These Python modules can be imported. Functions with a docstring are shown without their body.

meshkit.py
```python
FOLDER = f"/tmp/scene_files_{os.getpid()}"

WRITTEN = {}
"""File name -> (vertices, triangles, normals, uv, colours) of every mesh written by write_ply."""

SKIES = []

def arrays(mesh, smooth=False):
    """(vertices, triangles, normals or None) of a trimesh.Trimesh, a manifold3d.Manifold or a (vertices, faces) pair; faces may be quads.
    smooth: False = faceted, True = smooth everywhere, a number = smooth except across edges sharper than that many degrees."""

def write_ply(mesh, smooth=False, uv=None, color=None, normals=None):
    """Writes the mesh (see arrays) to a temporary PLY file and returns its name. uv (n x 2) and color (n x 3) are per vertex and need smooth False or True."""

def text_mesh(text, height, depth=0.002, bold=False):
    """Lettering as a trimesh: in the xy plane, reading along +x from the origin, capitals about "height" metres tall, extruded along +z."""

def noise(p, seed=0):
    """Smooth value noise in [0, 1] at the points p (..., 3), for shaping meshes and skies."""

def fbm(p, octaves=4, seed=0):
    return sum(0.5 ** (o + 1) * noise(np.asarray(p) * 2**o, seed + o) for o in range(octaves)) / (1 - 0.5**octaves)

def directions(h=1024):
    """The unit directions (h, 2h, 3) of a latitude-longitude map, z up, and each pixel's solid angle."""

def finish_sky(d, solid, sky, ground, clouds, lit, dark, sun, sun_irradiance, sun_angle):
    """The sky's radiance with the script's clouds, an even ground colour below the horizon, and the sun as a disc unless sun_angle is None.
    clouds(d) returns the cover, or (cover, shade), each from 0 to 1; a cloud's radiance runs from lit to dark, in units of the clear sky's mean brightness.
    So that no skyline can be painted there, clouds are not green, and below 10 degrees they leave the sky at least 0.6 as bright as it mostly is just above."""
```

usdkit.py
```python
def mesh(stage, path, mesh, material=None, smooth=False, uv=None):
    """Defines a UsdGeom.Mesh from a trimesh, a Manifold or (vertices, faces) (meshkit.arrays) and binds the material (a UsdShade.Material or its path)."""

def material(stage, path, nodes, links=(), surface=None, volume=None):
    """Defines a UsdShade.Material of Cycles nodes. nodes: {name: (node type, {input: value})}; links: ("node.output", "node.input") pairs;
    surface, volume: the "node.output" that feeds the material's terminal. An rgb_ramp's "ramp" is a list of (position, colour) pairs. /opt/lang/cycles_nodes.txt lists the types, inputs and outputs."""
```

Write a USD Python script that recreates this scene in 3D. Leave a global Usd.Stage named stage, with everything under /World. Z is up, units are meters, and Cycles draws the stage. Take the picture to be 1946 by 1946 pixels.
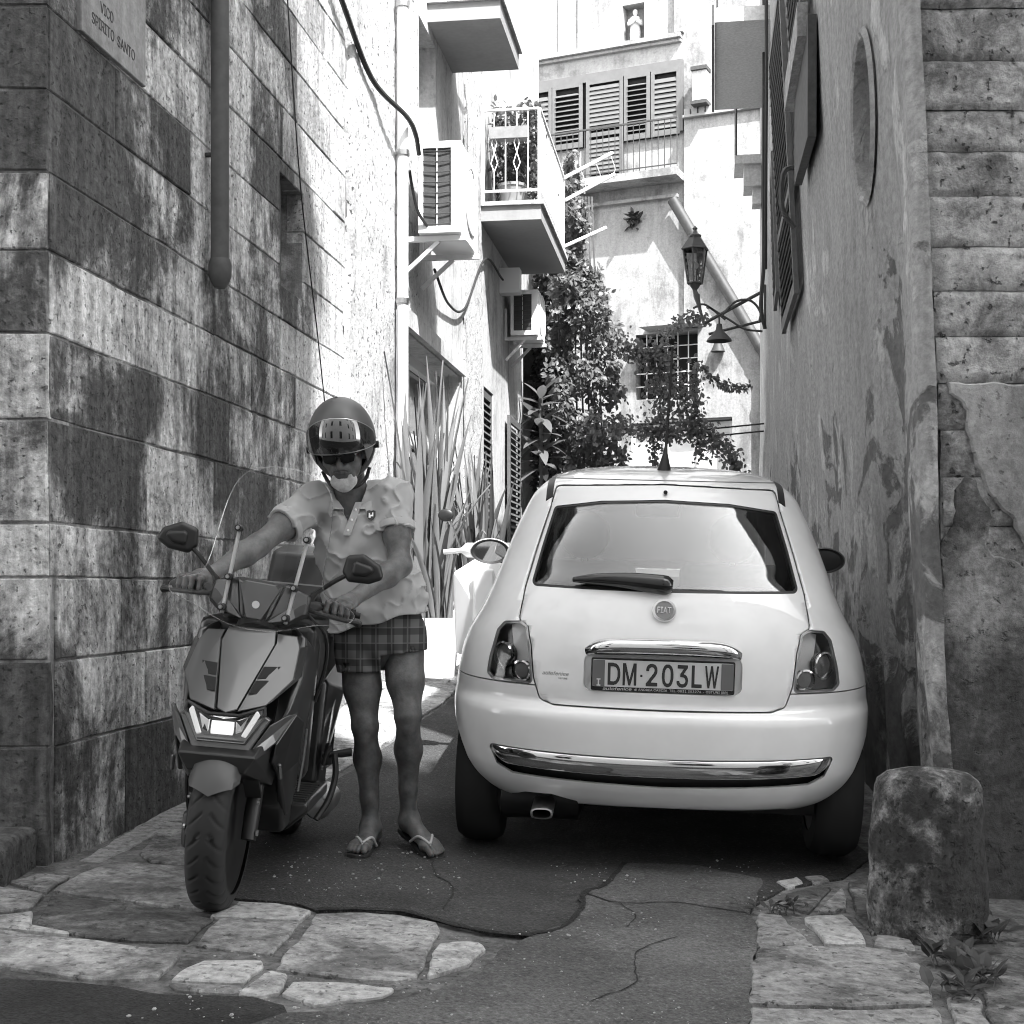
import math, random
import numpy as np
import trimesh
import manifold3d
from manifold3d import Manifold, CrossSection
from shapely.geometry import Polygon, LineString, box as sbox, Point
from shapely import affinity
from shapely.ops import unary_union
import usdkit, meshkit
from pxr import Usd, UsdGeom, UsdLux, UsdShade, Gf, Sdf

stage = Usd.Stage.CreateInMemory()
UsdGeom.SetStageUpAxis(stage, UsdGeom.Tokens.z)
UsdGeom.SetStageMetersPerUnit(stage, 1.0)
W = UsdGeom.Xform.Define(stage, '/World')
stage.SetDefaultPrim(W.GetPrim())
UsdGeom.Scope.Define(stage, '/World/Looks')

# ------------------------------------------------------------------ camera
CAM_Z = 1.08
cam = UsdGeom.Camera.Define(stage, '/World/camera')
cam.AddTranslateOp().Set(Gf.Vec3d(0, 0, CAM_Z))
cam.AddRotateXOp().Set(90.0)
cam.CreateHorizontalApertureAttr(36.0)
cam.CreateVerticalApertureAttr(36.0)
cam.CreateFocalLengthAttr(48.47)
cam.CreateVerticalApertureOffsetAttr(2.627)
cam.CreateClippingRangeAttr(Gf.Vec2f(0.05, 400))
cam.CreateFStopAttr(0.0)
cam.CreateExposureAttr(2.8)

# ------------------------------------------------------------------ light
SUN_AZ = (0.50, -0.866)
SUN_EL = math.radians(53)
sd = np.array([SUN_AZ[0] * math.cos(SUN_EL), SUN_AZ[1] * math.cos(SUN_EL), math.sin(SUN_EL)])
sd /= np.linalg.norm(sd)
usdkit.material(stage, '/World/Looks/sky_look', {
    's': ('sky_texture', {'sky_type': 'single_scattering', 'sun_disc': False, 'sun_elevation': SUN_EL,
                          'sun_rotation': math.atan2(sd[0], sd[1])}),
    'bw': ('rgb_to_bw', {}),
    'b': ('background_shader', {'strength': 0.15})},
    [('s.color', 'bw.color'), ('bw.val', 'b.color')], surface='b.background')
sky = UsdLux.DomeLight.Define(stage, '/World/sky')
UsdShade.MaterialBindingAPI.Apply(sky.GetPrim()).Bind(UsdShade.Material.Get(stage, '/World/Looks/sky_look'))
sky.GetPrim().SetCustomDataByKey('kind', 'structure')
sun = UsdLux.DistantLight.Define(stage, '/World/sun')
sun.CreateNormalizeAttr(True)
sun.CreateIntensityAttr(0.50)
sun.CreateAngleAttr(0.53)
sun.CreateColorAttr(Gf.Vec3f(1, 1, 1))
_r = Gf.Rotation(Gf.Vec3d(0, 0, 1), Gf.Vec3d(*map(float, sd)))
sun.AddOrientOp().Set(Gf.Quatf(_r.GetQuat()))

# ------------------------------------------------------------------ helpers
USED = {}
ORIGIN = {}


def _path(name, parent):
    base = parent if parent else '/World'
    n = USED.setdefault((base, name), 0)
    USED[(base, name)] = n + 1
    return f'{base}/{name}' if n == 0 else f'{base}/{name}_{n:03d}'


def tag(p, label=None, cat=None, group=None, kind=None):
    for k, v in (('label', label), ('category', cat), ('group', group), ('kind', kind)):
        if v:
            p.SetCustomDataByKey(k, v)
    return p


def thing(name, label=None, cat=None, loc=(0, 0, 0), group=None, kind=None, matrix=None):
    """An Xform under /World. World-space part meshes are moved into its frame by obj()."""
    path = _path(name, None)
    x = UsdGeom.Xform.Define(stage, path)
    if matrix is None:
        x.AddTranslateOp().Set(Gf.Vec3d(*map(float, loc)))
        ORIGIN[path] = np.asarray(loc, float)
    else:
        x.AddTransformOp().Set(Gf.Matrix4d(*[float(v) for v in np.asarray(matrix).T.ravel()]))
        ORIGIN[path] = np.zeros(3)
    tag(x.GetPrim(), label, cat, group, kind)
    return path


def cat(*ms):
    ms = [tm(m) for m in ms]
    return trimesh.util.concatenate(ms) if len(ms) > 1 else ms[0]


def tm(m):
    if isinstance(m, trimesh.Trimesh):
        return m
    if isinstance(m, (list, tuple)) and len(m) and not np.isscalar(m[0]) and not isinstance(m[0], np.ndarray):
        return cat(*m)
    if hasattr(m, 'to_mesh'):
        a = m.to_mesh()
        return trimesh.Trimesh(a.vert_properties[:, :3], a.tri_verts, process=False)
    v, f = m
    v, f = np.asarray(v, float), np.asarray(f, int)
    if f.shape[1] == 4:
        f = np.vstack([f[:, [0, 1, 2]], f[:, [0, 2, 3]]])
    return trimesh.Trimesh(v, f, process=False)


def obj(name, mesh, mat, parent=None, smooth=False, label=None, kind=None, attr=None):
    """ONE Mesh prim; world-space mesh is shifted into its thing's frame."""
    path = _path(name, parent)
    m = tm(mesh)
    root = '/'.join(path.split('/')[:3])
    o = ORIGIN.get(root)
    if o is not None and np.any(o):
        m = trimesh.Trimesh(m.vertices - o, m.faces, process=False)
    g = usdkit.mesh(stage, path, m, f'/World/Looks/{mat}', smooth=smooth)
    tag(g.GetPrim(), label, None, None, kind)
    return path


def lone(name, mesh, mat, label, cat_, group=None, kind=None, smooth=False, loc=None):
    """A thing that is one mesh, with its origin at its base."""
    m = tm(mesh)
    lo, hi = m.bounds
    o = np.array([(lo[0] + hi[0]) / 2, (lo[1] + hi[1]) / 2, lo[2]]) if loc is None else np.asarray(loc, float)
    path = _path(name, None)
    g = usdkit.mesh(stage, path, trimesh.Trimesh(m.vertices - o, m.faces, process=False), f'/World/Looks/{mat}', smooth=smooth)
    UsdGeom.Xformable(g).AddTranslateOp().Set(Gf.Vec3d(*map(float, o)))
    tag(g.GetPrim(), label, cat_, group, kind)
    return path


def bx(x0, x1, y0, y1, z0, z1):
    m = trimesh.creation.box([x1 - x0, y1 - y0, z1 - z0])
    m.apply_translation([(x0 + x1) / 2, (y0 + y1) / 2, (z0 + z1) / 2])
    return m


def frames(p, closed=False):
    p = np.asarray(p, float)
    t = np.gradient(p, axis=0) if len(p) > 2 else np.repeat([p[-1] - p[0]], len(p), 0)
    if closed:
        t = np.roll(p, -1, 0) - np.roll(p, 1, 0)
    t /= np.linalg.norm(t, axis=1, keepdims=True) + 1e-12
    a = np.zeros_like(t)
    ref = np.array([0, 0, 1.0]) if abs(t[0, 2]) < 0.9 else np.array([1.0, 0, 0])
    for i in range(len(p)):
        v = ref - t[i] * np.dot(ref, t[i])
        a[i] = v / (np.linalg.norm(v) + 1e-12)
        ref = a[i]
    return t, a, np.cross(t, a)


def tube(p, r, sides=8, caps=True, flat=1.0):
    """Tube along a polyline; r scalar or per point; flat squashes one axis."""
    p = np.asarray(p, float)
    t, a, b = frames(p)
    r = np.broadcast_to(np.asarray(r, float), (len(p),))
    ang = np.arange(sides) * 2 * math.pi / sides
    v = p[:, None] + r[:, None, None] * (np.cos(ang)[None, :, None] * a[:, None] * flat + np.sin(ang)[None, :, None] * b[:, None])
    v = v.reshape(-1, 3)
    n = len(p)
    f = []
    for i in range(n - 1):
        for j in range(sides):
            k = (j + 1) % sides
            f += [[i * sides + j, i * sides + k, (i + 1) * sides + k], [i * sides + j, (i + 1) * sides + k, (i + 1) * sides + j]]
    if caps:
        c0, c1 = len(v), len(v) + 1
        v = np.vstack([v, p[0], p[-1]])
        for j in range(sides):
            k = (j + 1) % sides
            f += [[c0, k, j], [c1, (n - 1) * sides + j, (n - 1) * sides + k]]
    m = trimesh.Trimesh(v, np.array(f)[:, ::-1], process=False)
    if m.volume < 0:
        m.invert()
    return m


def bar(a, b, w, h, up=(0, 0, 1)):
    """A rectangular bar from a to b, w wide and h high."""
    a, b, up = np.asarray(a, float), np.asarray(b, float), np.asarray(up, float)
    t = b - a
    L = np.linalg.norm(t)
    t /= L
    s = np.cross(t, up)
    s /= np.linalg.norm(s)
    u = np.cross(s, t)
    m = trimesh.creation.box([w, L, h])
    M = np.eye(4)
    M[:3, 0], M[:3, 1], M[:3, 2], M[:3, 3] = s, t, u, (a + b) / 2
    m.apply_transform(M)
    return m


def smoothpts(p, n=40):
    """Catmull-Rom through the points."""
    p = np.asarray(p, float)
    P = np.vstack([2 * p[0] - p[1], p, 2 * p[-1] - p[-2]])
    out = []
    m = len(p) - 1
    for u in np.linspace(0, m, n):
        i = min(int(u), m - 1)
        t = u - i
        a, b, c, d = P[i], P[i + 1], P[i + 2], P[i + 3]
        out.append(0.5 * (2 * b + (c - a) * t + (2 * a - 5 * b + 4 * c - d) * t * t + (3 * b - 3 * c + d - a) * t ** 3))
    return np.array(out)


def lathe(prof, n=32, axis='z', arc=2 * math.pi):
    """Revolve (r, h) profile."""
    prof = np.asarray(prof, float)
    ang = np.linspace(0, arc, n, endpoint=abs(arc - 2 * math.pi) > 1e-6)
    v = np.stack([np.outer(np.cos(ang), prof[:, 0]), np.outer(np.sin(ang), prof[:, 0]), np.tile(prof[:, 1], (len(ang), 1))], -1)
    k = len(prof)
    f = []
    rng = range(len(ang)) if abs(arc - 2 * math.pi) < 1e-6 else range(len(ang) - 1)
    for i in rng:
        j = (i + 1) % len(ang)
        for q in range(k - 1):
            f += [[i * k + q, j * k + q, j * k + q + 1], [i * k + q, j * k + q + 1, i * k + q + 1]]
    v = v.reshape(-1, 3)
    if axis == 'x':
        v = v[:, [2, 0, 1]]
    elif axis == 'y':
        v = v[:, [1, 2, 0]]
    m = trimesh.Trimesh(v, np.array(f), process=False)
    m.merge_vertices()
    if m.volume < 0:
        m.invert()
    return m


def prism(poly, h0, h1):
    """Extrude a shapely polygon in xy from z=h0 to h1."""
    poly = poly if isinstance(poly, (Polygon,)) else (Polygon(poly) if not hasattr(poly, 'geoms') else poly)
    if not poly.is_valid:
        poly = poly.buffer(0)
    gs = getattr(poly, 'geoms', [poly])
    out = [trimesh.creation.extrude_polygon(g, h1 - h0, engine='earcut') for g in gs if g.area > 1e-9]
    m = trimesh.util.concatenate(out)
    m.apply_translation([0, 0, h0])
    return m


def plate(poly, t, bevel, origin, U, V, N):
    """A slab: polygon (u, v) with thickness t along N, chamfered front edge. Cheap: ring + top."""
    poly = Polygon(poly) if not isinstance(poly, Polygon) else poly
    poly = poly.buffer(0)
    if hasattr(poly, 'geoms'):
        poly = max(poly.geoms, key=lambda g: g.area)
    p0 = np.array(poly.exterior.coords)[:-1]
    if Polygon(p0).exterior.is_ccw is False:
        p0 = p0[::-1]
    n = len(p0)
    e = np.roll(p0, -1, 0) - p0
    e /= np.linalg.norm(e, axis=1, keepdims=True) + 1e-12
    nn = np.stack([e[:, 1], -e[:, 0]], 1)
    vn = nn + np.roll(nn, 1, 0)
    vn /= np.maximum(np.linalg.norm(vn, axis=1, keepdims=True), 0.3)
    p1 = p0 - vn * bevel
    O, U, V, N = (np.asarray(x, float) for x in (origin, U, V, N))

    def to(p, h):
        return O + p[:, :1] * U + p[:, 1:] * V + h * N
    v = np.vstack([to(p0, -t), to(p0, -bevel), to(p1, 0)])
    f = []
    for i in range(n):
        j = (i + 1) % n
        f += [[i, j, n + j], [i, n + j, n + i], [n + i, n + j, 2 * n + j], [n + i, 2 * n + j, 2 * n + i]]
    vv, ff = trimesh.creation.triangulate_polygon(Polygon(p1), engine='earcut')
    if len(vv) in (n, n + 1):
        d = np.linalg.norm(vv[:, None] - p1[None], axis=2).argmin(1)
        tri = d[ff] + 2 * n
        a = p1[tri[:, 1] - 2 * n] - p1[tri[:, 0] - 2 * n]
        b = p1[tri[:, 2] - 2 * n] - p1[tri[:, 0] - 2 * n]
        flip = a[:, 0] * b[:, 1] - a[:, 1] * b[:, 0] < 0
        tri[flip] = tri[flip][:, ::-1]
        f += tri.tolist()
    else:
        c = len(v)
        v = np.vstack([v, to(p1.mean(0, keepdims=True), 0)])
        f += [[2 * n + i, 2 * n + (i + 1) % n, c] for i in range(n)]
    m = trimesh.Trimesh(v, np.array(f), process=False)
    if np.dot(np.cross(U, V), N) < 0:
        m.invert()
    return m


def grid_mesh(P):
    """(n, m, 3) points to a sheet."""
    n, m = P.shape[:2]
    i, j = np.meshgrid(np.arange(n - 1), np.arange(m - 1), indexing='ij')
    a = (i * m + j).ravel()
    f = np.vstack([np.stack([a, a + m, a + m + 1], 1), np.stack([a, a + m + 1, a + 1], 1)])
    return trimesh.Trimesh(P.reshape(-1, 3), f, process=False)


def mani(m):
    m = tm(m)
    return Manifold(manifold3d.Mesh(np.asarray(m.vertices, np.float32), np.asarray(m.faces, np.uint32)))


def surface_nets(f, lo, hi, h):
    """Mesh of f(P) = 0 (negative inside) by surface nets."""
    lo, hi = np.asarray(lo, float), np.asarray(hi, float)
    n = np.ceil((hi - lo) / h).astype(int) + 1
    xs = [lo[k] + h * np.arange(n[k]) for k in range(3)]
    D = np.empty(n, np.float32)
    step = max(1, int(400000 / (n[1] * n[2])))
    for i in range(0, n[0], step):
        X, Y, Z = np.meshgrid(xs[0][i:i + step], xs[1], xs[2], indexing='ij')
        D[i:i + step] = f(np.stack([X, Y, Z], -1).reshape(-1, 3)).reshape(X.shape)
    s = D < 0
    c = np.zeros(n - 1, np.int8)
    for a in (0, 1):
        for b in (0, 1):
            for d in (0, 1):
                c += s[a:n[0] - 1 + a, b:n[1] - 1 + b, d:n[2] - 1 + d]
    act = (c > 0) & (c < 8)
    idx = -np.ones(n - 1, int)
    cells = np.argwhere(act)
    idx[act] = np.arange(len(cells))
    acc, cnt = np.zeros((len(cells), 3)), np.zeros(len(cells))
    cor = np.array([[a, b, d] for a in (0, 1) for b in (0, 1) for d in (0, 1)])
    val = np.stack([D[tuple((cells + k).T)] for k in cor], 1)
    for i in range(8):
        for j in range(i + 1, 8):
            if np.abs(cor[i] - cor[j]).sum() == 1:
                a, b = val[:, i], val[:, j]
                m = (a < 0) != (b < 0)
                t = np.where(m, a / np.where(m, a - b, 1), 0)
                acc += np.where(m[:, None], cor[i] + t[:, None] * (cor[j] - cor[i]), 0)
                cnt += m
    v = lo + h * (cells + acc / cnt[:, None])
    F = []
    for ax in range(3):
        o1, o2 = [(1, 2), (2, 0), (0, 1)][ax]
        sl0, sl1 = [slice(None)] * 3, [slice(None)] * 3
        sl0[ax], sl1[ax] = slice(0, n[ax] - 1), slice(1, n[ax])
        A, B = s[tuple(sl0)], s[tuple(sl1)]
        e = np.argwhere(A != B)
        ok = (e[:, o1] > 0) & (e[:, o2] > 0) & (e[:, o1] < n[o1] - 1) & (e[:, o2] < n[o2] - 1)
        e = e[ok]
        d1, d2 = np.eye(3, dtype=int)[o1], np.eye(3, dtype=int)[o2]
        q = np.stack([idx[tuple((e - d1 - d2).T)], idx[tuple((e - d2).T)], idx[tuple(e.T)], idx[tuple((e - d1).T)]], 1)
        inside = A[tuple(e.T)]
        q[~inside] = q[~inside][:, ::-1]
        F.append(q)
    q = np.vstack(F)
    return trimesh.Trimesh(v, np.vstack([q[:, [0, 1, 2]], q[:, [0, 2, 3]]]), process=False)


def smin(a, b, k):
    h = np.maximum(k - np.abs(a - b), 0) / k
    return np.minimum(a, b) - h * h * k * 0.25


def cone(p, a, b, ra, rb):
    a, b = np.asarray(a, float), np.asarray(b, float)
    d = b - a
    t = np.clip((p - a) @ d / (d @ d), 0, 1)
    return np.linalg.norm(p - a - t[:, None] * d, axis=1) - (ra + (rb - ra) * t)


def ell(p, c, r, R=None):
    q = p - np.asarray(c, float)
    if R is not None:
        q = q @ R
    r = np.asarray(r, float)
    k0 = np.linalg.norm(q / r, axis=1)
    k1 = np.linalg.norm(q / (r * r), axis=1)
    return k0 * (k0 - 1) / np.maximum(k1, 1e-9)


def softplus(x, k):
    return k * np.logaddexp(0, np.asarray(x, float) / k)


def gz(x, y):
    """Height of the street: flat in front, then the lane climbs; falls a little to the right."""
    x, y = np.asarray(x, float), np.asarray(y, float)
    cross = -0.04 * (np.clip(x, -2.2, 2.0) - 0.55)
    return cross + 0.09 * softplus(np.minimum(y, 40) - 6.1, 0.4)


# the two walls of the lane
LW0 = np.array([-1.65, 4.9])
LD = np.array([0.14, 1.0]) / math.hypot(0.14, 1)
LN = np.array([LD[1], -LD[0]])          # faces the lane


def lx(y):
    return -1.65 + 0.14 * (y - 4.9)


def rx(y):
    return 1.5 + 0.14 * (y - 5.0)


def lwall(y, z, out=0.0):
    """Point on the left wall at depth y, height z, out metres proud."""
    return np.array([lx(y) + LN[0] * out, y + LN[1] * out, z])
# ------------------------------------------------------------------ materials (the photograph is black and white: greys only)
def look(name, nodes, links, surface='p.BSDF'):
    usdkit.material(stage, f'/World/Looks/{name}', nodes, links, surface=surface)


def g3(v):
    return (v, v, v)


def plain(name, v, rough=0.5, **kw):
    look(name, {'p': ('principled_bsdf', {'base_color': g3(v), 'roughness': rough, **kw})}, [])


def grainy(name, v, rough=0.7, amount=0.25, scale=30, bump=0.1, dist=0.003, **kw):
    look(name, {
        'g': ('geometry', {}),
        'n': ('noise_texture', {'scale': scale, 'detail': 6, 'roughness': 0.65}),
        'r': ('rgb_ramp', {'ramp': [(0.25, g3(v * (1 - amount))), (0.75, g3(v * (1 + amount)))]}),
        'b': ('bump', {'strength': bump, 'distance': dist}),
        'p': ('principled_bsdf', {'roughness': rough, **kw})},
        [('g.position', 'n.vector'), ('n.fac', 'r.fac'), ('r.color', 'p.base_color'), ('n.fac', 'b.height'), ('b.normal', 'p.normal')])


def masonry(name, light, dark, cover=0.5, soft=0.12, streak=1.0, patch=2.2, pits=0.5, grain=0.25, bump=0.6, spot=45, rand=0.5, rough=0.9,
            wear=True, pitcol=0.05, zd=0.0, runs=0.0):
    """Weathered stone or plaster: dark lichen patches and vertical runs over a pale body, pitted."""
    look(name, {
        'g': ('geometry', {}),
        'o': ('object_info', {}),
        'ms': ('mapping', {'scale': (1.6, 1.6, 0.33)}),
        'ns': ('noise_texture', {'scale': 2.6, 'detail': 11, 'roughness': 0.70, 'distortion': 0.3}),
        'np': ('noise_texture', {'scale': patch, 'detail': 13, 'roughness': 0.74, 'distortion': 0.4}),
        'nf': ('noise_texture', {'scale': 28, 'detail': 8, 'roughness': 0.7}),
        'nd': ('noise_texture', {'scale': spot, 'detail': 4, 'roughness': 0.6}),
        'nl': ('noise_texture', {'scale': 0.7, 'detail': 3}),
        # sum = patches + streaks + per-stone shift
        'a1': ('math', {'math_type': 'multiply_add', 'value2': 1.0, 'value3': 0.0}),
        'a2': ('math', {'math_type': 'multiply_add', 'value2': 0.75 * streak}),
        'a3': ('math', {'math_type': 'multiply_add', 'value2': rand}),
        'a4': ('math', {'math_type': 'multiply_add', 'value2': 0.6}),
        'sz': ('separate_xyz', {}), 'zm': ('map_range', {'from_min': 0.0, 'from_max': 1.1, 'to_min': zd, 'to_max': 0.0, 'clamp': True}), 'a5': ('math', {'math_type': 'add'}),
        'mr': ('map_range', {'range_type': 'smoothstep', 'from_min': 0.5 + 0.375 * streak + 0.5 * rand + 0.3 - soft + (0.5 - cover) * 0.8,
                             'from_max': 0.5 + 0.375 * streak + 0.5 * rand + 0.3 + soft + (0.5 - cover) * 0.8, 'to_min': 0.0, 'to_max': 1.0}),
        'mx': ('mix', {'color1': g3(light), 'color2': g3(dark)}),
        'gr': ('map_range', {'from_min': 0.3, 'from_max': 0.7, 'to_min': 1 - grain, 'to_max': 1 + grain}),
        'mg': ('mix', {'mix_type': 'multiply', 'fac': 1.0}),
        'mrn': ('mapping', {'scale': (1, 1, 0.10)}), 'nr': ('noise_texture', {'scale': 17, 'detail': 6, 'roughness': 0.65}), 'rr': ('map_range', {'from_min': 0.32, 'from_max': 0.68, 'to_min': 1 - runs, 'to_max': 1 + runs}), 'mg2': ('mix', {'mix_type': 'multiply', 'fac': 1.0}),
        'pm': ('map_range', {'range_type': 'smoothstep', 'from_min': 0.60, 'from_max': 0.68, 'to_min': 0.0, 'to_max': pits}),
        'mp': ('mix', {'color2': g3(pitcol)}),
        'h': ('math', {'math_type': 'multiply_add', 'value2': -0.8}),
        'b': ('bump', {'strength': bump, 'distance': 0.012}),
        'p': ('principled_bsdf', {'roughness': rough, 'specular_ior_level': 0.25})},
        [('g.position', 'ms.vector'), ('ms.vector', 'ns.vector'), ('g.position', 'np.vector'), ('g.position', 'nf.vector'),
         ('g.position', 'nd.vector'), ('g.position', 'nl.vector'),
         ('np.fac', 'a1.value1'), ('ns.fac', 'a2.value1'), ('a1.value', 'a2.value3'),
         ('o.random', 'a3.value1'), ('a2.value', 'a3.value3'), ('nl.fac', 'a4.value1'), ('a3.value', 'a4.value3'),
         ('g.position', 'sz.vector'), ('sz.z', 'zm.value'), ('a4.value', 'a5.value1'), ('zm.result', 'a5.value2'), ('a5.value', 'mr.value'), ('mr.result', 'mx.fac'), ('nf.fac', 'gr.value'), ('mx.color', 'mg.color1'), ('gr.result', 'mg.color2'),
         ('g.position', 'mrn.vector'), ('mrn.vector', 'nr.vector'), ('nr.fac', 'rr.value'), ('mg.color', 'mg2.color1'), ('rr.result', 'mg2.color2'),
         ('nd.fac', 'pm.value'), ('mg2.color', 'mp.color1'), ('pm.result', 'mp.fac'), ('mp.color', 'p.base_color'),
         ('pm.result', 'h.value1'), ('nf.fac', 'h.value3'), ('h.value', 'b.height'), ('b.normal', 'p.normal')])


masonry('stone_wall', 0.62, 0.095, cover=0.545, soft=0.115, streak=0.8, patch=2.0, pits=0.7, rand=0.2, spot=40, bump=1.1, grain=0.55, zd=0.16, runs=0.40)
masonry('stone_wall_pale', 0.55, 0.26, cover=0.44, soft=0.14, streak=0.8, patch=2.2, pits=0.8, rand=0.15, spot=34, bump=1.2, grain=0.4, zd=0.2, runs=0.25, pitcol=0.08)
masonry('stone_wall_dark', 0.30, 0.05, cover=0.66, soft=0.14, streak=0.8, patch=3.0, pits=0.45, rand=0.5, spot=30, bump=0.8)
masonry('mortar', 0.42, 0.14, cover=0.5, rand=0.0, pits=0.3, bump=0.8)
masonry('mortar_dark', 0.16, 0.05, cover=0.5, rand=0.0, pits=0.3, bump=0.8)
masonry('stucco_rough', 0.48, 0.22, cover=0.36, soft=0.15, rand=0.0, pits=0.9, spot=26, bump=1.2, pitcol=0.06)
masonry('plaster_white', 0.46, 0.22, cover=0.36, soft=0.15, rand=0.0, pits=0.3, spot=12, bump=0.4, grain=0.18, runs=0.12)
look('plaster_grey', {
    'g': ('geometry', {}), 'sx': ('separate_xyz', {}),
    'ma': ('mapping', {'scale': (1, .62, 1.0)}), 'a': ('noise_texture', {'scale': 1.5, 'detail': 10, 'roughness': 0.66, 'distortion': 0.7}),
    'mb': ('mapping', {'scale': (1.3, .8, .85), 'location': (7, 3, 2)}), 'b': ('noise_texture', {'scale': 2.4, 'detail': 9, 'roughness': 0.62, 'distortion': 0.4}),
    'mc': ('mapping', {'scale': (1, .7, .22)}), 'c': ('noise_texture', {'scale': 10, 'detail': 6, 'roughness': 0.6}),
    'mf': ('mapping', {'scale': (1, .55, 1)}), 'f': ('noise_texture', {'scale': 30, 'detail': 9, 'roughness': 0.75}),
    'd': ('noise_texture', {'scale': 2.2, 'detail': 7, 'roughness': 0.65}),
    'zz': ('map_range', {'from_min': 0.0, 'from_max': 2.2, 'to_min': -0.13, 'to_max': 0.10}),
    'ad': ('math', {'math_type': 'add'}), 'bd': ('math', {'math_type': 'add'}),
    'am': ('map_range', {'range_type': 'smoothstep', 'from_min': 0.455, 'from_max': 0.50}),
    'bm': ('map_range', {'range_type': 'smoothstep', 'from_min': 0.55, 'from_max': 0.62, 'to_max': 0.85}),
    'x1': ('mix', {'color1': g3(0.13), 'color2': g3(0.31)}), 'x2': ('mix', {'color2': g3(0.47)}),
    'cr': ('map_range', {'from_min': 0.3, 'from_max': 0.7, 'to_min': 0.82, 'to_max': 1.15}), 'x3': ('mix', {'mix_type': 'multiply', 'fac': 1.0}),
    'fr': ('map_range', {'from_min': 0.3, 'from_max': 0.7, 'to_min': 0.62, 'to_max': 1.38}), 'x4': ('mix', {'mix_type': 'multiply', 'fac': 1.0}),
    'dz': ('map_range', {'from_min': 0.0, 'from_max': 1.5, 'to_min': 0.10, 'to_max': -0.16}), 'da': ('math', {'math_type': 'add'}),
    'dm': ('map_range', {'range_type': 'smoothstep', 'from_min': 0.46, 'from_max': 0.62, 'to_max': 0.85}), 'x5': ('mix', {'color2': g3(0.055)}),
    'h1': ('math', {'math_type': 'multiply_add', 'value2': 0.7}), 'h2': ('math', {'math_type': 'multiply_add', 'value2': 0.35}),
    'bu': ('bump', {'strength': 0.8, 'distance': 0.012}), 'p': ('principled_bsdf', {'roughness': 0.9, 'specular_ior_level': 0.25})},
    [('g.position', 'sx.vector'), ('g.position', 'ma.vector'), ('ma.vector', 'a.vector'), ('g.position', 'mb.vector'), ('mb.vector', 'b.vector'),
     ('g.position', 'mc.vector'), ('mc.vector', 'c.vector'), ('g.position', 'mf.vector'), ('mf.vector', 'f.vector'), ('ma.vector', 'd.vector'),
     ('sx.z', 'zz.value'), ('a.fac', 'ad.value1'), ('zz.result', 'ad.value2'), ('ad.value', 'am.value'), ('b.fac', 'bm.value'),
     ('am.result', 'x1.fac'), ('x1.color', 'x2.color1'), ('bm.result', 'x2.fac'), ('c.fac', 'cr.value'), ('x2.color', 'x3.color1'), ('cr.result', 'x3.color2'),
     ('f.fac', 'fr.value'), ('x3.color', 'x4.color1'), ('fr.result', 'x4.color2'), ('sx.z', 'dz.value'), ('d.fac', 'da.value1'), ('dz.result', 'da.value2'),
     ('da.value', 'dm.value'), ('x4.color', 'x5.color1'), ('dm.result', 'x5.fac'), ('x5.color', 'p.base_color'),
     ('am.result', 'h1.value1'), ('bm.result', 'h1.value3'), ('f.fac', 'h2.value1'), ('h1.value', 'h2.value3'), ('h2.value', 'bu.height'), ('bu.normal', 'p.normal')])
masonry('plaster_smooth', 0.34, 0.16, cover=0.44, soft=0.15, streak=0.5, patch=1.8, rand=0.0, pits=0.4, spot=30, bump=0.7, grain=0.3)
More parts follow.
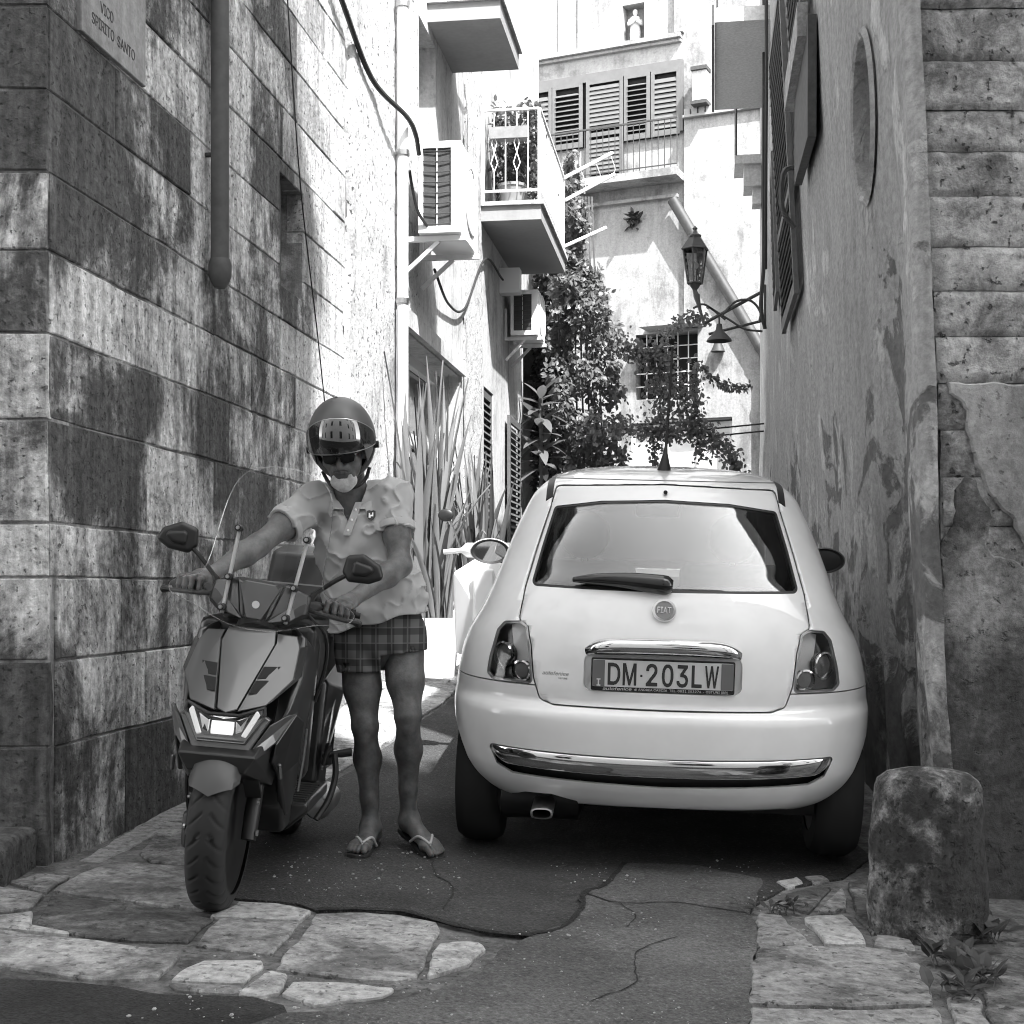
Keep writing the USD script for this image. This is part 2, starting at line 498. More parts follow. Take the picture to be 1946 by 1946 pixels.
masonry('plaster_low', 0.27, 0.06, cover=0.48, soft=0.14, streak=0.5, patch=1.8, rand=0.0, pits=0.6, spot=20, bump=1.0, grain=0.5, zd=0.25)
masonry('stone_rough', 0.42, 0.13, cover=0.45, soft=0.13, streak=0.2, patch=3.5, rand=0.0, pits=0.8, spot=24, bump=1.4, grain=0.5)
masonry('facade_pale', 0.33, 0.17, cover=0.40, soft=0.12, streak=0.9, patch=0.75, rand=0.0, pits=0.3, spot=5, bump=0.4, grain=0.2, runs=0.1, pitcol=0.08)
masonry('facade_far', 0.30, 0.2, cover=0.2, soft=0.3, streak=0.8, patch=0.5, rand=0.0, pits=0.0, spot=5, bump=0.1, grain=0.06)
masonry('facade_street', 0.55, 0.4, cover=0.3, soft=0.3, streak=0.8, patch=0.5, rand=0.0, pits=0.05, spot=5, bump=0.2)
masonry('bollard_stone', 0.46, 0.05, cover=0.45, soft=0.12, streak=0.4, patch=3.6, rand=0.0, pits=0.8, spot=55, bump=1.3, grain=0.55, zd=0.16, runs=0.15)
masonry('flagstone', 0.30, 0.085, cover=0.46, soft=0.14, streak=0.0, patch=3.5, rand=0.3, pits=0.6, spot=36, bump=1.2, grain=0.55)
masonry('flagstone_pale', 0.46, 0.15, cover=0.42, soft=0.15, streak=0.0, patch=3.5, rand=0.3, pits=0.5, spot=36, bump=1.1, grain=0.5)
masonry('ground_dirt', 0.22, 0.06, cover=0.5, soft=0.2, streak=0.0, patch=7, rand=0.0, pits=0.6, spot=60, bump=1.0, grain=0.5)
masonry('ground_paving', 0.30, 0.16, cover=0.4, soft=0.2, streak=0.0, patch=3, rand=0.0, pits=0.3, spot=40, bump=0.5)


def asphalt(name, base, speck, cover):
    look(name, {
        'g': ('geometry', {}),
        'n1': ('noise_texture', {'scale': 1.4, 'detail': 5, 'roughness': 0.6}),
        'n2': ('noise_texture', {'scale': 70, 'detail': 5, 'roughness': 0.8}),
        'v': ('voronoi_texture', {'scale': 120}),
        'n3': ('noise_texture', {'scale': 11, 'detail': 6, 'roughness': 0.7}),
        'r1': ('rgb_ramp', {'ramp': [(0.3, g3(base * 0.5)), (0.7, g3(base * 1.5))]}),
        'r2': ('map_range', {'from_min': 0.25, 'from_max': 0.75, 'to_min': 0.15, 'to_max': 1.9}),
        'm1': ('mix', {'mix_type': 'multiply', 'fac': 1.0}),
        'ps': ('map_range', {'range_type': 'smoothstep', 'from_min': cover, 'from_max': cover + 0.05, 'to_min': 0, 'to_max': 0.8}),
        'm2': ('mix', {'color2': g3(speck)}),
        'b': ('bump', {'strength': 0.9, 'distance': 0.006}),
        'p': ('principled_bsdf', {'roughness': 0.88, 'specular_ior_level': 0.3})},
        [('g.position', 'n1.vector'), ('g.position', 'n2.vector'), ('g.position', 'v.vector'), ('g.position', 'n3.vector'),
         ('n1.fac', 'r1.fac'), ('r1.color', 'm1.color1'), ('n2.fac', 'r2.value'), ('r2.result', 'm1.color2'),
         ('n2.fac', 'ps.value'), ('m1.color', 'm2.color1'), ('ps.result', 'm2.fac'), ('m2.color', 'p.base_color'),
         ('v.distance', 'b.height'), ('b.normal', 'p.normal')])


asphalt('asphalt', 0.05, 0.30, 0.62)
asphalt('asphalt_pale', 0.10, 0.34, 0.62)
asphalt('asphalt_street', 0.04, 0.12, 0.70)
asphalt('asphalt_crack', 0.025, 0.1, 0.8)

plain('black_plastic', 0.012, 0.45)
plain('black_gloss', 0.008, 0.12, coat_weight=0.4)
plain('dark_metal', 0.03, 0.45, metallic=0.6)
plain('rubber', 0.016, 0.75)
plain('chrome', 0.75, 0.07, metallic=1.0)
plain('steel', 0.5, 0.32, metallic=1.0)
plain('white_paint', 0.75, 0.4)
plain('white_plastic', 0.85, 0.3)
masonry('plaque_white', 0.30, 0.16, cover=0.4, soft=0.2, rand=0.0, pits=0.2, spot=40, bump=0.3, runs=0.15)
grainy('pipe_dark', 0.075, 0.6, 0.25, 18)
grainy('pipe_grey', 0.045, 0.6, 0.3, 12)
grainy('pipe_white', 0.68, 0.55, 0.08, 10)
grainy('shutter_dark', 0.10, 0.6, 0.25, 25)
grainy('shutter_grey', 0.13, 0.6, 0.15, 8)
grainy('wood_dark', 0.07, 0.8, 0.4, 20, bump=0.4)
grainy('iron', 0.05, 0.6, 0.4, 30)
grainy('terracotta', 0.22, 0.8, 0.25, 12)
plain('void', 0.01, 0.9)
plain('interior_dark', 0.02, 0.8)
plain('cable', 0.015, 0.6)
plain('grille_dark', 0.05, 0.5)
grainy('cloth_soft', 0.5, 0.9, 0.1, 60)
plain('ink', 0.03, 0.6)
# car
look('car_paint', {'g': ('geometry', {}), 'n': ('noise_texture', {'scale': 4.0, 'detail': 5, 'roughness': 0.6}),
                   'r': ('rgb_ramp', {'ramp': [(0.3, g3(0.76)), (0.7, g3(0.83))]}),
                   'rr': ('map_range', {'from_min': 0.3, 'from_max': 0.7, 'to_min': 0.24, 'to_max': 0.36}),
                   'p': ('principled_bsdf', {'roughness': 0.3, 'coat_weight': 1.0, 'coat_roughness': 0.04, 'specular_ior_level': 0.5})},
     [('g.position', 'n.vector'), ('n.fac', 'r.fac'), ('r.color', 'p.base_color'), ('n.fac', 'rr.value'), ('rr.result', 'p.roughness')])
plain('car_inner', 0.05, 0.8)
plain('car_seat', 0.045, 0.85)
plain('car_trim_light', 0.35, 0.7)
plain('lamp_dark', 0.07, 0.3)
plain('lamp_mid', 0.2, 0.25)
plain('plate_white', 0.62, 0.4)
plain('plate_blue', 0.14, 0.4)


def pane(name, tint, ior=1.5, rough=0.0, boost=0.0):
    look(name, {'t': ('transparent_bsdf', {'color': g3(tint)}), 'gl': ('glossy_bsdf', {'color': g3(1.0), 'roughness': rough}),
                'f': ('fresnel', {'IOR': ior}), 'mm': ('math', {'math_type': 'add', 'value2': boost, 'use_clamp': True}),
                'm': ('mix_closure', {})},
         [('f.fac', 'mm.value1'), ('mm.value', 'm.fac'), ('t.BSDF', 'm.closure1'), ('gl.BSDF', 'm.closure2')], 'm.closure')


pane('glass', 0.94, 1.46)
pane('glass_tint', 0.6, 1.5, boost=0.05)
pane('visor_glass', 0.12, 1.6, boost=0.12)
pane('screen_clear', 0.97, 1.28)
pane('lens_clear', 0.95, 1.3)
pane('screen_edge', 0.85, 1.5, boost=0.1)
plain('mirror', 0.85, 0.02, metallic=1.0)
plain('sunglass', 0.006, 0.08)
# scooter
plain('scooter_grey', 0.14, 0.26, metallic=0.6, coat_weight=0.6, coat_roughness=0.12)
plain('scooter_mid', 0.06, 0.4, metallic=0.3)
plain('scooter_dark', 0.014, 0.3, coat_weight=0.3, coat_roughness=0.1)
plain('led', 0.5, 0.3, emission_color=g3(1), emission_strength=0.045)
plain('led_beam', 0.6, 0.3, emission_color=g3(1), emission_strength=0.13)
plain('reflector', 0.7, 0.1, metallic=1.0)
plain('box_smoke', 0.035, 0.25, coat_weight=0.5)


def leafy(name, v, tv):
    look(name, {'o': ('object_info', {}), 'g': ('geometry', {}),
                'r': ('rgb_ramp', {'ramp': [(0.0, g3(v * 0.55)), (1.0, g3(v * 1.5))]}),
                'd': ('principled_bsdf', {'roughness': 0.45}), 't': ('translucent_bsdf', {'color': g3(tv)}),
                'm': ('mix_closure', {'fac': 0.3})},
         [('g.random_per_island', 'r.fac'), ('r.color', 'd.base_color'), ('d.BSDF', 'm.closure1'), ('t.BSDF', 'm.closure2')], 'm.closure')


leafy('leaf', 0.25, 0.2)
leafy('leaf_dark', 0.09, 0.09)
leafy('leaf_blade', 0.11, 0.1)
leafy('leaf_dry', 0.36, 0.2)
grainy('stem', 0.12, 0.8, 0.3, 20)
# person
look('skin', {'g': ('geometry', {}), 'n': ('noise_texture', {'scale': 25, 'detail': 6, 'roughness': 0.65}),
              'n2': ('noise_texture', {'scale': 160, 'detail': 3}),
              'r': ('rgb_ramp', {'ramp': [(0.3, g3(0.065)), (0.7, g3(0.15))]}),
              'b': ('bump', {'strength': 0.35, 'distance': 0.002}),
              'p': ('principled_bsdf', {'roughness': 0.5, 'subsurface_weight': 0.08, 'subsurface_scale': 0.004})},
     [('g.position', 'n.vector'), ('g.position', 'n2.vector'), ('n.fac', 'r.fac'), ('r.color', 'p.base_color'), ('n2.fac', 'b.height'), ('b.normal', 'p.normal')])
grainy('beard', 0.5, 0.9, 0.25, 90, bump=0.8)
grainy('beard_dark', 0.12, 0.9, 0.4, 90, bump=0.8)
look('shirt_cloth', {'g': ('geometry', {}), 'n': ('noise_texture', {'scale': 7, 'detail': 5, 'roughness': 0.55}),
                     'w': ('noise_texture', {'scale': 420, 'detail': 2}),
                     'r': ('rgb_ramp', {'ramp': [(0.3, g3(0.37)), (0.7, g3(0.44))]}),
                     'b': ('bump', {'strength': 0.25, 'distance': 0.0015}),
                     'p': ('principled_bsdf', {'roughness': 0.9, 'sheen_weight': 0.15})},
     [('g.position', 'n.vector'), ('g.position', 'w.vector'), ('n.fac', 'r.fac'), ('r.color', 'p.base_color'), ('w.fac', 'b.height'), ('b.normal', 'p.normal')])


def plaid_look(name):
    N = {'tc': ('texture_coordinate', {}), 's': ('separate_xyz', {}),
         'm0': ('mix', {'color1': g3(0.12), 'color2': g3(0.01)}), 'm1': ('mix', {'color2': g3(0.014)}), 'm2': ('mix', {'color2': g3(0.22)}),
         'mx': ('math', {'math_type': 'maximum'}), 'p': ('principled_bsdf', {'roughness': 0.9})}
    L = [('tc.object', 's.vector')]
    for k, ax, wd, off, amt in (('wa', 'x', 0.028, 0.0, 0.65), ('wb', 'z', 0.026, 0.01, 0.65), ('ta', 'x', 0.0055, 0.045, 0.32), ('tb', 'z', 0.0055, 0.045, 0.28)):
        N[k + '0'] = ('math', {'math_type': 'add', 'value2': 10 + off})
        N[k + '1'] = ('math', {'math_type': 'modulo', 'value2': 0.06})
        N[k + '2'] = ('math', {'math_type': 'less_than', 'value2': wd})
        N[k + '3'] = ('math', {'math_type': 'multiply', 'value2': amt})
        L += [(f's.{ax}', k + '0.value1'), (k + '0.value', k + '1.value1'), (k + '1.value', k + '2.value1'), (k + '2.value', k + '3.value1')]
    L += [('wa3.value', 'm0.fac'), ('m0.color', 'm1.color1'), ('wb3.value', 'm1.fac'), ('m1.color', 'm2.color1'),
          ('ta3.value', 'mx.value1'), ('tb3.value', 'mx.value2'), ('mx.value', 'm2.fac'), ('m2.color', 'p.base_color')]
    look(name, N, L)


plaid_look('plaid')
plain('helmet_shell', 0.085, 0.42, coat_weight=0.15, coat_roughness=0.3)
plain('helmet_liner', 0.012, 0.9)
plain('sandal_dark', 0.02, 0.7)
plain('sandal_strap', 0.45, 0.6)
# ------------------------------------------------------------------ ground, roads, paving
rng = random.Random(7)
nrg = np.random.default_rng(7)


def sheet(xs, ys, lift):
    X, Y = np.meshgrid(xs, ys, indexing='ij')
    return grid_mesh(np.stack([X, Y, gz(X, Y) + lift], -1))


xs = np.concatenate([[-90, -50, -25, -12, -6], np.linspace(-3.5, 3.5, 36), [6, 12, 25, 50, 90]])
ys = np.concatenate([[-90, -50, -25, -12, -5], np.linspace(-2, 14, 65), np.linspace(15, 30, 16), [40, 60, 90]])
tag(stage.GetPrimAtPath(obj('ground', sheet(xs, ys, -0.003), 'ground_dirt')), kind='structure')


def drape(poly, lift, step=0.12, jag=0.0, seed=1, thick=0.03):
    """A thin irregular slab lying on the street."""
    p = Polygon(poly)
    c = np.array(p.exterior.segmentize(0.06).coords)
    if jag:
        q = np.c_[c, np.zeros(len(c))]
        c = c + jag * np.stack([meshkit.fbm(q * 9 + 3, 4, seed) - 0.5, meshkit.fbm(q * 9 + 40, 4, seed + 9) - 0.5], 1) * 2
    p = Polygon(c).buffer(0)
    if hasattr(p, 'geoms'):
        p = max(p.geoms, key=lambda g: g.area)
    lo, hi = np.array(p.bounds[:2]), np.array(p.bounds[2:])
    n = max(1, int((hi[0] - lo[0]) / 0.6)), max(1, int((hi[1] - lo[1]) / 0.6))
    ms = []
    for i in range(n[0]):
        for j in range(n[1]):
            cell = sbox(lo[0] + (hi[0] - lo[0]) * i / n[0], lo[1] + (hi[1] - lo[1]) * j / n[1], lo[0] + (hi[0] - lo[0]) * (i + 1) / n[0], lo[1] + (hi[1] - lo[1]) * (j + 1) / n[1])
            g = p.intersection(cell)
            for q in getattr(g, 'geoms', [g]):
                if q.geom_type == 'Polygon' and q.area > 1e-5:
                    v, f = trimesh.creation.triangulate_polygon(q, engine='earcut')
                    if len(f):
                        ms.append(trimesh.Trimesh(np.c_[v, np.zeros(len(v))], f, process=False))
    m = trimesh.util.concatenate(ms)
    k = np.cross(m.vertices[m.faces[:, 1]] - m.vertices[m.faces[:, 0]], m.vertices[m.faces[:, 2]] - m.vertices[m.faces[:, 0]])[:, 2] < 0
    m.faces[k] = m.faces[k][:, ::-1]
    m.vertices[:, 2] = gz(m.vertices[:, 0], m.vertices[:, 1]) + lift
    b = np.array(p.exterior.coords)
    top = np.c_[b, gz(b[:, 0], b[:, 1]) + lift]
    bot = top - [0, 0, thick]
    side = grid_mesh(np.stack([bot, top], 1))
    return trimesh.util.concatenate([m, side])


left_edge = [(-0.93, 4.5), (-0.70, 4.46), (-0.62, 4.37), (-0.47, 4.40), (-0.33, 4.38), (-0.22, 4.30), (-0.06, 4.17), (0.06, 4.16), (0.12, 4.2)]
road = [(-0.93, 4.5)] + left_edge[1:] + [(0.3, 4.45), (0.75, 4.56), (0.98, 4.98), (1.25, 5.2), (1.45, 5.6), (1.55, 7), (2.2, 11.5), (3.3, 19), (4.2, 24), (2.5, 24), (0.9, 17), (-0.05, 12), (-0.30, 10), (-0.42, 9.1),
                                         (-0.56, 8.4), (-0.72, 7.5), (-0.84, 6.9), (-0.98, 6.2), (-1.05, 5.5), (-1.02, 4.9)]
tag(stage.GetPrimAtPath(obj('road', drape(road, 0.006, jag=0.015, seed=3), 'asphalt')), kind='structure')
patch = [(0.80, 4.60), (0.76, 4.3), (0.69, 3.95), (0.62, 3.6), (0.52, 3.0), (0.45, 2.4), (-1.2, 2.4), (-0.55, 3.33), (-0.42, 3.36), (-0.28, 3.46), (-0.16, 3.6), (-0.08, 3.75), (-0.04, 3.95), (0.02, 4.09), (0.07, 4.16), (0.15, 4.27), (0.22, 4.5), (0.26, 4.77), (0.33, 4.9), (0.43, 5.3), (0.72, 5.3), (0.92, 5.1)]
tag(stage.GetPrimAtPath(obj('road', drape(patch, 0.011, jag=0.02, seed=5), 'asphalt_pale')), kind='structure')
street = [(-25, 3.3), (-6, 3.45), (-1.6, 3.54), (-1.1, 3.525), (-0.85, 3.45), (-0.65, 3.46), (-0.56, 3.40), (-0.50, 3.2), (-0.45, 2.5), (0.5, 2.3), (0.56, 3.1), (1.2, 3.2), (2.2, 3.35), (6, 3.3), (25, 3.3), (25, -1.1), (-25, -1.1)]
tag(stage.GetPrimAtPath(obj('road', drape(street, 0.003, jag=0.012, seed=8), 'asphalt_street')), kind='structure')

# cracks across the asphalt (real thin grooves of dirt lying in the surface)
def crack(pts, w, seed, lift=0.0135):
    p = smoothpts(pts, 60)
    q = np.c_[p, np.zeros(len(p))]
    p = p + 0.02 * np.stack([meshkit.fbm(q * 14, 4, seed) - 0.5, meshkit.fbm(q * 14 + 30, 4, seed + 5) - 0.5], 1)
    ww = w * (0.35 + 1.1 * meshkit.fbm(np.c_[p * 20, np.zeros(len(p))], 3, seed + 2))
    t = np.gradient(p, axis=0)
    t /= np.linalg.norm(t, axis=1, keepdims=True)
    n = np.stack([-t[:, 1], t[:, 0]], 1)
    a, b = p + n * ww[:, None], p - n * ww[:, None]
    z = lambda c: np.c_[c, gz(c[:, 0], c[:, 1]) + lift]
    return grid_mesh(np.stack([z(a), z(b)], 1))


crk = cat(crack([(0.25, 4.75), (0.36, 4.62), (0.55, 4.66), (0.78, 4.55)], 0.004, 1),
          crack([(0.36, 4.62), (0.40, 4.45), (0.36, 4.3)], 0.002, 12),
          crack([(0.2, 3.5), (0.33, 3.7), (0.36, 4.0), (0.5, 4.2)], 0.0022, 3),
          crack([(-0.3, 5.35), (-0.28, 5.0), (-0.2, 4.75), (-0.22, 4.45)], 0.004, 4, 0.0085),
          crack([(0.06, 4.16), (0.16, 4.28), (0.22, 4.5), (0.26, 4.77), (0.34, 4.92), (0.43, 5.3)], 0.011, 7),
          crack([(-0.62, 4.37), (-0.47, 4.40), (-0.33, 4.38), (-0.2, 4.26), (-0.06, 4.17), (0.06, 4.15)], 0.016, 8))
tag(stage.GetPrimAtPath(obj('road_cracks', crk, 'asphalt_crack')), kind='stuff')

STONES = [
    ([(-1.68, 4.594), (-1.626, 4.729), (-1.505, 4.724), (-1.51, 4.467)], 0),
    ([(-1.502, 4.494), (-1.49, 4.712), (-1.45, 4.972), (-1.142, 4.924), (-1.06, 4.821), (-0.95, 4.32), (-1.214, 4.394)], 1),
    ([(-1.42, 5.444), (-1.223, 5.466), (-1.085, 4.935), (-1.156, 4.967), (-1.311, 4.999), (-1.388, 5.143)], 0),
    ([(-1.573, 5.0), (-1.525, 5.809), (-1.478, 6.352), (-1.351, 6.145), (-1.21, 5.504), (-1.425, 5.489), (-1.458, 5.179), (-1.491, 4.979)], 0),
    ([(-1.751, 4.528), (-1.677, 4.515), (-1.503, 4.43), (-1.481, 4.253), (-1.554, 4.184), (-1.76, 4.142)], 0),
    ([(-1.487, 4.433), (-1.207, 4.366), (-0.977, 4.246), (-0.905, 4.213), (-0.927, 3.939), (-1.226, 3.942), (-1.402, 4.056)], 0),
    ([(-1.75, 4.111), (-1.542, 4.152), (-1.465, 4.221), (-1.407, 4.055), (-1.236, 3.96), (-1.486, 4.01), (-1.752, 4.02)], 1),
    ([(-1.78, 3.99), (-1.474, 3.968), (-1.216, 3.91), (-0.957, 3.839), (-0.904, 3.792), (-0.917, 3.585), (-1.041, 3.536), (-1.146, 3.553), (-1.346, 3.623), (-1.417, 3.664), (-1.78, 3.66)], 1),
    ([(-0.891, 4.226), (-0.65, 4.211), (-0.668, 3.846), (-0.908, 3.903)], 0),
    ([(-0.933, 4.242), (-0.877, 4.428), (-0.757, 4.424), (-0.627, 4.351), (-0.648, 4.233), (-0.896, 4.248)], 1),
    ([(-0.618, 4.33), (-0.473, 4.375), (-0.354, 4.36), (-0.241, 4.29), (-0.221, 4.195), (-0.234, 3.784), (-0.246, 3.681), (-0.308, 3.638), (-0.45, 3.647), (-0.637, 3.69), (-0.632, 4.008)], 2),
    ([(-0.848, 3.747), (-0.681, 3.78), (-0.665, 3.721), (-0.687, 3.562), (-0.892, 3.557), (-0.874, 3.674)], 1),
    ([(-0.896, 3.537), (-0.687, 3.538), (-0.669, 3.494), (-0.707, 3.459), (-0.847, 3.485)], 2),
    ([(-0.672, 3.556), (-0.642, 3.674), (-0.586, 3.648), (-0.579, 3.491), (-0.631, 3.454), (-0.698, 3.46)], 1),
    ([(-0.572, 3.582), (-0.444, 3.6), (-0.304, 3.572), (-0.325, 3.501), (-0.484, 3.401), (-0.576, 3.485)], 2),
    ([(-0.216, 4.009), (-0.136, 4.061), (-0.094, 4.047), (-0.076, 3.972), (-0.127, 3.817), (-0.226, 3.666), (-0.226, 3.82)], 1),
]
STONES_R = [
    ([(0.725, 4.092), (0.857, 4.172), (1.086, 4.187), (1.194, 4.133), (1.165, 3.843), (1.113, 3.625), (0.828, 3.543), (0.615, 3.545), (0.674, 3.914)], 0),
    ([(0.609, 3.512), (0.823, 3.52), (1.107, 3.591), (1.025, 3.244), (0.553, 3.188)], 0),
    ([(0.809, 4.567), (0.889, 4.556), (0.913, 4.181), (0.839, 4.19), (0.734, 4.113), (0.769, 4.373)], 0),
    ([(0.954, 4.53), (1.096, 4.59), (1.109, 4.45), (1.092, 4.208), (0.949, 4.197)], 1),
    ([(0.971, 4.879), (1.114, 5.045), (1.186, 5.07), (1.036, 4.706), (1.0, 4.609), (0.959, 4.666)], 0),
    ([(1.206, 5.059), (1.18, 4.888), (1.134, 4.67), (1.078, 4.621), (1.026, 4.621), (1.093, 4.791)], 0),
    ([(0.965, 5.076), (1.079, 5.187), (1.067, 5.065), (0.995, 4.967)], 1),
    ([(1.1, 5.19), (1.183, 5.236), (1.186, 5.128), (1.101, 5.063)], 0),
    ([(1.24, 5.096), (1.335, 5.173), (1.165, 4.377), (1.136, 4.351), (1.145, 4.596), (1.197, 4.889)], 0),
    ([(1.138, 4.332), (1.254, 4.351), (1.219, 4.156), (1.11, 4.21)], 0),
    ([(1.405, 4.256), (1.642, 4.422), (1.795, 4.423), (1.331, 3.28), (1.155, 3.259), (1.209, 3.488), (1.28, 3.775)], 0),
    ([(1.162, 3.678), (1.257, 3.707), (1.185, 3.391), (1.042, 3.246)], 0),
]


def stones(parent, lst, lift, seed):
    r = random.Random(seed)
    for poly, tone in lst:
        p = Polygon(poly).buffer(-0.003).segmentize(0.05)
        if p.is_empty or hasattr(p, 'geoms'):
            continue
        c = np.array(p.exterior.coords)[:-1]
        q = np.c_[c, np.zeros(len(c))]
        c = c + 0.016 * (np.stack([meshkit.fbm(q * 11 + seed, 4, seed), meshkit.fbm(q * 11 + 50, 4, seed + 3)], 1) - 0.5) * 2
        p = Polygon(c).buffer(-0.006).buffer(0.006, quad_segs=2).simplify(0.002)
        if p.is_empty or hasattr(p, 'geoms'):
            continue
        cx, cy = p.centroid.x, p.centroid.y
        h = 0.004
        U = np.array([1, 0, (gz(cx + h, cy) - gz(cx - h, cy)) / (2 * h) + r.uniform(-0.008, 0.008)])
        V = np.array([0, 1, (gz(cx, cy + h) - gz(cx, cy - h)) / (2 * h) + r.uniform(-0.008, 0.008)])
        N = np.cross(U, V)
        N /= np.linalg.norm(N)
        O = np.array([0, 0, gz(cx, cy) + lift + r.uniform(-0.003, 0.003)]) - U * cx - V * cy
        O = O + np.array([0, 0, 0])
        O = np.array([0, 0, gz(cx, cy) + lift + r.uniform(-0.003, 0.003)]) - np.array([0, 0, U[2] * cx + V[2] * cy])
        obj('paving_stone', plate(p, 0.06, 0.005, O, U, V, N), ['flagstone', 'flagstone_pale', 'flagstone_pale'][tone], parent, smooth=25)


pv = thing('pavement', kind='structure')
stones(pv, STONES, 0.011, 11)
# the lane's left strip of paving: small worn setts running along the wall
strip = []
y = 5.75
row = 0
r = random.Random(5)
edge = lambda yy: np.interp(yy, [5.4, 6.2, 6.9, 7.5, 8.4, 9.1, 10, 12, 14], [-1.12, -1.02, -0.88, -0.74, -0.58, -0.44, -0.32, -0.07, 0.22])
while y < 12.5:
    d = r.uniform(0.20, 0.30)
    a, b = lx(y) + 0.02, edge(y) - 0.01
    a2, b2 = lx(y + d) + 0.02, edge(y + d) - 0.01
    n = max(1, int(round((b - a) / r.uniform(0.24, 0.4))))
    cut = [0] + sorted(r.uniform(0.15, 0.85) if n == 2 else (k + r.uniform(-0.18, 0.18)) / n for k in range(1, n)) + [1]
    for k in range(n):
        if y + d / 2 > 6.2 or k > 0 or n == 1:
            strip.append(([(a + (b - a) * cut[k], y), (a + (b - a) * cut[k + 1], y), (a2 + (b2 - a2) * cut[k + 1], y + d), (a2 + (b2 - a2) * cut[k], y + d)], 1 if r.random() < 0.6 else 0))
    y += d
strip = [s for s in strip if Polygon(s[0]).centroid.y > 6.45]
stones(pv, strip, 0.011, 23)
pv2 = thing('pavement', kind='structure')
stones(pv2, STONES_R, 0.011, 31)

# ------------------------------------------------------------------ block walls
Z3 = np.array([0, 0, 1.0])
LD3, LN3 = np.array([LD[0], LD[1], 0]), np.array([LN[0], LN[1], 0])


def blocks(parent, levels, s0, s1, O, U, N, mat, seed, joint=0.005, bevel=0.005, depth=0.10, length=(0.55, 1.05), cut=None, rough=0.0035, first=None):
    """Courses of ashlar, every stone a part. s runs along U from O."""
    r = random.Random(seed)
    for k in range(len(levels) - 1):
        s = s0
        z0, z1 = levels[k], levels[k + 1]
        if first:
            s = s0 + first(k)
        L = r.uniform(0.3, 1.0) * length[1]
        while s < s1 - 1e-3:
            e = min(s + L, s1)
            if s1 - e < 0.2:
                e = s1
            p = sbox(s + joint / 2, z0 + joint / 2 + r.uniform(0, 0.003), e - joint / 2, z1 - joint / 2 - r.uniform(0, 0.003))
            if cut is not None:
                p = p.difference(cut)
            for g in getattr(p, 'geoms', [p]):
                if g.is_empty or g.area < 0.004:
                    continue
                c = np.array(g.exterior.segmentize(0.16).coords)[:-1]
                c = c + nrg.uniform(-1, 1, c.shape) * 0.0025
                out = r.uniform(-rough, rough)
                ms, mz = g.centroid.x, g.centroid.y
                t1, t2 = r.uniform(-0.006, 0.006), r.uniform(-0.008, 0.008)
                Un, Vn = U + N * t1, Z3 + N * t2
                obj('stone_block', plate(Polygon(c), depth, bevel, O + N * (out - t1 * ms - t2 * mz), Un, Vn, N), mat if isinstance(mat, str) else mat(k, ms, r), parent, smooth=False)
            s = e
            L = r.uniform(*length)


def to_manifold_box(x0, x1, y0, y1, z0, z1):
    return Manifold.cube([x1 - x0, y1 - y0, z1 - z0]).translate([x0, y0, z0])


def core(poly, z0, z1):
    return CrossSection([np.array(poly, float)]).extrude(z1 - z0).translate([0, 0, z0])


def slot(y0, y1, z0, z1, depth, proud=0.3):
    """A box through the face of the left wall: for recesses."""
    q = [lwall(y0, 0, proud)[:2], lwall(y1, 0, proud)[:2], lwall(y1, 0, -depth)[:2], lwall(y0, 0, -depth)[:2]]
    p = Polygon(q)
    q = np.array((p if p.exterior.is_ccw else Polygon(q[::-1])).exterior.coords)[:-1]
    return core(q, z0, z1)


LEV = [-0.12, 0.506, 0.814, 1.114, 1.308, 1.678, 1.983, 2.277, 2.557, 2.85, 3.146, 3.44, 3.735, 4.03, 4.325, 4.62, 4.915, 5.21, 5.505, 5.8]
sb = thing('stone_house', 'soot-streaked ashlar stone house filling the left side, its corner at the street', 'house', loc=(-1.65, 4.9, 0.08))
foot = [lwall(4.9, 0, -0.008)[:2] + [0, 0.008], lwall(10.3, 0, -0.008)[:2], [-9, 10.3], [-9, 4.908]]
win = slot(7.58, 8.02, 2.74, 3.36, 0.30)
c0 = core(foot, -0.5, 9.0) - win
obj('wall', c0, 'mortar', sb)
wy = lambda yy: (yy - 4.9) * math.hypot(0.14, 1)
wincut = sbox(wy(7.58), 2.74, wy(8.02), 3.36)
O = np.array([-1.65, 4.9, 0.0])
blocks(sb, LEV, 0.012, wy(8.95), O, LD3, LN3, lambda k, ms, r: 'stone_wall_pale' if ms + r.uniform(-.35, .35) > wy(7.75) - (k - 9) * .04 else 'stone_wall', 41, cut=wincut, first=lambda k: 0.05 if k < 3 else 0.0)
blocks(sb, LEV, 0.0, 1.6, np.array([-1.65, 4.9, 0]), np.array([-1.0, 0, 0]), np.array([0, -1.0, 0]), 'stone_wall', 57, length=(0.5, 0.9))
# rough render over the far end of the stone
ny, nz_ = 60, 150
yy, zz = np.meshgrid(np.linspace(8.9, 10.3, ny), np.linspace(-0.1, 7.0, nz_), indexing='ij')
d = 0.012 + 0.02 * meshkit.fbm(np.stack([yy * 5, zz * 5, zz * 0], -1), 4, 3) + 0.014 * meshkit.fbm(np.stack([yy * 22, zz * 22, zz * 0], -1), 3, 5)
d *= np.clip((yy - 8.93 + 0.25 * (meshkit.fbm(np.stack([yy * 0, zz * 2.2, zz * 0], -1), 4, 9) - 0.6)) / 0.06, 0, 1)
d = np.where(d <= 1e-6, -0.03, d)
P = np.stack([lx(yy) + LN[0] * d, yy + LN[1] * d, zz], -1)
obj('render_coat', grid_mesh(P[::-1]), 'stucco_rough', sb, smooth=True)
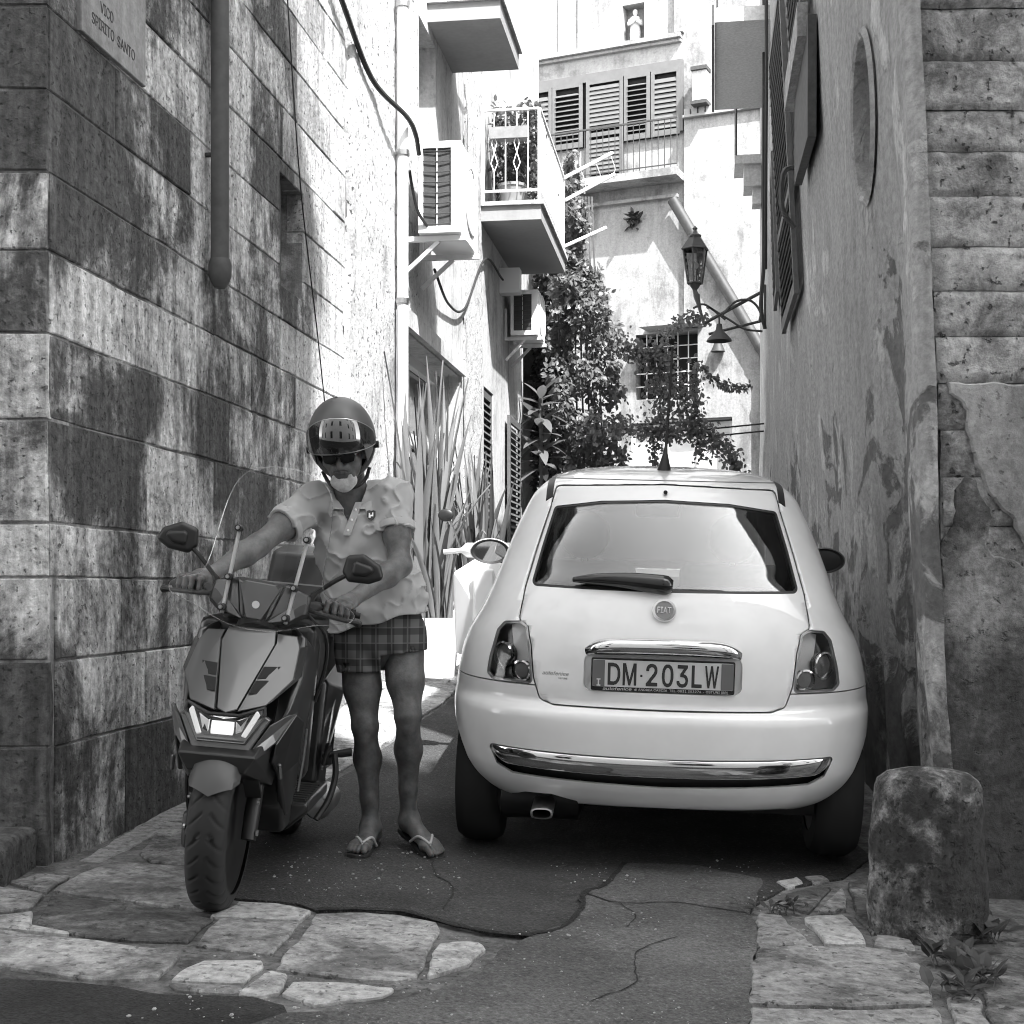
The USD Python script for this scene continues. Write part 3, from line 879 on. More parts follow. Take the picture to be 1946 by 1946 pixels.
# the small barred window
obj('window_lining', cat(*[bar(lwall(a, z0, o), lwall(b, z1, o), 0.05, 0.02, up=LN3) for a, b, z0, z1, o in ((7.59, 8.01, 2.75, 2.75, -0.27), (7.59, 8.01, 3.35, 3.35, -0.27))]), 'wood_dark', sb)
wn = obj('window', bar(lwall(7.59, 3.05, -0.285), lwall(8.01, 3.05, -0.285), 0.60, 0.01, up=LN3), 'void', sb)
for yb in (7.66, 7.72):
    obj('window_bar', tube([lwall(yb, 2.72, -0.05), lwall(yb, 3.38, -0.05)], 0.009, 8), 'iron', wn)

# street name stone
sg = thing('street_sign', 'smooth stone name plate with black capitals high on the left corner wall', 'sign', loc=lwall(5.4, 3.15))
sgp = Polygon([(wy(5.13), 3.152), (wy(5.72), 3.152), (wy(5.72), 3.60), (wy(5.13), 3.60)])
obj('slab', plate(sgp, 0.02, 0.004, O + LN3 * 0.017, LD3, Z3, LN3), 'plaque_white', sg)


def wall_text(txt, h, s, z, out, width=None, bold=False):
    m = meshkit.text_mesh(txt, h, 0.0015, bold)
    if width:
        m.apply_scale([width / m.extents[0], 1, 1])
    m.vertices[:, 0] -= m.vertices[:, 0].min()
    v = m.vertices
    return trimesh.Trimesh(O + np.outer(v[:, 0] + s, LD3) + np.outer(v[:, 1] + z, Z3) + np.outer(v[:, 2] + out, LN3), m.faces[:, ::-1] if np.dot(np.cross(LD3, Z3), LN3) < 0 else m.faces, process=False)


obj('lettering', cat(wall_text('VICO', 0.042, wy(5.29), 3.285, 0.0172, 0.115), wall_text('SPIRITO  SANTO', 0.042, wy(5.215), 3.215, 0.0172, 0.395)), 'ink', sg)

# drain pipe that ends half way down the stone
dp = thing('drain_pipe', 'dark rain pipe on the stone wall ending in a bulge above head height', 'drainpipe', loc=lwall(6.45, 2.40))
obj('pipe', tube([lwall(6.45, 2.60, 0.07), lwall(6.45, 7.5, 0.07)], 0.043, 16), 'pipe_dark', dp, smooth=40)
pr = lwall(6.45, 0, 0.07)
m = lathe([(0.0, 2.47), (0.025, 2.475), (0.042, 2.50), (0.054, 2.53), (0.055, 2.58), (0.046, 2.61), (0.0, 2.61)], 16)
m.apply_translation([pr[0], pr[1], 0])
obj('outlet', m, 'pipe_dark', dp, smooth=40)
for zc in (3.1, 4.6):
    obj('bracket', tube([lwall(6.45, zc, 0.0), lwall(6.45, zc, 0.03)], 0.012, 6), 'iron', dp)

# white down pipe where the two houses meet
wp = thing('drain_pipe', 'white painted down pipe running full height beside the rough render', 'drainpipe', loc=lwall(10.25, 0.3))
obj('pipe', tube([lwall(10.25, 0.3, 0.09), lwall(10.25, 7.5, 0.09)], 0.042, 14), 'pipe_white', wp, smooth=40)
for zc in (1.6, 3.2, 4.3, 5.4):
    q = lwall(10.25, zc, 0.09)
    m = lathe([(0.043, -0.02), (0.052, -0.02), (0.052, 0.02), (0.043, 0.02)], 14)
    m.apply_translation(q)
    obj('collar', m, 'steel', wp)

# ------------------------------------------------------------------ second house on the left: pale plaster
ph = thing('plaster_house', 'white plastered house with balconies along the left of the lane', 'house', loc=lwall(10.3, 0.4))
foot = [lwall(10.3, 0, 0)[:2], lwall(19.4, 0, 0)[:2], [-8, 21.0], [-8, 10.3]]
c1 = core(foot, -0.5, 11.0)
for s in (slot(10.62, 13.05, 0.0, 3.07, 0.32), slot(11.25, 11.95, 4.85, 5.75, 0.25), slot(14.55, 15.2, 0.5, 3.2, 0.15), slot(17.7, 19.2, 0.6, 4.3, 0.5)):
    c1 = c1 - s
obj('wall', c1, 'plaster_white', ph)
# rough render bands on its face
for (a, b, z0, z1, sd_) in ((13.3, 14.4, 0.7, 9.0, 1), (10.35, 11.2, 3.2, 9.0, 2)):
    n1, n2 = int((b - a) / 0.03), int((z1 - z0) / 0.05)
    yy, zz = np.meshgrid(np.linspace(a, b, n1), np.linspace(z0, z1, n2), indexing='ij')
    dd = 0.003 + 0.018 * meshkit.fbm(np.stack([yy * 16, zz * 16, zz * 0], -1), 3, sd_)
    edge_ = np.minimum(np.minimum(yy - a, b - yy) + 0.18 * (meshkit.fbm(np.stack([yy * 3, zz * 3, zz * 0 + sd_], -1), 3, sd_ + 4) - 0.5), 9)
    dd = np.where(edge_ < 0.02, -0.03, dd)
    obj('render_coat', grid_mesh(np.stack([lx(yy) + LN[0] * dd, yy + LN[1] * dd, zz], -1)[::-1]), 'stucco_rough', ph, smooth=True)
# shop door in its recess
dd_ = obj('door', bar(lwall(10.65, 1.75, -0.28), lwall(13.02, 1.75, -0.28), 2.6, 0.03, up=LN3), 'shutter_grey', ph)
for a, b in ((10.64, 10.72), (11.78, 11.88), (12.94, 13.03)):
    obj('door_post', bar(lwall((a + b) / 2, 0.4, -0.24), lwall((a + b) / 2, 3.06, -0.24), 0.05, b - a, up=LD3), 'white_paint', dd_)
for z in (2.35, 3.03):
    obj('door_rail', bar(lwall(10.64, z, -0.22), lwall(13.03, z, -0.22), 0.10, 0.06, up=LN3), 'white_paint', dd_)
for a, b in ((10.73, 11.77), (11.89, 12.93)):
    obj('fanlight_pane', bar(lwall(a, 2.69, -0.258), lwall(b, 2.69, -0.258), 0.56, 0.01, up=LN3), 'black_gloss', dd_)
    obj('door_pane', bar(lwall(a, 1.55, -0.258), lwall(b, 1.55, -0.258), 1.45, 0.01, up=LN3), 'black_gloss', dd_)
obj('lintel', bar(lwall(10.55, 3.16, 0.02), lwall(13.2, 3.16, 0.02), 0.14, 0.06, up=LN3), 'plaster_white', ph)
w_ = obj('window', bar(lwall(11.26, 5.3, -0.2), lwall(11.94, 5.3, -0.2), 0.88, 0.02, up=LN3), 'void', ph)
for k in range(3):
    yb = 11.27 + k * 0.33
    obj('window_frame', bar(lwall(yb, 4.86, -0.17), lwall(yb, 5.74, -0.17), 0.03, 0.05, up=LD3), 'shutter_grey', w_)
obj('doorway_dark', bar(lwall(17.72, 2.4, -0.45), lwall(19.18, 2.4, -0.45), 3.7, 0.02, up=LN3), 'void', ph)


def shutter(parent, ya, yb, z0, z1, P, N, mat, slat=0.075, frame=0.07, name='shutter', tilt=0.6, rail=None):
    """Louvred leaf: stiles, rails and every slat."""
    A = lambda yy, z, o=0.0: np.asarray(P(yy, z, o))
    th = 0.035
    U = A(yb, z0) - A(ya, z0)
    L = np.linalg.norm(U)
    U /= L
    sh = obj(name, bar(A(ya, z0) + U * frame / 2, A(ya, z1) + U * frame / 2, frame, th, up=N), mat, parent)
    obj('stile', bar(A(yb, z0) - U * frame / 2, A(yb, z1) - U * frame / 2, frame, th, up=N), mat, sh)
    rails = [z0 + frame * 0.8, z1 - frame * 0.6] + ([rail] if rail else [])
    for z in rails:
        obj('rail', bar(A(ya, z) + U * frame, A(yb, z) - U * frame, frame * 1.5 if z == rails[0] else frame * 1.1, th * 0.9, up=N), mat, sh)
    n = int((z1 - z0 - 3 * frame) / slat)
    for k in range(n):
        z = z0 + 1.9 * frame + (k + 0.5) * slat
        if rail and abs(z - rail) < frame * 0.9:
            continue
        up = N * math.cos(tilt) + Z3 * math.sin(tilt)
        obj('slat', bar(A(ya, z) + U * frame * 0.95, A(yb, z) - U * frame * 0.95, slat * 0.92, 0.009, up=up), mat, sh)
    return sh


s1 = shutter(ph, 14.56, 15.19, 0.85, 3.18, lambda a, z, o: lwall(a, z, -0.03 + o), LN3, 'shutter_dark')
s2 = shutter(ph, 16.05, 17.0, 0.95, 3.08, lambda a, z, o: lwall(a, z, 0.05 + o), LN3, 'shutter_dark')


def balcony(name, label, ya, yb, z, out, rail_h, ornate, parent_loc):
    b = thing(name, label, 'balcony', loc=lwall(ya, z - 0.15))
    slab = [lwall(ya, 0, 0.0)[:2], lwall(yb, 0, 0.0)[:2], lwall(yb, 0, out)[:2], lwall(ya, 0, out)[:2]]
    p = Polygon(slab)
    q = np.array(p.exterior.coords)[:-1]
    q = q if p.exterior.is_ccw else q[::-1]
    obj('slab', core(q, z - 0.15, z), 'facade_far', b)
    p2 = np.array(Polygon(q).buffer(0.03, join_style=2).exterior.coords)[:-1]
    p2 = p2 if Polygon(p2).exterior.is_ccw else p2[::-1]
    obj('floor_edge', core(p2, z + 0.003, z + 0.045), 'plaster_white', b)
    pts = [lwall(ya + 0.02, z, 0.03), lwall(ya + 0.02, z, out - 0.02), lwall(yb - 0.02, z, out - 0.02), lwall(yb - 0.02, z, 0.03)]
    R = obj('railing', cat(*[bar(pts[i] + Z3 * zz_, pts[i + 1] + Z3 * zz_, 0.035, 0.02) for i in range(3) for zz_ in (0.16, rail_h)]), 'white_paint', b)
    for q_ in pts:
        obj('rail_post', bar(q_ + Z3 * 0.04, q_ + Z3 * rail_h, 0.03, 0.03, up=LD3), 'white_paint', R)
    for i in range(3):
        L = np.linalg.norm(pts[i + 1] - pts[i])
        n = max(3, int(L / 0.105))
        for k in range(1, n):
            q0 = pts[i] + (pts[i + 1] - pts[i]) * k / n
            t = (pts[i + 1] - pts[i]) / L
            if ornate and k % 2 == 1:
                s = 0.035
                zig = [(0, 0.16), (0, 0.36), (s, 0.45), (0, 0.56), (-s, 0.45), (0, 0.36)]
                up = [(0, 0.56), (-s * 0.8, 0.66), (0, 0.74), (s * 0.8, 0.66), (0, 0.56)]
                ms = [tube([q0 + t * a[0] + Z3 * a[1], q0 + t * c[0] + Z3 * c[1]], 0.006, 5) for a, c in zip(zig, zig[1:])]
                ms += [tube([q0 + t * a[0] + Z3 * a[1], q0 + t * c[0] + Z3 * c[1]], 0.006, 5) for a, c in zip(up, up[1:])]
                ms += [tube([q0 + Z3 * 0.74, q0 + Z3 * rail_h], 0.006, 5)]
                obj('baluster', cat(*ms), 'white_paint', R)
            else:
                obj('baluster', tube([q0 + Z3 * 0.16, q0 + Z3 * rail_h], 0.007, 5), 'white_paint', R)
    return b


balcony('balcony', 'white balcony slab cut by the top edge beside the white pipe', 11.6, 12.75, 5.98, 0.62, 1.0, False, None)
balcony('balcony', 'white ornate-railed balcony full of potted greenery above the lane', 14.3, 16.75, 5.02, 0.64, 1.0, True, None)

# ------------------------------------------------------------------ house on the right
BAT = 0.05


def bat(y):
    return BAT * np.clip((16.5 - np.asarray(y, float)) / 5.0, 0, 1)


def rwall(y, z, out=0.0):
    """Point on the battered lane face of the right-hand house."""
    return np.array([rx(y) - bat(y) * (min(z, 9) - 1.5) - LN[0] * out, y - LN[1] * out, z])


RN3 = -LN3
rh = thing('rendered_house', 'house on the right with streaked grey render and a round wall opening', 'house', loc=(1.5, 5.0, 0.0))
HR = 9.8
HN = 5.6
HM = 7.9
nyR = np.concatenate([np.linspace(5.06, 10.5, 150), np.linspace(10.55, 20.0, 60)])
nzR = np.concatenate([np.linspace(-0.4, 4.2, 130), np.linspace(4.25, HR, 50)])
YY, ZZ = np.meshgrid(nyR, nzR, indexing='ij')
f1 = meshkit.fbm(np.stack([YY * 1.1, ZZ * 0.35, YY * 0], -1), 4, 21) - 0.5
f2 = meshkit.fbm(np.stack([YY * 6, ZZ * 2.0, YY * 0], -1), 4, 22) - 0.5
f3 = meshkit.fbm(np.stack([YY * 3.5, ZZ * 0.9, YY * 0], -1), 3, 25)
low = np.clip(1.6 - ZZ, 0, 1.6) / 1.6
near = np.exp(-((YY - 6.0) / 1.3) ** 2)
dR = -0.10 * f1 * (0.4 + 0.6 * near) - 0.035 * f2 - 0.05 * low * np.clip(f3 - 0.45, 0, 1) * 3 * near
dR -= 0.06 * np.exp(-((YY - 5.75) / 0.35) ** 2)          # shallow vertical hollow near the corner
cy, cz, cr = 6.12, 3.16, 0.345
rad = np.hypot(YY - cy, ZZ - cz)
dR = dR + 0.02
dR *= np.clip((rad - 0.42) / 0.5, 0, 1) * np.where(ZZ > 2.8, np.clip(1 - (ZZ - 2.8) / 0.5, 0.12, 1), 1)
X_ = rx(YY) - bat(YY) * (np.minimum(ZZ, 9) - 1.5) - LN[0] * dR
Y_ = YY - LN[1] * dR
side = np.stack([X_, Y_, ZZ], -1)
m = grid_mesh(side)
cen = m.vertices[m.faces].mean(1)
# the round opening: faces inside it removed, a splayed reveal put in
inside = (np.hypot(cen[:, 1] - cy, cen[:, 2] - cz) < cr) | ((cen[:, 1] < 10.3) & (cen[:, 2] > HN)) | ((cen[:, 1] < 15.8) & (cen[:, 2] > HM))
m = trimesh.Trimesh(m.vertices, m.faces[~inside], process=False)
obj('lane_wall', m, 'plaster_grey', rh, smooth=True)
ang = np.linspace(0, 2 * math.pi, 49)
ring = lambda rr, o: np.stack([rwall(cy + rr * math.cos(a), cz + rr * math.sin(a), o) for a in ang])
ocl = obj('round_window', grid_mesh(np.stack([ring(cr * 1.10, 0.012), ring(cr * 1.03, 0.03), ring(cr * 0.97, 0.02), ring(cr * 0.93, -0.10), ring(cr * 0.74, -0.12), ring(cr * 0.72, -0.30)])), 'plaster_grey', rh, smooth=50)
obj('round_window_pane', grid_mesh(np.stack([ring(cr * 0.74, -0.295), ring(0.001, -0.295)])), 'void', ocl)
body = core([[1.75, 5.25], [9, 5.25], [9, 10.3], [2.46, 10.3]], -0.5, HN) + core([[2.46, 10.3], [9, 10.3], [9, 15.8], [3.3, 15.8]], -0.5, HM) + core([[3.3, 15.8], [9, 15.8], [9, 20], [4.4, 20], [3.9, 20]], -0.5, HR - 0.05)
obj('core_wall', body, 'mortar_dark', rh)
# rounded corner and the front
col0 = side[0][nzR < HN + .1]
nzR = nzR[nzR < HN + .1]
cor = []
for k in range(9):
    a = k / 8 * math.pi / 2
    q = col0.copy()
    w = 0.02 * (meshkit.fbm(np.stack([nzR * 2.4, nzR * 0 + k * .2, nzR * 0], 1), 4, 33) - 0.5) * min(k, 1)
    q[:, 0] += 0.045 * (1 - math.cos(a)) + w
    q[:, 1] += (4.975 - col0[:, 1]) * math.sin(a) + w
    cor.append(q)
obj('corner', grid_mesh(np.array(cor)[::-1]), 'plaster_grey', rh, smooth=True)
FY = 5.012
RL = [-0.3, 0.35, 0.62, 0.87, 1.11, 1.30, 1.48, 1.65, 1.82, 1.99, 2.155, 2.315, 2.50, 2.66, 2.81, 2.99, 3.18, 3.36, 3.54, 3.72, 3.9, 4.2, 4.5, 4.8, 5.1, 5.4, 5.7, 6.0]


def facade_stones():
    r = random.Random(77)
    for k in range(len(RL) - 1):
        z0, z1 = RL[k], RL[k + 1]
        if z1 < 0.9:
            continue
        s = 1.560 - BAT * ((z0 + z1) / 2 - 1.5)
        while s < 2.6:
            e = s + r.uniform(0.34, 0.62)
            # pitted soft stone: a small relief grid with rounded arrises
            n, mm = 22, 11
            A, B = np.meshgrid(np.linspace(0, 1, n), np.linspace(0, 1, mm), indexing='ij')
            X, Zg = s + A * (e - s - 0.003), z0 + B * (z1 - z0 - 0.003)
            ed = np.minimum(np.minimum(A, 1 - A) * (e - s), np.minimum(B, 1 - B) * (z1 - z0))
            pr_ = 0.014 + r.uniform(-0.002, 0.003) - 0.010 * np.exp(-ed / 0.004) + 0.026 * (meshkit.fbm(np.stack([X * 11, Zg * 17, X * 0], -1), 4, 5) - 0.5)
            obj('stone_block', grid_mesh(np.stack([X, FY - pr_, Zg], -1)), 'stone_rough', rh, smooth=60)
            s = e


facade_stones()
obj('front_wall', bx(1.56, 9, FY + .004, FY + 0.25, -0.5, HN), 'stone_rough', rh)


def coat(poly, y0, seed, mat, name, thick):
    """A coat of plaster with a broken edge over the front wall."""
    c = np.array(Polygon(poly).exterior.segmentize(0.012).coords)[:-1]
    q = np.c_[c, np.zeros(len(c))]
    inner = (c[:, 0] < 2.0)
    c = c + inner[:, None] * 0.045 * (np.stack([meshkit.fbm(q * 12, 4, seed), meshkit.fbm(q * 12 + 70, 4, seed + 1)], 1) - 0.5)
    p = Polygon(c).buffer(0)
    p = max(p.geoms, key=lambda g: g.area) if hasattr(p, 'geoms') else p
    return obj(name, plate(p, thick, 0.006, np.array([0, y0, 0]), np.array([1.0, 0, 0]), Z3, np.array([0, -1.0, 0])), mat, rh)


pf = lambda px, py: ((px - 973) / 2620 * 5.0, 1.08 + (1115 - py) / 2620 * 5.0)
coat([(6, 1.815), pf(1796, 730), pf(1802, 752), pf(1822, 766), pf(1838, 783), pf(1835, 815), pf(1841, 852), pf(1851, 885), pf(1864, 912), pf(1875, 936), pf(1902, 976), pf(1925, 990), pf(1944, 1035), pf(2000, 1090), (6, 1.05)], FY - 0.034, 3, 'plaster_smooth', 'plaster_coat', 0.03)
coat([pf(1782, 1045), pf(1812, 1005), pf(1814, 935), pf(1832, 905), pf(1848, 912), pf(1864, 940), pf(1880, 962), pf(1892, 985), pf(1880, 1010), pf(1876, 1040), pf(1890, 1056), pf(1925, 1062), pf(1950, 1085), (6, 1.0), (6, -0.3), (1.60, -0.3)], FY - 0.026, 9, 'plaster_low', 'plaster_coat', 0.022)
# shutters and patches on the lane face
shutter(rh, 9.85, 11.45, 3.18, 5.45, lambda a, z, o: rwall(a, z, 0.06 + o), RN3, 'shutter_dark', rail=3.95)
shutter(rh, 8.25, 9.3, 4.45, 5.5, lambda a, z, o: rwall(a, z, 0.06 + o), RN3, 'shutter_dark')
shutter(rh, 12.7, 13.6, 3.8, 5.1, lambda a, z, o: rwall(a, z, 0.04 + o), RN3, 'shutter_dark')
obj('weathered_board', bar(rwall(8.0, 4.05, 0.05), rwall(9.15, 4.1, 0.05), 0.7, 0.05, up=RN3), 'wood_dark', rh)
obj('window_sill', bar(rwall(8.1, 4.42, 0.08), rwall(9.4, 4.42, 0.08), 0.06, 0.2, up=Z3), 'plaster_grey', rh)
obj('shutter_hook', tube(smoothpts([rwall(9.75, 4.05, 0.0), rwall(9.7, 4.0, 0.12), rwall(9.72, 3.75, 0.14), rwall(9.75, 3.62, 0.06)], 12), 0.02, 6), 'iron', rh)

# bare slab balcony at the far end, and the small iron one
fb = thing('balcony', 'bare concrete balcony seen from below at the top of the far right wall', 'balcony', loc=rwall(16.2, 7.7))
q = [rwall(16.2, 7.7)[:2] + [0.02, 0], rwall(19.2, 7.7)[:2] + [0.02, 0], rwall(19.2, 7.7, 0.66)[:2], rwall(16.2, 7.7, 0.66)[:2]]
pq = Polygon(q)
q = np.array(pq.exterior.coords)[:-1] if pq.exterior.is_ccw else np.array(pq.exterior.coords)[:-1][::-1]
obj('slab', core(q, 7.75, 7.92), 'facade_street', fb)
obj('edge', cat(bar(list(rwall(16.2, 7.84, 0.68)), list(rwall(19.2, 7.84, 0.68)), 0.03, 0.24)), 'iron', fb)
for k in range(26):
    t = k / 25
    b0 = rwall(16.2, 7.93, 0.63) * (1 - t) + rwall(19.2, 7.93, 0.63) * t
    obj('baluster', tube([b0, b0 + Z3 * 0.9], 0.01, 5), 'iron', fb)
ib = thing('balcony', 'tiny iron balcony on a stone corbel at the lane end', 'balcony', loc=rwall(19.4, 6.3))
obj('corbel', cat(bar(rwall(19.2, 7.05, 0.2), rwall(19.9, 7.05, 0.2), 0.36, 0.12), bar(rwall(19.3, 6.85, 0.13), rwall(19.8, 6.85, 0.13), 0.24, 0.30), bar(rwall(19.4, 6.6, 0.07), rwall(19.7, 6.6, 0.07), 0.12, 0.25)), 'facade_street', ib)
for k in range(6):
    b0 = rwall(19.2 + k * 0.14, 7.1, 0.36)
    obj('baluster', tube([b0, b0 + Z3 * 0.85], 0.012, 5), 'iron', ib)
obj('top_rail', cat(bar(rwall(19.2, 7.95, 0.36), rwall(19.9, 7.95, 0.36), 0.03, 0.03), bar(rwall(19.2, 7.95, 0.0), rwall(19.2, 7.95, 0.36), 0.03, 0.03)), 'iron', ib)

# ------------------------------------------------------------------ house across the end of the lane
FU = np.array([1, -0.45, 0]) / math.hypot(1, 0.45)
FN = np.array([-0.45, -1, 0]) / math.hypot(1, 0.45)
FO = np.array([0, 27.2, 0.0])


def fw(u, z, out=0.0):
    return FO + FU * u + Z3 * z + FN * out


def fpx(px, py):
    t = (px - 973) / 2620
    Y = 27.2 / (1 + 0.45 * t)
    return t * Y * math.hypot(1, 0.45), 1.08 + (1115 - py) / 2620 * Y


def fslab(u0, u1, z0, z1, o0, o1):
    c = [fw(u0, 0, o0)[:2], fw(u1, 0, o0)[:2], fw(u1, 0, o1)[:2], fw(u0, 0, o1)[:2]]
    p = Polygon(c)
    c = np.array(p.exterior.coords)[:-1]
    return core(c if p.exterior.is_ccw else c[::-1], z0, z1)


eh = thing('end_house', 'tall sunlit plastered house closing the lane, with a shuttered balcony', 'house', loc=(0, 27.2, 1.8))
U = lambda px: fpx(px, 0)[0]
Zp = lambda px, py: fpx(px, py)[1]
zt, zb = 10.78, 8.78            # shutter tops and balcony floor
wall = fslab(-3.5, 9.0, 0, 17, -4, 0)
nu0, nu1 = U(1183), U(1224)
wall = wall - fslab(nu0, nu1, 11.42, 12.14, -0.28, 0.5)
gu0, gu1 = U(1196), U(1392)
wall = wall - fslab(gu0, gu1, 0, 4.18, -0.25, 0.5)
hu0, hu1 = U(1208), U(1327)
wall = wall - fslab(hu0, hu1, 4.62, 5.85, -0.3, 0.5)
du0, du1 = U(1001), U(1300)
obj('wall', wall, 'facade_pale', eh)
obj('cornice', cat(fslab(-0.9, U(1297), 11.32, 11.40, 0, 0.16), fslab(-0.9, U(1296), 11.26, 11.315, 0, 0.08)), 'facade_pale', eh)
for px in (1062, 1099):
    obj('pilaster', fslab(U(px), U(px) + 0.1, 11.42, 16.8, -0.01, 0.035), 'facade_pale', eh)
obj('pilaster', fslab(U(1285), U(1285) + 0.16, 11.42, 16.8, -0.01, 0.12), 'facade_pale', eh)
FP = lambda a, z, o=0.0: fw(a, z, 0.08 + o)
obj('shutter_surround', cat(fslab(du0 - 0.05, du1, zt - 0.02, zt + 0.14, 0.0, 0.09), fslab(du0 - 0.05, du0 + 0.03, zb + 0.85, zt - 0.02, 0, 0.09), fslab(du1 - 0.1, du1, zb + 0.8, zt - 0.02, 0, 0.09)), 'shutter_grey', eh)
w0 = du0 + 0.03
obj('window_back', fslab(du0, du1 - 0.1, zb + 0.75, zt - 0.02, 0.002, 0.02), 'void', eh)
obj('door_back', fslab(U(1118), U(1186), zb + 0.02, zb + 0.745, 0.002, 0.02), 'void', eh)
shutter(eh, U(1004), U(1052), zb + 0.75, zt, FP, FN, 'shutter_grey', tilt=0.35, slat=0.095)
shutter(eh, U(1053), U(1110), zb + 0.75, zt, FP, FN, 'shutter_grey', tilt=0.9, slat=0.095)
shutter(eh, U(1117), U(1187), zb + 0.05, zt, FP, FN, 'shutter_grey', tilt=0.3, slat=0.085, rail=zb + 0.95)
shutter(eh, U(1189), U(1238), zb + 0.75, zt, FP, FN, 'shutter_grey', tilt=1.0, slat=0.095)
shutter(eh, U(1240), U(1295), zb + 0.75, zt, FP, FN, 'shutter_grey', tilt=0.35, slat=0.095)
bf = obj('balcony_floor', fslab(U(1030), U(1302), zb - 0.14, zb, 0, 0.55), 'facade_pale', eh)
obj('balcony_string', fslab(U(1050), U(1290), zb - 0.42, zb - 0.36, 0, 0.10), 'facade_pale', eh)
br = obj('balcony_railing', cat(bar(fw(U(1030), zb + 0.92, 0.5), fw(U(1302), zb + 0.92, 0.5), 0.03, 0.03), bar(fw(U(1030), zb + 0.07, 0.5), fw(U(1302), zb + 0.07, 0.5), 0.02, 0.02)), 'pipe_grey', eh)
nb = 24
for k in range(nb + 1):
    u = U(1030) + (U(1302) - U(1030)) * k / nb
    obj('baluster', tube([fw(u, zb + 0.02, 0.5), fw(u, zb + 0.92, 0.5)], 0.009, 5), 'pipe_grey', br)
# lower part: the window behind the vine, its hood, the gate
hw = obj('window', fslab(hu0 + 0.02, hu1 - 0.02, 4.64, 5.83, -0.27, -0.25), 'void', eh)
for k in range(1, 6):
    u = hu0 + (hu1 - hu0) * k / 6
    obj('window_bar', tube([fw(u, 4.62, -0.05), fw(u, 5.85, -0.05)], 0.012, 5), 'white_paint', hw)
for k in range(1, 5):
    z = 4.62 + 1.23 * k / 5
    obj('window_bar', tube([fw(hu0, z, -0.065), fw(hu1, z, -0.065)], 0.012, 5), 'white_paint', hw)
obj('hood', fslab(U(1230), U(1340), 5.9, 6.0, 0, 0.5), 'facade_pale', eh)
gt = obj('gate', fslab(gu0 + 0.03, gu1 - 0.03, 1.0, 4.15, -0.2, -0.16), 'white_paint', eh)
for z in (2.0, 2.95, 3.95):
    obj('gate_rail', fslab(gu0 + 0.03, gu1 - 0.03, z, z + 0.09, -0.158, -0.13), 'white_paint', gt)
for px in (1200, 1262, 1325, 1387):
    obj('gate_stile', fslab(U(px) - 0.04, U(px) + 0.04, 1.0, 4.15, -0.128, -0.11), 'white_paint', gt)
# lower wing standing forward on the right
obj('low_wing', fslab(U(1303), U(1303) + 4.5, 0, Zp(1360, 222), 0.002, 0.10) - fslab(gu0 - 1, gu1 + 0.02, -1, 4.2, -1, 1) - fslab(hu0 - 1, hu1 + 0.02, 4.6, 5.9, -1, 1), 'facade_pale', eh)
tl = obj('tile_edge', fslab(U(1303), U(1303) + 4.5, Zp(1360, 222) + 0.003, Zp(1360, 222) + 0.05, 0.0, 0.2), 'facade_far', eh)
for k in range(30):
    u = U(1303) + 0.08 + k * 0.14
    obj('roof_tile', fslab(u - 0.055, u + 0.055, Zp(1360, 222) + 0.055, Zp(1360, 222) + 0.16, 0.0, 0.19), 'facade_far', tl)
bw = obj('bay_window', fslab(U(1326), U(1352), 10.0, 10.55, 0.105, 0.35), 'facade_street', eh)
obj('bay_window_sill', cat(fslab(U(1324), U(1354), 9.93, 9.995, 0.105, 0.40), fslab(U(1324), U(1354), 10.553, 10.62, 0.105, 0.40)), 'iron', bw)
st = thing('statue', 'small robed stone statue with joined hands standing in a wall niche', 'statue', loc=fw((nu0 + nu1) / 2, 11.423, -0.1))
SC = fw((nu0 + nu1) / 2, 11.423, -0.12)
rob = lathe([(0, 0), (0.13, 0.0), (0.135, 0.05), (0.10, 0.07), (0.105, 0.2), (0.09, 0.34), (0.11, 0.42), (0.09, 0.50), (0.03, 0.53), (0.03, 0.55), (0, 0.55)], 18)
rob.apply_scale([1, 0.7, 1])
rob.apply_translation(SC)
obj('robe', rob, 'facade_street', st, smooth=50)
hd = trimesh.creation.icosphere(2, 0.055)
hd.apply_scale([0.9, 0.95, 1.15])
hd.apply_translation(SC + [0, 0, 0.60])
obj('head', hd, 'facade_street', st, smooth=True)
for s in (-1, 1):
    obj('arm', tube(smoothpts([SC + [s * 0.10, 0, 0.46], SC + [s * 0.13, -0.03, 0.36], SC + [s * 0.04, -0.11, 0.40], SC + [0, -0.12, 0.45]], 10), 0.028, 8), 'facade_street', st, smooth=50)
# slanting waste pipe
wpp = thing('drain_pipe', 'thick grey waste pipe slanting down the end wall then dropping straight', 'drainpipe', loc=fw(U(1462), 2.0, 0.2))
pp = [fw(*fpx(1284, 385), 0.2), fw(*fpx(1330, 462), 0.2), fw(*fpx(1400, 578), 0.2), fw(*fpx(1448, 660), 0.2)]
low_ = fw(U(1461), fpx(1461, 690)[1], 0.2)
obj('pipe', tube(pp, 0.10, 14), 'pipe_grey', wpp, smooth=40)
obj('elbow', tube(smoothpts([pp[-1], fw(U(1457), fpx(1457, 672)[1], 0.2), low_], 8), 0.112, 14), 'pipe_grey', wpp, smooth=40)
obj('pipe', tube([low_, [low_[0], low_[1], 1.2]], 0.095, 14), 'pipe_grey', wpp, smooth=40)
for z in (2.9, 4.6):
    m = lathe([(0.096, -0.04), (0.115, -0.04), (0.115, 0.04), (0.096, 0.04)], 14)
    m.apply_translation([low_[0], low_[1], z])
    obj('collar', m, 'pipe_grey', wpp)

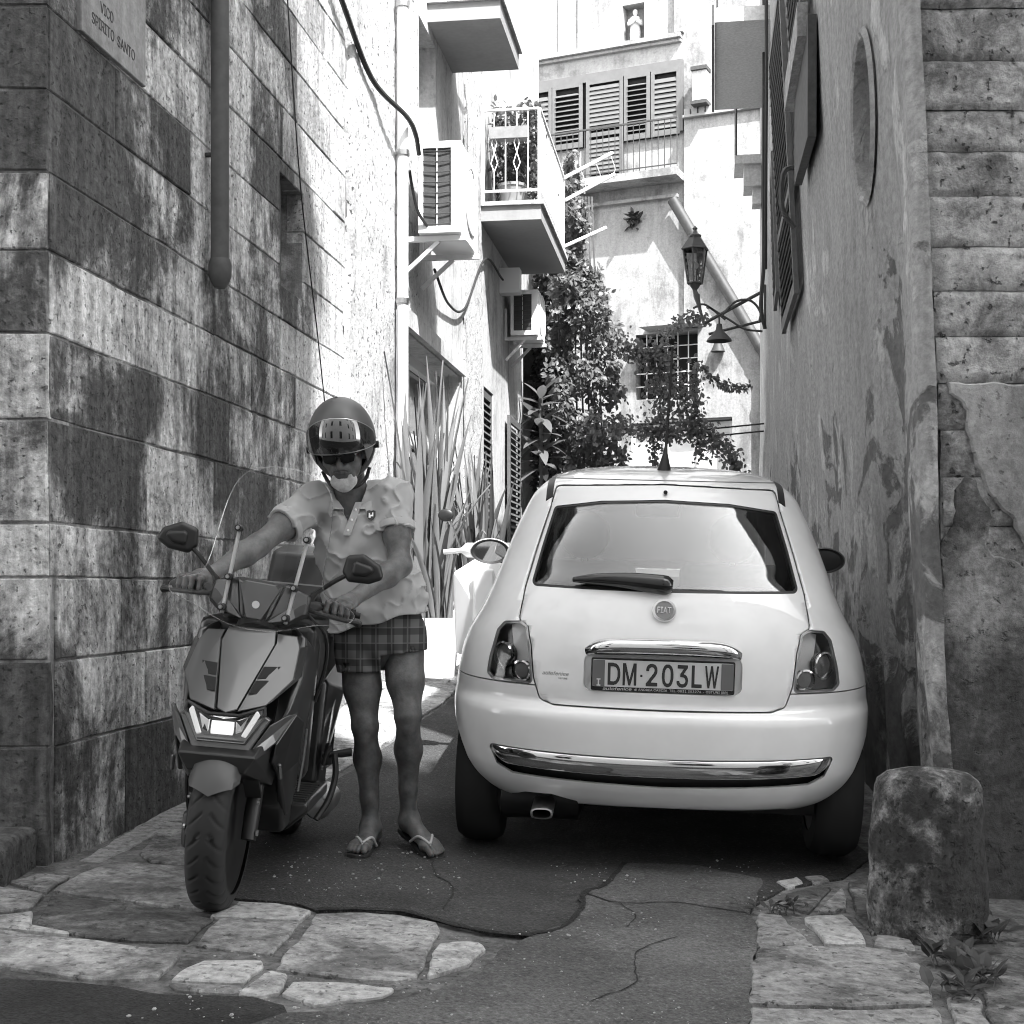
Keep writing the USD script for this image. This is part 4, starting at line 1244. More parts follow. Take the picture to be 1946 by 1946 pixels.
# ------------------------------------------------------------------ houses across the street, behind the camera (they shade the foreground and show in reflections)
def street_house(label, x0, x1, h, seed):
    b = thing('street_house', label, 'house', loc=((x0 + x1) / 2, -1.3, 0))
    r = random.Random(seed)
    y = -1.3
    w = to_manifold_box(x0, x1, y - 8, y, -0.5, h)
    wins = []
    z = 1.0
    while z < h - 2.2:
        x = x0 + 1.2
        while x < x1 - 1.6:
            wins.append((x, z))
            x += 4.4
        z += 4.2
    for x, z in wins:
        w = w - to_manifold_box(x, x + 1.2, y - 0.2, y + 0.2, z, z + 2.2)
    obj('wall', w, 'facade_street', b)
    for x, z in wins:
        p = obj('window', bx(x, x + 1.2, y - 0.19, y - 0.17, z, z + 2.2), 'black_gloss', b)
        obj('frame', cat(bx(x, x + 0.06, y - 0.168, y - 0.12, z, z + 2.2), bx(x + 1.14, x + 1.2, y - 0.168, y - 0.12, z, z + 2.2), bx(x + 0.57, x + 0.63, y - 0.168, y - 0.12, z, z + 2.2)), 'shutter_grey', p)
    obj('cornice', bx(x0, x1, y + 0.002, y + 0.3, h - 0.3, h), 'facade_street', b)


street_house('tall plain house across the street behind the viewer', -14, 4.33, 17.5, 1)
street_house('lower plain house across the street behind the viewer', 4.35, 18, 12.9, 2)
# ------------------------------------------------------------------ the small white hatchback, seen from behind
from scipy.interpolate import PchipInterpolator as PC
_z = [.235, .255, .28, .315, .365, .41, .50, .60, .70, .80, .88, .95, 1.00, 1.07, 1.15, 1.25, 1.35, 1.42, 1.46, 1.49, 1.515, 1.533, 1.54]
_w = [.60, .66, .705, .745, .780, .798, .814, .818, .810, .790, .764, .724, .697, .668, .642, .607, .567, .530, .492, .450, .38, .24, .06]
_r = [.16, .11, .07, .04, .012, .002, .0, .003, .052, .060, .078, .105, .135, .185, .255, .340, .428, .492, .535, .63, .78, 1.0, 1.2]
_f = [3.35, 3.42, 3.47, 3.50, 3.53, 3.545, 3.55, 3.53, 3.47, 3.25, 2.98, 2.76, 2.66, 2.52, 2.36, 2.15, 1.95, 1.83, 1.76, 1.70, 1.62, 1.50, 1.4]
_d = [.42, .46, .48, .50, .52, .53, .54, .54, .52, .50, .48, .44, .40, .37, .34, .31, .28, .25, .24, .25, .26, .22, .08]
CW, CF, CD = (PC(_z, a) for a in (_w, _f, _d))
_zr = _z[:8] + [.625, .648, .665, .70] + _z[9:]
_rr = _r[:8] + [.012, .040, .050, .050] + _r[9:]
CR = PC(_zr, _rr)


def car_solid(ins=0.0, nz=110):
    zs = np.unique(np.concatenate([np.linspace(.235 + ins, 1.40, nz), np.linspace(1.40, 1.539 - ins, 34), np.linspace(.235 + ins, .34, 16)]))
    th = np.linspace(0, math.pi / 2, 26)
    V = []
    for z in zs:
        zz = z
        w, r, f, d = CW(zz) - ins, CR(zz) + ins, CF(zz) - ins, float(CD(zz))
        w = max(w, 0.03)
        n = 2.55
        f = max(f, r + 0.12)
        d = min(d, (f - r) * 0.5)
        df = min(0.6, f - r - d)
        sx, sy = np.sin(th) ** (2 / n), 1 - np.cos(th) ** (2 / n)
        rear = np.stack([w * sx, r + d * sy], 1)
        mid = np.stack([np.full(14, w), np.linspace(r + d, f - df, 16)[1:-1]], 1)
        front = np.stack([w * sx, f - df * sy], 1)[::-1]
        half = np.vstack([rear, mid, front])
        full = np.vstack([half, half[::-1][1:-1] * [-1, 1]])
        V.append(np.c_[full, np.full(len(full), z)])
    m = len(V[0])
    k = len(V)
    v = np.vstack(V + [[[0, V[0][:, 1].mean(), zs[0]]], [[0, V[-1][:, 1].mean(), zs[-1]]]])
    F = []
    for i in range(k - 1):
        a = np.arange(m)
        b = (a + 1) % m
        F.append(np.stack([i * m + a, i * m + b, (i + 1) * m + b], 1))
        F.append(np.stack([i * m + a, (i + 1) * m + b, (i + 1) * m + a], 1))
    a = np.arange(m)
    b = (a + 1) % m
    F.append(np.stack([b, a, np.full(m, k * m)], 1))
    F.append(np.stack([(k - 1) * m + a, (k - 1) * m + b, np.full(m, k * m + 1)], 1))
    f = np.vstack(F)
    t = trimesh.Trimesh(v, f, process=False)
    if t.volume < 0:
        f = f[:, ::-1]
    return Manifold(manifold3d.Mesh(v.astype(np.float32), f.astype(np.uint32)))


def prism_y(poly, y0, y1):
    """Polygon in (x, z) extruded from y0 to y1."""
    p = poly if isinstance(poly, Polygon) else Polygon(poly)
    c = np.array(p.exterior.coords)[:-1]
    c = c if p.exterior.is_ccw else c[::-1]
    cs = CrossSection([c] + [np.array(h.coords)[:-1] if not h.is_ccw else np.array(h.coords)[:-1][::-1] for h in p.interiors])
    return cs.extrude(y1 - y0).rotate([90, 0, 0]).translate([0, y1, 0])


def prism_x(poly, x0, x1):
    """Polygon in (y, z) extruded from x0 to x1."""
    p = poly if isinstance(poly, Polygon) else Polygon(poly)
    c = np.array(p.exterior.coords)[:-1]
    c = c if p.exterior.is_ccw else c[::-1]
    return CrossSection([c]).extrude(x1 - x0).rotate([90, 0, 0]).rotate([0, 0, 90]).translate([x0, 0, 0])


def rpoly(pts, r):
    """Round the corners of a polygon."""
    return Polygon(pts).buffer(-r).buffer(r, quad_segs=6)


def sym(pts):
    return pts + [(-x, z) for x, z in pts[::-1]]


PHI, ROLL, PITCH = math.radians(4.9), math.radians(1.75), math.radians(5.0)


def rot(ax, a):
    return trimesh.transformations.rotation_matrix(a, ax)


CAR_M = np.eye(4)
CAR_M[:3, 3] = [0.530, 5.07, -0.022]
CAR_M = CAR_M @ rot([0, 0, 1], -PHI) @ rot([1, 0, 0], PITCH) @ rot([0, 1, 0], ROLL)
car = thing('parked_car', 'small rounded white hatchback parked tail-first in the lane', 'car', matrix=CAR_M)

S0, S1, S2 = car_solid(0), car_solid(0.014), car_solid(0.024)
SHELL = S0 - S2
gate_p = rpoly(sym([(0.0, .645), (.40, .648), (.452, .664), (.478, .74), (.492, .86), (.508, .925), (.545, .945), (.528, 1.07), (.492, 1.22), (.452, 1.37), (.436, 1.452), (0.0, 1.466)]), 0.025)
glass_p = rpoly(sym([(0.0, 1.068), (.508, 1.072), (.475, 1.22), (.436, 1.372), (.25, 1.398), (0.0, 1.408)]), 0.02)
lamp_l = [(.538, .945), (.508, .928), (.486, .80), (.480, .716), (.64, .718), (.664, .74), (.656, .80), (.630, .905), (.602, .938)]
lamp = rpoly(lamp_l, 0.02)
lamps = [affinity.scale(lamp, s, 1, origin=(0, 0)) for s in (-1, 1)]
insert_p = rpoly(sym([(0.0, .474), (.635, .482), (.640, .468), (.61, .405), (.55, .378), (0, .364)]), 0.012)
side_w = rpoly([(0.72, 1.06), (0.95, 1.36), (1.55, 1.40), (2.22, 1.03), (2.20, 1.0), (0.80, 1.0)], 0.05)
screen_p = rpoly(sym([(0, .96), (.60, .97), (.50, 1.39), (0, 1.42)]), 0.04)
exh_cut = rpoly([(-.56, .15), (-.56, .275), (-.50, .302), (-.40, .308), (-.30, .285), (-.285, .15)], 0.01)
low_cut = rpoly(sym([(0, .15), (.545, .15), (.50, .258), (.46, .270), (0, .274)]), 0.01)

cutrear = prism_y(glass_p, -.1, 1.0)
for L_ in lamps:
    cutrear += prism_y(L_, -.1, 0.9)
cutrear += prism_y(insert_p, -.1, 0.75)
arch = Manifold.cylinder(0.6, .325, .325, 48).rotate([0, 90, 0])
for y in (0.56, 2.86):
    cutrear += arch.translate([0.55, y, .27]) + arch.translate([-1.15, y, .27])
cutrear += prism_x(side_w, -1.2, 1.2) + prism_y(screen_p, 1.55, 3.2)
cutrear += prism_y(exh_cut, -.1, 0.45) + prism_y(low_cut, -.1, 0.5)
SHELL = SHELL - cutrear
gzone = prism_y(gate_p, -.1, 0.86)
gate_in = prism_y(gate_p.buffer(-0.0025), -.1, 0.86)
gate_out = prism_y(gate_p.buffer(0.0025), -.1, 0.86)
tail = SHELL ^ gate_in
rest = SHELL - gate_out
bump_zone = to_manifold_box(-1.2, 1.2, -.2, .62, .1, .712)
bump_gap = to_manifold_box(-1.2, 1.2, -.2, .62, .1, .717)
# number plate recess pressed into the tailgate
rec = prism_y(rpoly([(-.29, .708), (.29, .708), (.29, .845), (-.29, .845)], 0.03), -.1, 0.088)
tail = tail - rec
tail_floor = prism_y(rpoly([(-.295, .703), (.295, .703), (.295, .85), (-.295, .85)], 0.03), 0.086, 0.10)
obj('tailgate', tail + tail_floor, 'car_paint', car, smooth=32)
obj('bumper', rest ^ bump_zone, 'car_paint', car, smooth=32)
door_p = rpoly([(1.05, .30), (1.05, 1.0), (1.08, 1.02), (2.28, 1.02), (2.35, .80), (2.32, .30)], 0.03)
ring = prism_x(door_p.buffer(0.003), -1.2, 1.2) - prism_x(door_p.buffer(-0.003), -1.2, 1.2)
body_m = rest - bump_gap - ring
obj('body', body_m, 'car_paint', car, smooth=32)


def skin(poly_prism, a, b):
    return (car_solid(a) - car_solid(b)) ^ poly_prism


GA, GB = car_solid(0.004), car_solid(0.008)
GLASS = GA - GB
obj('rear_window', GLASS ^ prism_y(glass_p.buffer(-0.003), -.1, 1.0), 'glass', car, smooth=30)
obj('window_seal', (car_solid(0.002) - S2) ^ prism_y(glass_p.buffer(0.001).difference(glass_p.buffer(-0.009)), -.1, 1.0), 'black_plastic', car)
gs = GLASS ^ prism_x(side_w.buffer(-0.004), -1.2, 1.2)
for s in (-1, 1):
    half = gs.trim_by_plane([s, 0, 0], 0.2)
    obj('side_window', half, 'glass', car, smooth=30)
obj('windscreen', GLASS ^ prism_y(screen_p.buffer(-0.004), 1.55, 3.2), 'glass', car, smooth=30)
# roof gutters: dark strips along both roof edges
for s in (-1, 1):
    pth = prism_y(Polygon([(s * .448, 1.3), (s * .476, 1.3), (s * .474, 1.6), (s * .446, 1.6)]), 0.56, 1.75)
    obj('roof_strip', (car_solid(-0.0025) - S1) ^ pth, 'black_plastic', car, smooth=30)
# seam of the spoiler, dark line across the roof's tail
sp = to_manifold_box(-.445, .445, .5, 1.0, 1.480, 1.4835)
obj('spoiler_seam', (car_solid(-0.001) - S1) ^ sp, 'black_plastic', car)

# tail lamps
for L_, s in zip(lamps, (-1, 1)):
    tl = obj('tail_light', (car_solid(0.055) - car_solid(0.07)) ^ prism_y(L_.buffer(0.004), -.1, .9), 'lamp_dark', car, smooth=30)
    obj('lens', (car_solid(-0.001) - car_solid(0.003)) ^ prism_y(L_.buffer(-0.003), -.1, .9), 'lens_clear', tl, smooth=30)
    obj('bezel', (car_solid(0.003) - car_solid(0.02)) ^ prism_y(L_.buffer(-0.001).difference(L_.buffer(-0.010)), -.1, .9), 'steel', tl, smooth=30)
    # bowls behind the lens: big one high outside, small one low inside, a pale column
    for (cx, cz_, rr, mt, kind) in ((.600, .812, .046, 'lamp_dark', 0), (.527, .762, .034, 'lamp_mid', 1)):
        yv = float(CR(cz_)) + float(CD(cz_)) * (1 - (1 - (cx / float(CW(cz_))) ** 2.55) ** (1 / 2.55))
        bowl = lathe([(0.0, 0.0), (rr * .8, .004), (rr, .016), (rr, .03)], 28, axis='y')
        ringm = lathe([(rr, -.004), (rr + .007, -.002), (rr + .007, .012), (rr, .014)], 28, axis='y')
        M = np.eye(4)
        nrm = math.atan2(0.9 if cx > .55 else .45, 1)
        M = trimesh.transformations.translation_matrix([s * cx, yv + 0.012, cz_]) @ rot([0, 0, 1], s * nrm)
        bowl.apply_transform(M)
        ringm.apply_transform(M)
        obj('reflector_bowl', bowl, mt, tl, smooth=40)
        obj('reflector_ring', ringm, 'chrome', tl, smooth=40)
    col = (car_solid(0.03) - car_solid(0.034)) ^ prism_y(affinity.scale(Polygon([(.497, .79), (.553, .79), (.575, .92), (.545, .93), (.515, .91)]), s, 1, origin=(0, 0)), -.1, .9)
    obj('reverse_lamp', col, 'plate_white', tl, smooth=30)

# chrome bumper insert with its dark slot
ins = prism_y(insert_p.buffer(0.002), -.1, .75)
obj('bumper_slot', (car_solid(0.045) - car_solid(0.06)) ^ ins, 'black_plastic', car)
zz_ = insert_p.bounds
upper = insert_p.intersection(sbox(-1, .405, 1, 1)).buffer(-0.003)
def yrear(x, z):
    w = float(CW(z))
    return float(CR(z)) + float(CD(z)) * (1 - (1 - min(abs(x) / w, 1) ** 2.55) ** (1 / 2.55))


sb_ = []
for x in np.linspace(-.634, .634, 61):
    t = abs(x) / .634
    zt_ = .473 + .008 * t ** 2 - .004 * t ** 12
    zb2 = .402 + .012 * t ** 2 + .040 * max(0, (t - .90) / .10) ** 1.6
    row = []
    for a in np.linspace(0, math.pi, 13):
        zq = (zt_ + zb2) / 2 + (zt_ - zb2) / 2 * math.cos(a)
        row.append([x, yrear(x, zq) + .010 - .017 * math.sin(a) ** .7 * (1 - t ** 14), zq])
    sb_.append(row)
obj('bumper_strip', grid_mesh(np.array(sb_)), 'chrome', car, smooth=True)
# chrome tailgate handle
hb = []
for x in np.linspace(-.288, .288, 41):
    t = x / .288
    top = .908 - .006 * t * t - .038 * abs(t) ** 8
    bot = .846 - .010 * abs(t) ** 2.2
    zc_, hh = (top + bot) / 2, max((top - bot) / 2, .004)
    yb = yrear(x, .86) - 0.002
    out = 0.042 * (1 - abs(t) ** 8)
    ring_ = [[x, yb - out * math.sin(a) ** .8 if math.sin(a) > 0 else yb + .01, zc_ + hh * math.cos(a)] for a in np.linspace(0, math.pi, 11)]
    hb.append(ring_)
hb = np.array(hb)
hg = grid_mesh(hb)
obj('gate_handle', hg, 'chrome', car, smooth=60)
# number plate
pl = obj('number_plate', prism_y(rpoly(sym([(0, .713), (.262, .713), (.262, .832), (0, .832)]), .006), .050, .066), 'black_plastic', car, label='rear number plate in a black dealer frame')
obj('plate_face', prism_y(rpoly(sym([(0, .728), (.256, .728), (.256, .827), (0, .827)]), .004), .047, .0495), 'plate_white', pl)
for s in (-1, 1):
    obj('plate_band', bx(min(s * .212, s * .257), max(s * .212, s * .257), .0455, .0468, .729, .826), 'plate_blue', pl)


def rear_text(txt, h, cx, z, y, mat, parent, name='lettering', width=None, bold=False, depth=.0012, italic=0.0):
    m = meshkit.text_mesh(txt, h, depth, bold)
    if width:
        m.apply_scale([width / m.extents[0], 1, 1])
    v = m.vertices.copy()
    v[:, 0] += italic * v[:, 1]
    v[:, 0] -= (v[:, 0].min() + v[:, 0].max()) / 2
    return obj(name, trimesh.Trimesh(np.stack([v[:, 0] + cx, y - v[:, 2], v[:, 1] + z], 1), m.faces, process=False), mat, parent)


for ch, x0, wd in (('D', -.178, .046), ('M', -.121, .050), ('2', -.040, .042), ('0', .018, .042), ('3', .072, .042), ('L', .124, .038), ('W', .178, .050)):
    rear_text(ch, .078, x0, .737, .0468, 'ink', pl, 'letter', width=wd, bold=True)
obj('plate_dot', bx(-.082, -.074, .0455, .0468, .768, .776), 'ink', pl)
rear_text('I', .026, -.234, .731, .0452, 'plate_white', pl, 'letter', bold=True)
rear_text('autofenice', .011, -.165, .7155, .0497, 'plate_white', pl, 'frame_text', italic=.25, width=.105)
rear_text('di ANDREA CASCIA  TEL. 0831 303274 - OSTUNI (BR)', .0085, .068, .716, .0497, 'plate_white', pl, 'frame_text', width=.34)
# dealer lettering at the left of the tailgate
yl = yrear(.375, .765) - 0.0012
tx = meshkit.text_mesh('autofenice', .014, .001)
v = tx.vertices.copy()
v[:, 0] += .25 * v[:, 1]
v[:, 0] = (v[:, 0] - v[:, 0].min()) / (v[:, 0].max() - v[:, 0].min()) * .10 - .445
obj('dealer_text', trimesh.Trimesh(np.stack([v[:, 0], np.array([yrear(a, .765) - .0005 for a in v[:, 0]]) - v[:, 2], v[:, 1] + .757], 1), tx.faces, process=False), 'steel', car)
tx = meshkit.text_mesh('OSTUNI', .007, .001)
v = tx.vertices.copy()
v[:, 0] = (v[:, 0] - v[:, 0].min()) / (v[:, 0].max() - v[:, 0].min()) * .035 - .385
obj('dealer_text', trimesh.Trimesh(np.stack([v[:, 0], np.array([yrear(a, .75) - .0005 for a in v[:, 0]]) - v[:, 2], v[:, 1] + .744], 1), tx.faces, process=False), 'steel', car)
# round badge
yb = yrear(0, 1.0)
tb = rot([1, 0, 0], math.radians(-38))


def badge(m, dy=0.0):
    m = tm(m).copy()
    m.apply_transform(trimesh.transformations.translation_matrix([0, yb - 0.002 + dy, 1.004]) @ rot([1, 0, 0], math.radians(-28)))
    return m


bd = obj('badge', badge(lathe([(0, -.008), (.035, -.008), (.0355, -.012), (.043, -.012), (.046, -.005), (.046, .004), (0, .004)], 40, axis='y')), 'chrome', car, smooth=40)
obj('badge_disc', badge(lathe([(0, -.0095), (.034, -.0095), (.034, -.005), (0, -.005)], 40, axis='y')), 'lamp_mid', bd)
tx = meshkit.text_mesh('FIAT', .024, .002, True)
v = tx.vertices.copy()
v[:, 0] = (v[:, 0] - v[:, 0].min()) / (v[:, 0].max() - v[:, 0].min()) * .052 - .026
obj('badge_letters', badge(trimesh.Trimesh(np.stack([v[:, 0], -.0098 - v[:, 2], v[:, 1] - .012], 1), tx.faces, process=False)), 'chrome', bd)
# wiper
def on_glass(x, z, o):
    return np.array([x, yrear(x, z) - o, z])


ws = np.linspace(0, 1, 20)
wc = np.array([on_glass(.03 - .375 * t, 1.094 + .018 * math.sin(t * 2.2) - .004 * t, .028) for t in ws])
wr = np.interp(ws, [0, .06, .35, .8, 1], [.022, .038, .034, .021, .009])
obj('wiper', tube(wc, wr, 10, flat=1.0), 'black_gloss', car, smooth=60)
obj('washer_nozzle', tube([on_glass(.0, 1.437, .02), on_glass(.0, 1.437, -.01)], .008, 10), 'black_plastic', car)
# aerial
ab = np.array([0.0, .86, 1.522])
obj('aerial', cat(tube([ab + [0, 0, -.01], ab + [.001, 0, .02], ab + [.004, .012, .07], ab + [.006, .02, .11]], [.032, .024, .010, .006], 12), tube([ab + [.006, .02, .10], ab + [.020, .06, .52]], [.0065, .005], 6)), 'black_plastic', car, smooth=50)
# exhaust and rear silencer
ex = np.array([[.02 * math.copysign(abs(math.cos(a)) ** .7, math.cos(a)) * 2.1, .0, .021 * math.copysign(abs(math.sin(a)) ** .8, math.sin(a))] for a in np.linspace(0, 2 * math.pi, 25)])
tail_pipe = np.stack([ex + [-.43, yv_, .248] for yv_ in (.02, .35)])
inner_ = np.stack([ex * [.82, 1, .78] + [-.43, yv_, .248] for yv_ in (.02, .30)])
rim = np.stack([ex + [-.43, .02, .248], ex * [.82, 1, .78] + [-.43, .018, .248]])
obj('exhaust', cat(grid_mesh(tail_pipe), grid_mesh(rim)), 'steel', car, smooth=50)
obj('exhaust_bore', grid_mesh(inner_), 'void', car)
obj('silencer', tube([[-.62, .30, .245], [-.60, .30, .245], [-.30, .30, .245], [-.28, .30, .245]], [.02, .085, .085, .02], 20), 'dark_metal', car, smooth=40)
# underside, wheels
obj('underbody', cat(bx(-.70, .70, .36, 3.2, .20, .29), bx(-.6, .6, .3, .9, .24, .42)), 'interior_dark', car)
for y in (0.56, 2.86):
    for s in (-1, 1):
        tyre = lathe([(.19, -.09), (.262, -.088), (.282, -.06), (.288, -.03), (.288, .03), (.282, .06), (.262, .088), (.19, .09)], 40, axis='x')
        tyre.apply_translation([s * .70, y, .288 - .001])
        wh = obj('wheel', tyre, 'rubber', car, smooth=35)
        hub = lathe([(0, .07), (.06, .072), (.12, .05), (.17, .06), (.192, .085), (.192, -.085), (0, -.08)], 30, axis='x')
        hub.apply_scale([s, 1, 1])
        if s < 0:
            hub.invert()
        hub.apply_translation([s * .70, y, .287])
        obj('rim', hub, 'steel', wh, smooth=35)
    obj('axle', tube([[-.66, y, .287], [.66, y, .287]], .03, 8), 'interior_dark', car)
# mirrors
for s in (-1, 1):
    e = trimesh.creation.icosphere(3, 1.0)
    e.apply_scale([.105, .075, .066])
    mm = mani(e)
    mm = mm.trim_by_plane([0, 1, 0], -.032)
    base = trimesh.transformations.translation_matrix([s * .845, 2.06, 1.085]) @ rot([0, 0, 1], s * -0.10)
    a = tm(mm)
    a.apply_transform(base)
    mi = obj('wing_mirror', a, 'car_paint' if s < 0 else 'black_gloss', car, smooth=40)
    el = np.array([[math.cos(t), math.sin(t)] for t in np.linspace(0, 2 * math.pi, 41)])
    rimp = np.stack([np.c_[el[:, 0] * .094 * k, np.full(41, o), el[:, 1] * .060 * k] for k, o in ((.86, -.036), (1.02, -.040), (1.06, -.030))])
    rm = grid_mesh(rimp)
    rm.apply_transform(base)
    obj('mirror_rim', rm, 'black_plastic', mi, smooth=50)
    gl = grid_mesh(np.stack([np.c_[el[:, 0] * .094 * k, np.full(41, -.0345), el[:, 1] * .060 * k] for k in (.87, .001)]))
    gl.apply_transform(base)
    obj('mirror_glass', gl, 'mirror' if s < 0 else 'black_gloss', mi)
    obj('mirror_foot', tube([[s * .66, 2.10, 1.02], [s * .80, 2.08, 1.05]], [.03, .024], 10), 'black_plastic', mi, smooth=50)
# interior
obj('lining', cat(bx(-.62, .62, .30, 2.75, .30, .40)), 'car_inner', car)
obj('parcel_shelf', bx(-.56, .56, .30, .62, .95, .975), 'car_inner', car)
obj('dashboard', trimesh.creation.box([1.2, .45, .34], trimesh.transformations.translation_matrix([0, 2.42, .80])), 'car_trim_light', car)
for s in (-1, 1):
    def rb(c, sz, r=.05):
        sz = np.asarray(sz, float) / 2 - r
        pts = [Manifold.sphere(r, 16).translate([c[0] + a * sz[0], c[1] + b * sz[1], c[2] + d * sz[2]]) for a in (-1, 1) for b in (-1, 1) for d in (-1, 1)]
        return Manifold.batch_hull(pts)
    back = tm(rb([0, 0, .28], [.48, .13, .62]))
    back.apply_transform(trimesh.transformations.translation_matrix([s * .34, 1.55, .52]) @ rot([1, 0, 0], math.radians(14)))
    se = obj('seat', cat(back, tm(rb([s * .34, 1.80, .48], [.48, .50, .16]))), 'car_seat', car, smooth=40)
    hr = lathe([(0, -.05), (.07, -.048), (.105, -.03), (.115, 0), (.105, .03), (.07, .048), (0, .05)], 36, axis='y')
    hr.apply_transform(trimesh.transformations.translation_matrix([s * .34, 1.40, 1.215]) @ rot([1, 0, 0], math.radians(10)))
    obj('headrest', hr, 'car_seat', se, smooth=50)
    obj('headrest_stem', tube([[s * .34, 1.42, 1.06], [s * .34, 1.41, 1.13]], .012, 8), 'steel', se)
    rs = tm(rb([s * .29, .82, .78], [.50, .14, .52]))
    obj('rear_seat', rs, 'car_seat', car, smooth=40)
sw = trimesh.creation.torus(.18, .016, major_sections=36, minor_sections=10)
sw.apply_transform(trimesh.transformations.translation_matrix([-.34, 2.12, .88]) @ rot([1, 0, 0], math.radians(66)))
obj('steering_wheel', sw, 'black_plastic', car, smooth=True)
obj('inside_mirror', tm(Manifold.batch_hull([Manifold.sphere(.02, 12).translate([a, 1.9, 1.32 + b]) for a in (-.09, .09) for b in (-.015, .015)])), 'black_plastic', car, smooth=50)
# ------------------------------------------------------------------ the grey scooter being pushed out of the lane
SC_M = np.eye(4)
SC_M[:3, 3] = [-0.945, 4.37, 0.062]
SC_M = SC_M @ rot([0, 1, 0], math.radians(5.2))
sc = thing('motor_scooter', 'dark grey angular scooter with tall clear windscreen, lit headlamp and top box', 'scooter', matrix=SC_M)


def mx(m):
    """Mirror across x = 0."""
    m = tm(m).copy()
    m.vertices[:, 0] *= -1
    m.invert()
    return m


def panel(pts, t=0.02, back=(0, 1, 0), bevel=0.004, bulge=0.0):
    """A faceted moulded panel: front polygon in 3D, thickness away from the viewer, small chamfer."""
    p = np.asarray(pts, float)
    b = np.asarray(back, float)
    c = p.mean(0)
    cb = c - b * bulge
    inner = p + (c - p) / np.maximum(np.linalg.norm(c - p, axis=1, keepdims=True), 1e-6) * bevel
    outer = p + b * bevel
    rear = p + b * t
    n = len(p)
    v = np.vstack([inner, outer, rear, [cb], [c + b * t]])
    f = []
    for i in range(n):
        j = (i + 1) % n
        f += [[3 * n, i, j], [i, n + i, n + j], [i, n + j, j], [n + i, 2 * n + i, 2 * n + j], [n + i, 2 * n + j, n + j], [3 * n + 1, 2 * n + j, 2 * n + i]]
    m = trimesh.Trimesh(v, np.array(f), process=False)
    if m.volume < 0:
        m.invert()
    return m


def hullpts(pts, r=0.012, seg=8):
    return tm(Manifold.batch_hull([Manifold.sphere(r, seg).translate(list(map(float, q))) for q in pts]))


def nose(m):
    m = tm(m).copy()
    v = m.vertices
    v[:, 1] -= .13 * np.clip((.93 - v[:, 2]) / .30, 0, 1)
    return m


def both(name, m, mat, parent, **kw):
    obj(name, m, mat, parent, **kw)
    obj(name, mx(m), mat, parent, **kw)


# front wheel: grooved tyre
def tyre_mesh(R, w, nang=300, nx=34):
    a = np.linspace(0, 2 * math.pi, nang + 1)
    u = np.linspace(-1, 1, nx)
    A, Uu = np.meshgrid(a, u, indexing='ij')
    rr = R - 0.055 * np.abs(Uu) ** 2.6
    x = w / 2 * np.sin(Uu * math.pi / 2) ** 1 * (1.0)
    ph = (A * R / 0.062 + 0.9 * np.abs(Uu) + 0.35 * np.sin(3 * np.abs(Uu))) % 1.0
    g = np.exp(-((ph - 0.5) / 0.075) ** 2) * (np.abs(Uu) > 0.12) * (np.abs(Uu) < 0.86)
    rr = rr - 0.006 * g
    return grid_mesh(np.stack([x, -rr * np.cos(A), rr * np.sin(A)], -1))


fwheel = tyre_mesh(0.268, 0.122)
fwheel.apply_translation([0, 0, 0.266])
fwl = obj('front_wheel', fwheel, 'rubber', sc, smooth=50)
rimf = lathe([(.0, .03), (.05, .035), (.10, .025), (.17, .03), (.205, .05), (.215, .05), (.215, -.05), (.205, -.05), (.17, -.03), (.05, -.035), (0, -.03)], 36, axis='x')
rimf.apply_translation([0, 0, .266])
obj('rim', rimf, 'black_plastic', fwl, smooth=40)
disc = lathe([(.06, .064), (.12, .064), (.12, .068), (.06, .068), (.06, .064)], 36, axis='x')
disc.apply_scale([-1, 1, 1])
disc.invert()
disc.apply_translation([0, 0, .266])
obj('brake_disc', disc, 'steel', fwl)
rw = tyre_mesh(0.265, 0.13, 160, 18)
rw.apply_translation([0, 1.31, .264])
obj('rear_wheel', rw, 'rubber', sc, smooth=50)
# fork
for s in (-1, 1):
    fk = obj('fork_leg', tube([[s * .090, -.005, .225], [s * .090, .02, .30], [s * .088, .10, .46], [s * .086, .16, .60]], [.024, .026, .024, .020], 14), 'black_plastic', sc, smooth=40)
    obj('fork_bolt', tube([[s * .112, -.006, .25], [s * .119, -.006, .25]], .010, 10), 'steel', fk)
    obj('fork_bolt', tube([[s * .108, .0, .345], [s * .114, .0, .345]], .006, 8), 'steel', fk)
    obj('fork_bolt', tube([[s * .104, .04, .42], [s * .110, .04, .42]], .006, 8), 'steel', fk)
obj('brake_caliper', hullpts([[-.115, .03, .19], [-.115, .10, .20], [-.115, .10, .28], [-.115, .03, .28], [-.085, .06, .24]], .016), 'black_plastic', sc, smooth=40)
obj('brake_hose', tube(smoothpts([[-.12, .06, .28], [-.13, .03, .40], [-.115, .06, .55]], 14), .006, 6), 'black_plastic', sc)
# mudguard: arc over the tyre with a pointed front lip
aa = np.linspace(math.radians(34), math.radians(150), 26)
rows = []
for i, a in enumerate(aa):
    row = []
    for u in np.linspace(-1, 1, 13):
        tip = -0.16 * (1 - abs(u)) * (1 - i / 25.0) ** 6 + 0.12 * (abs(u) > .9) * (i < 2)
        an = a + tip * 0.9
        rr = .292 - .022 * abs(u) ** 2 - .02 * (abs(u) > .85)
        row.append([u * .078, -rr * math.cos(an) + .012, .266 + rr * math.sin(an)])
    rows.append(row)
obj('mudguard', grid_mesh(np.array(rows)), 'scooter_mid', sc, smooth=45)
both('mudguard_stay', bar([.079, -.10, .51], [.090, .02, .36], .012, .05, up=(1, 0, 0)), 'black_plastic', sc)

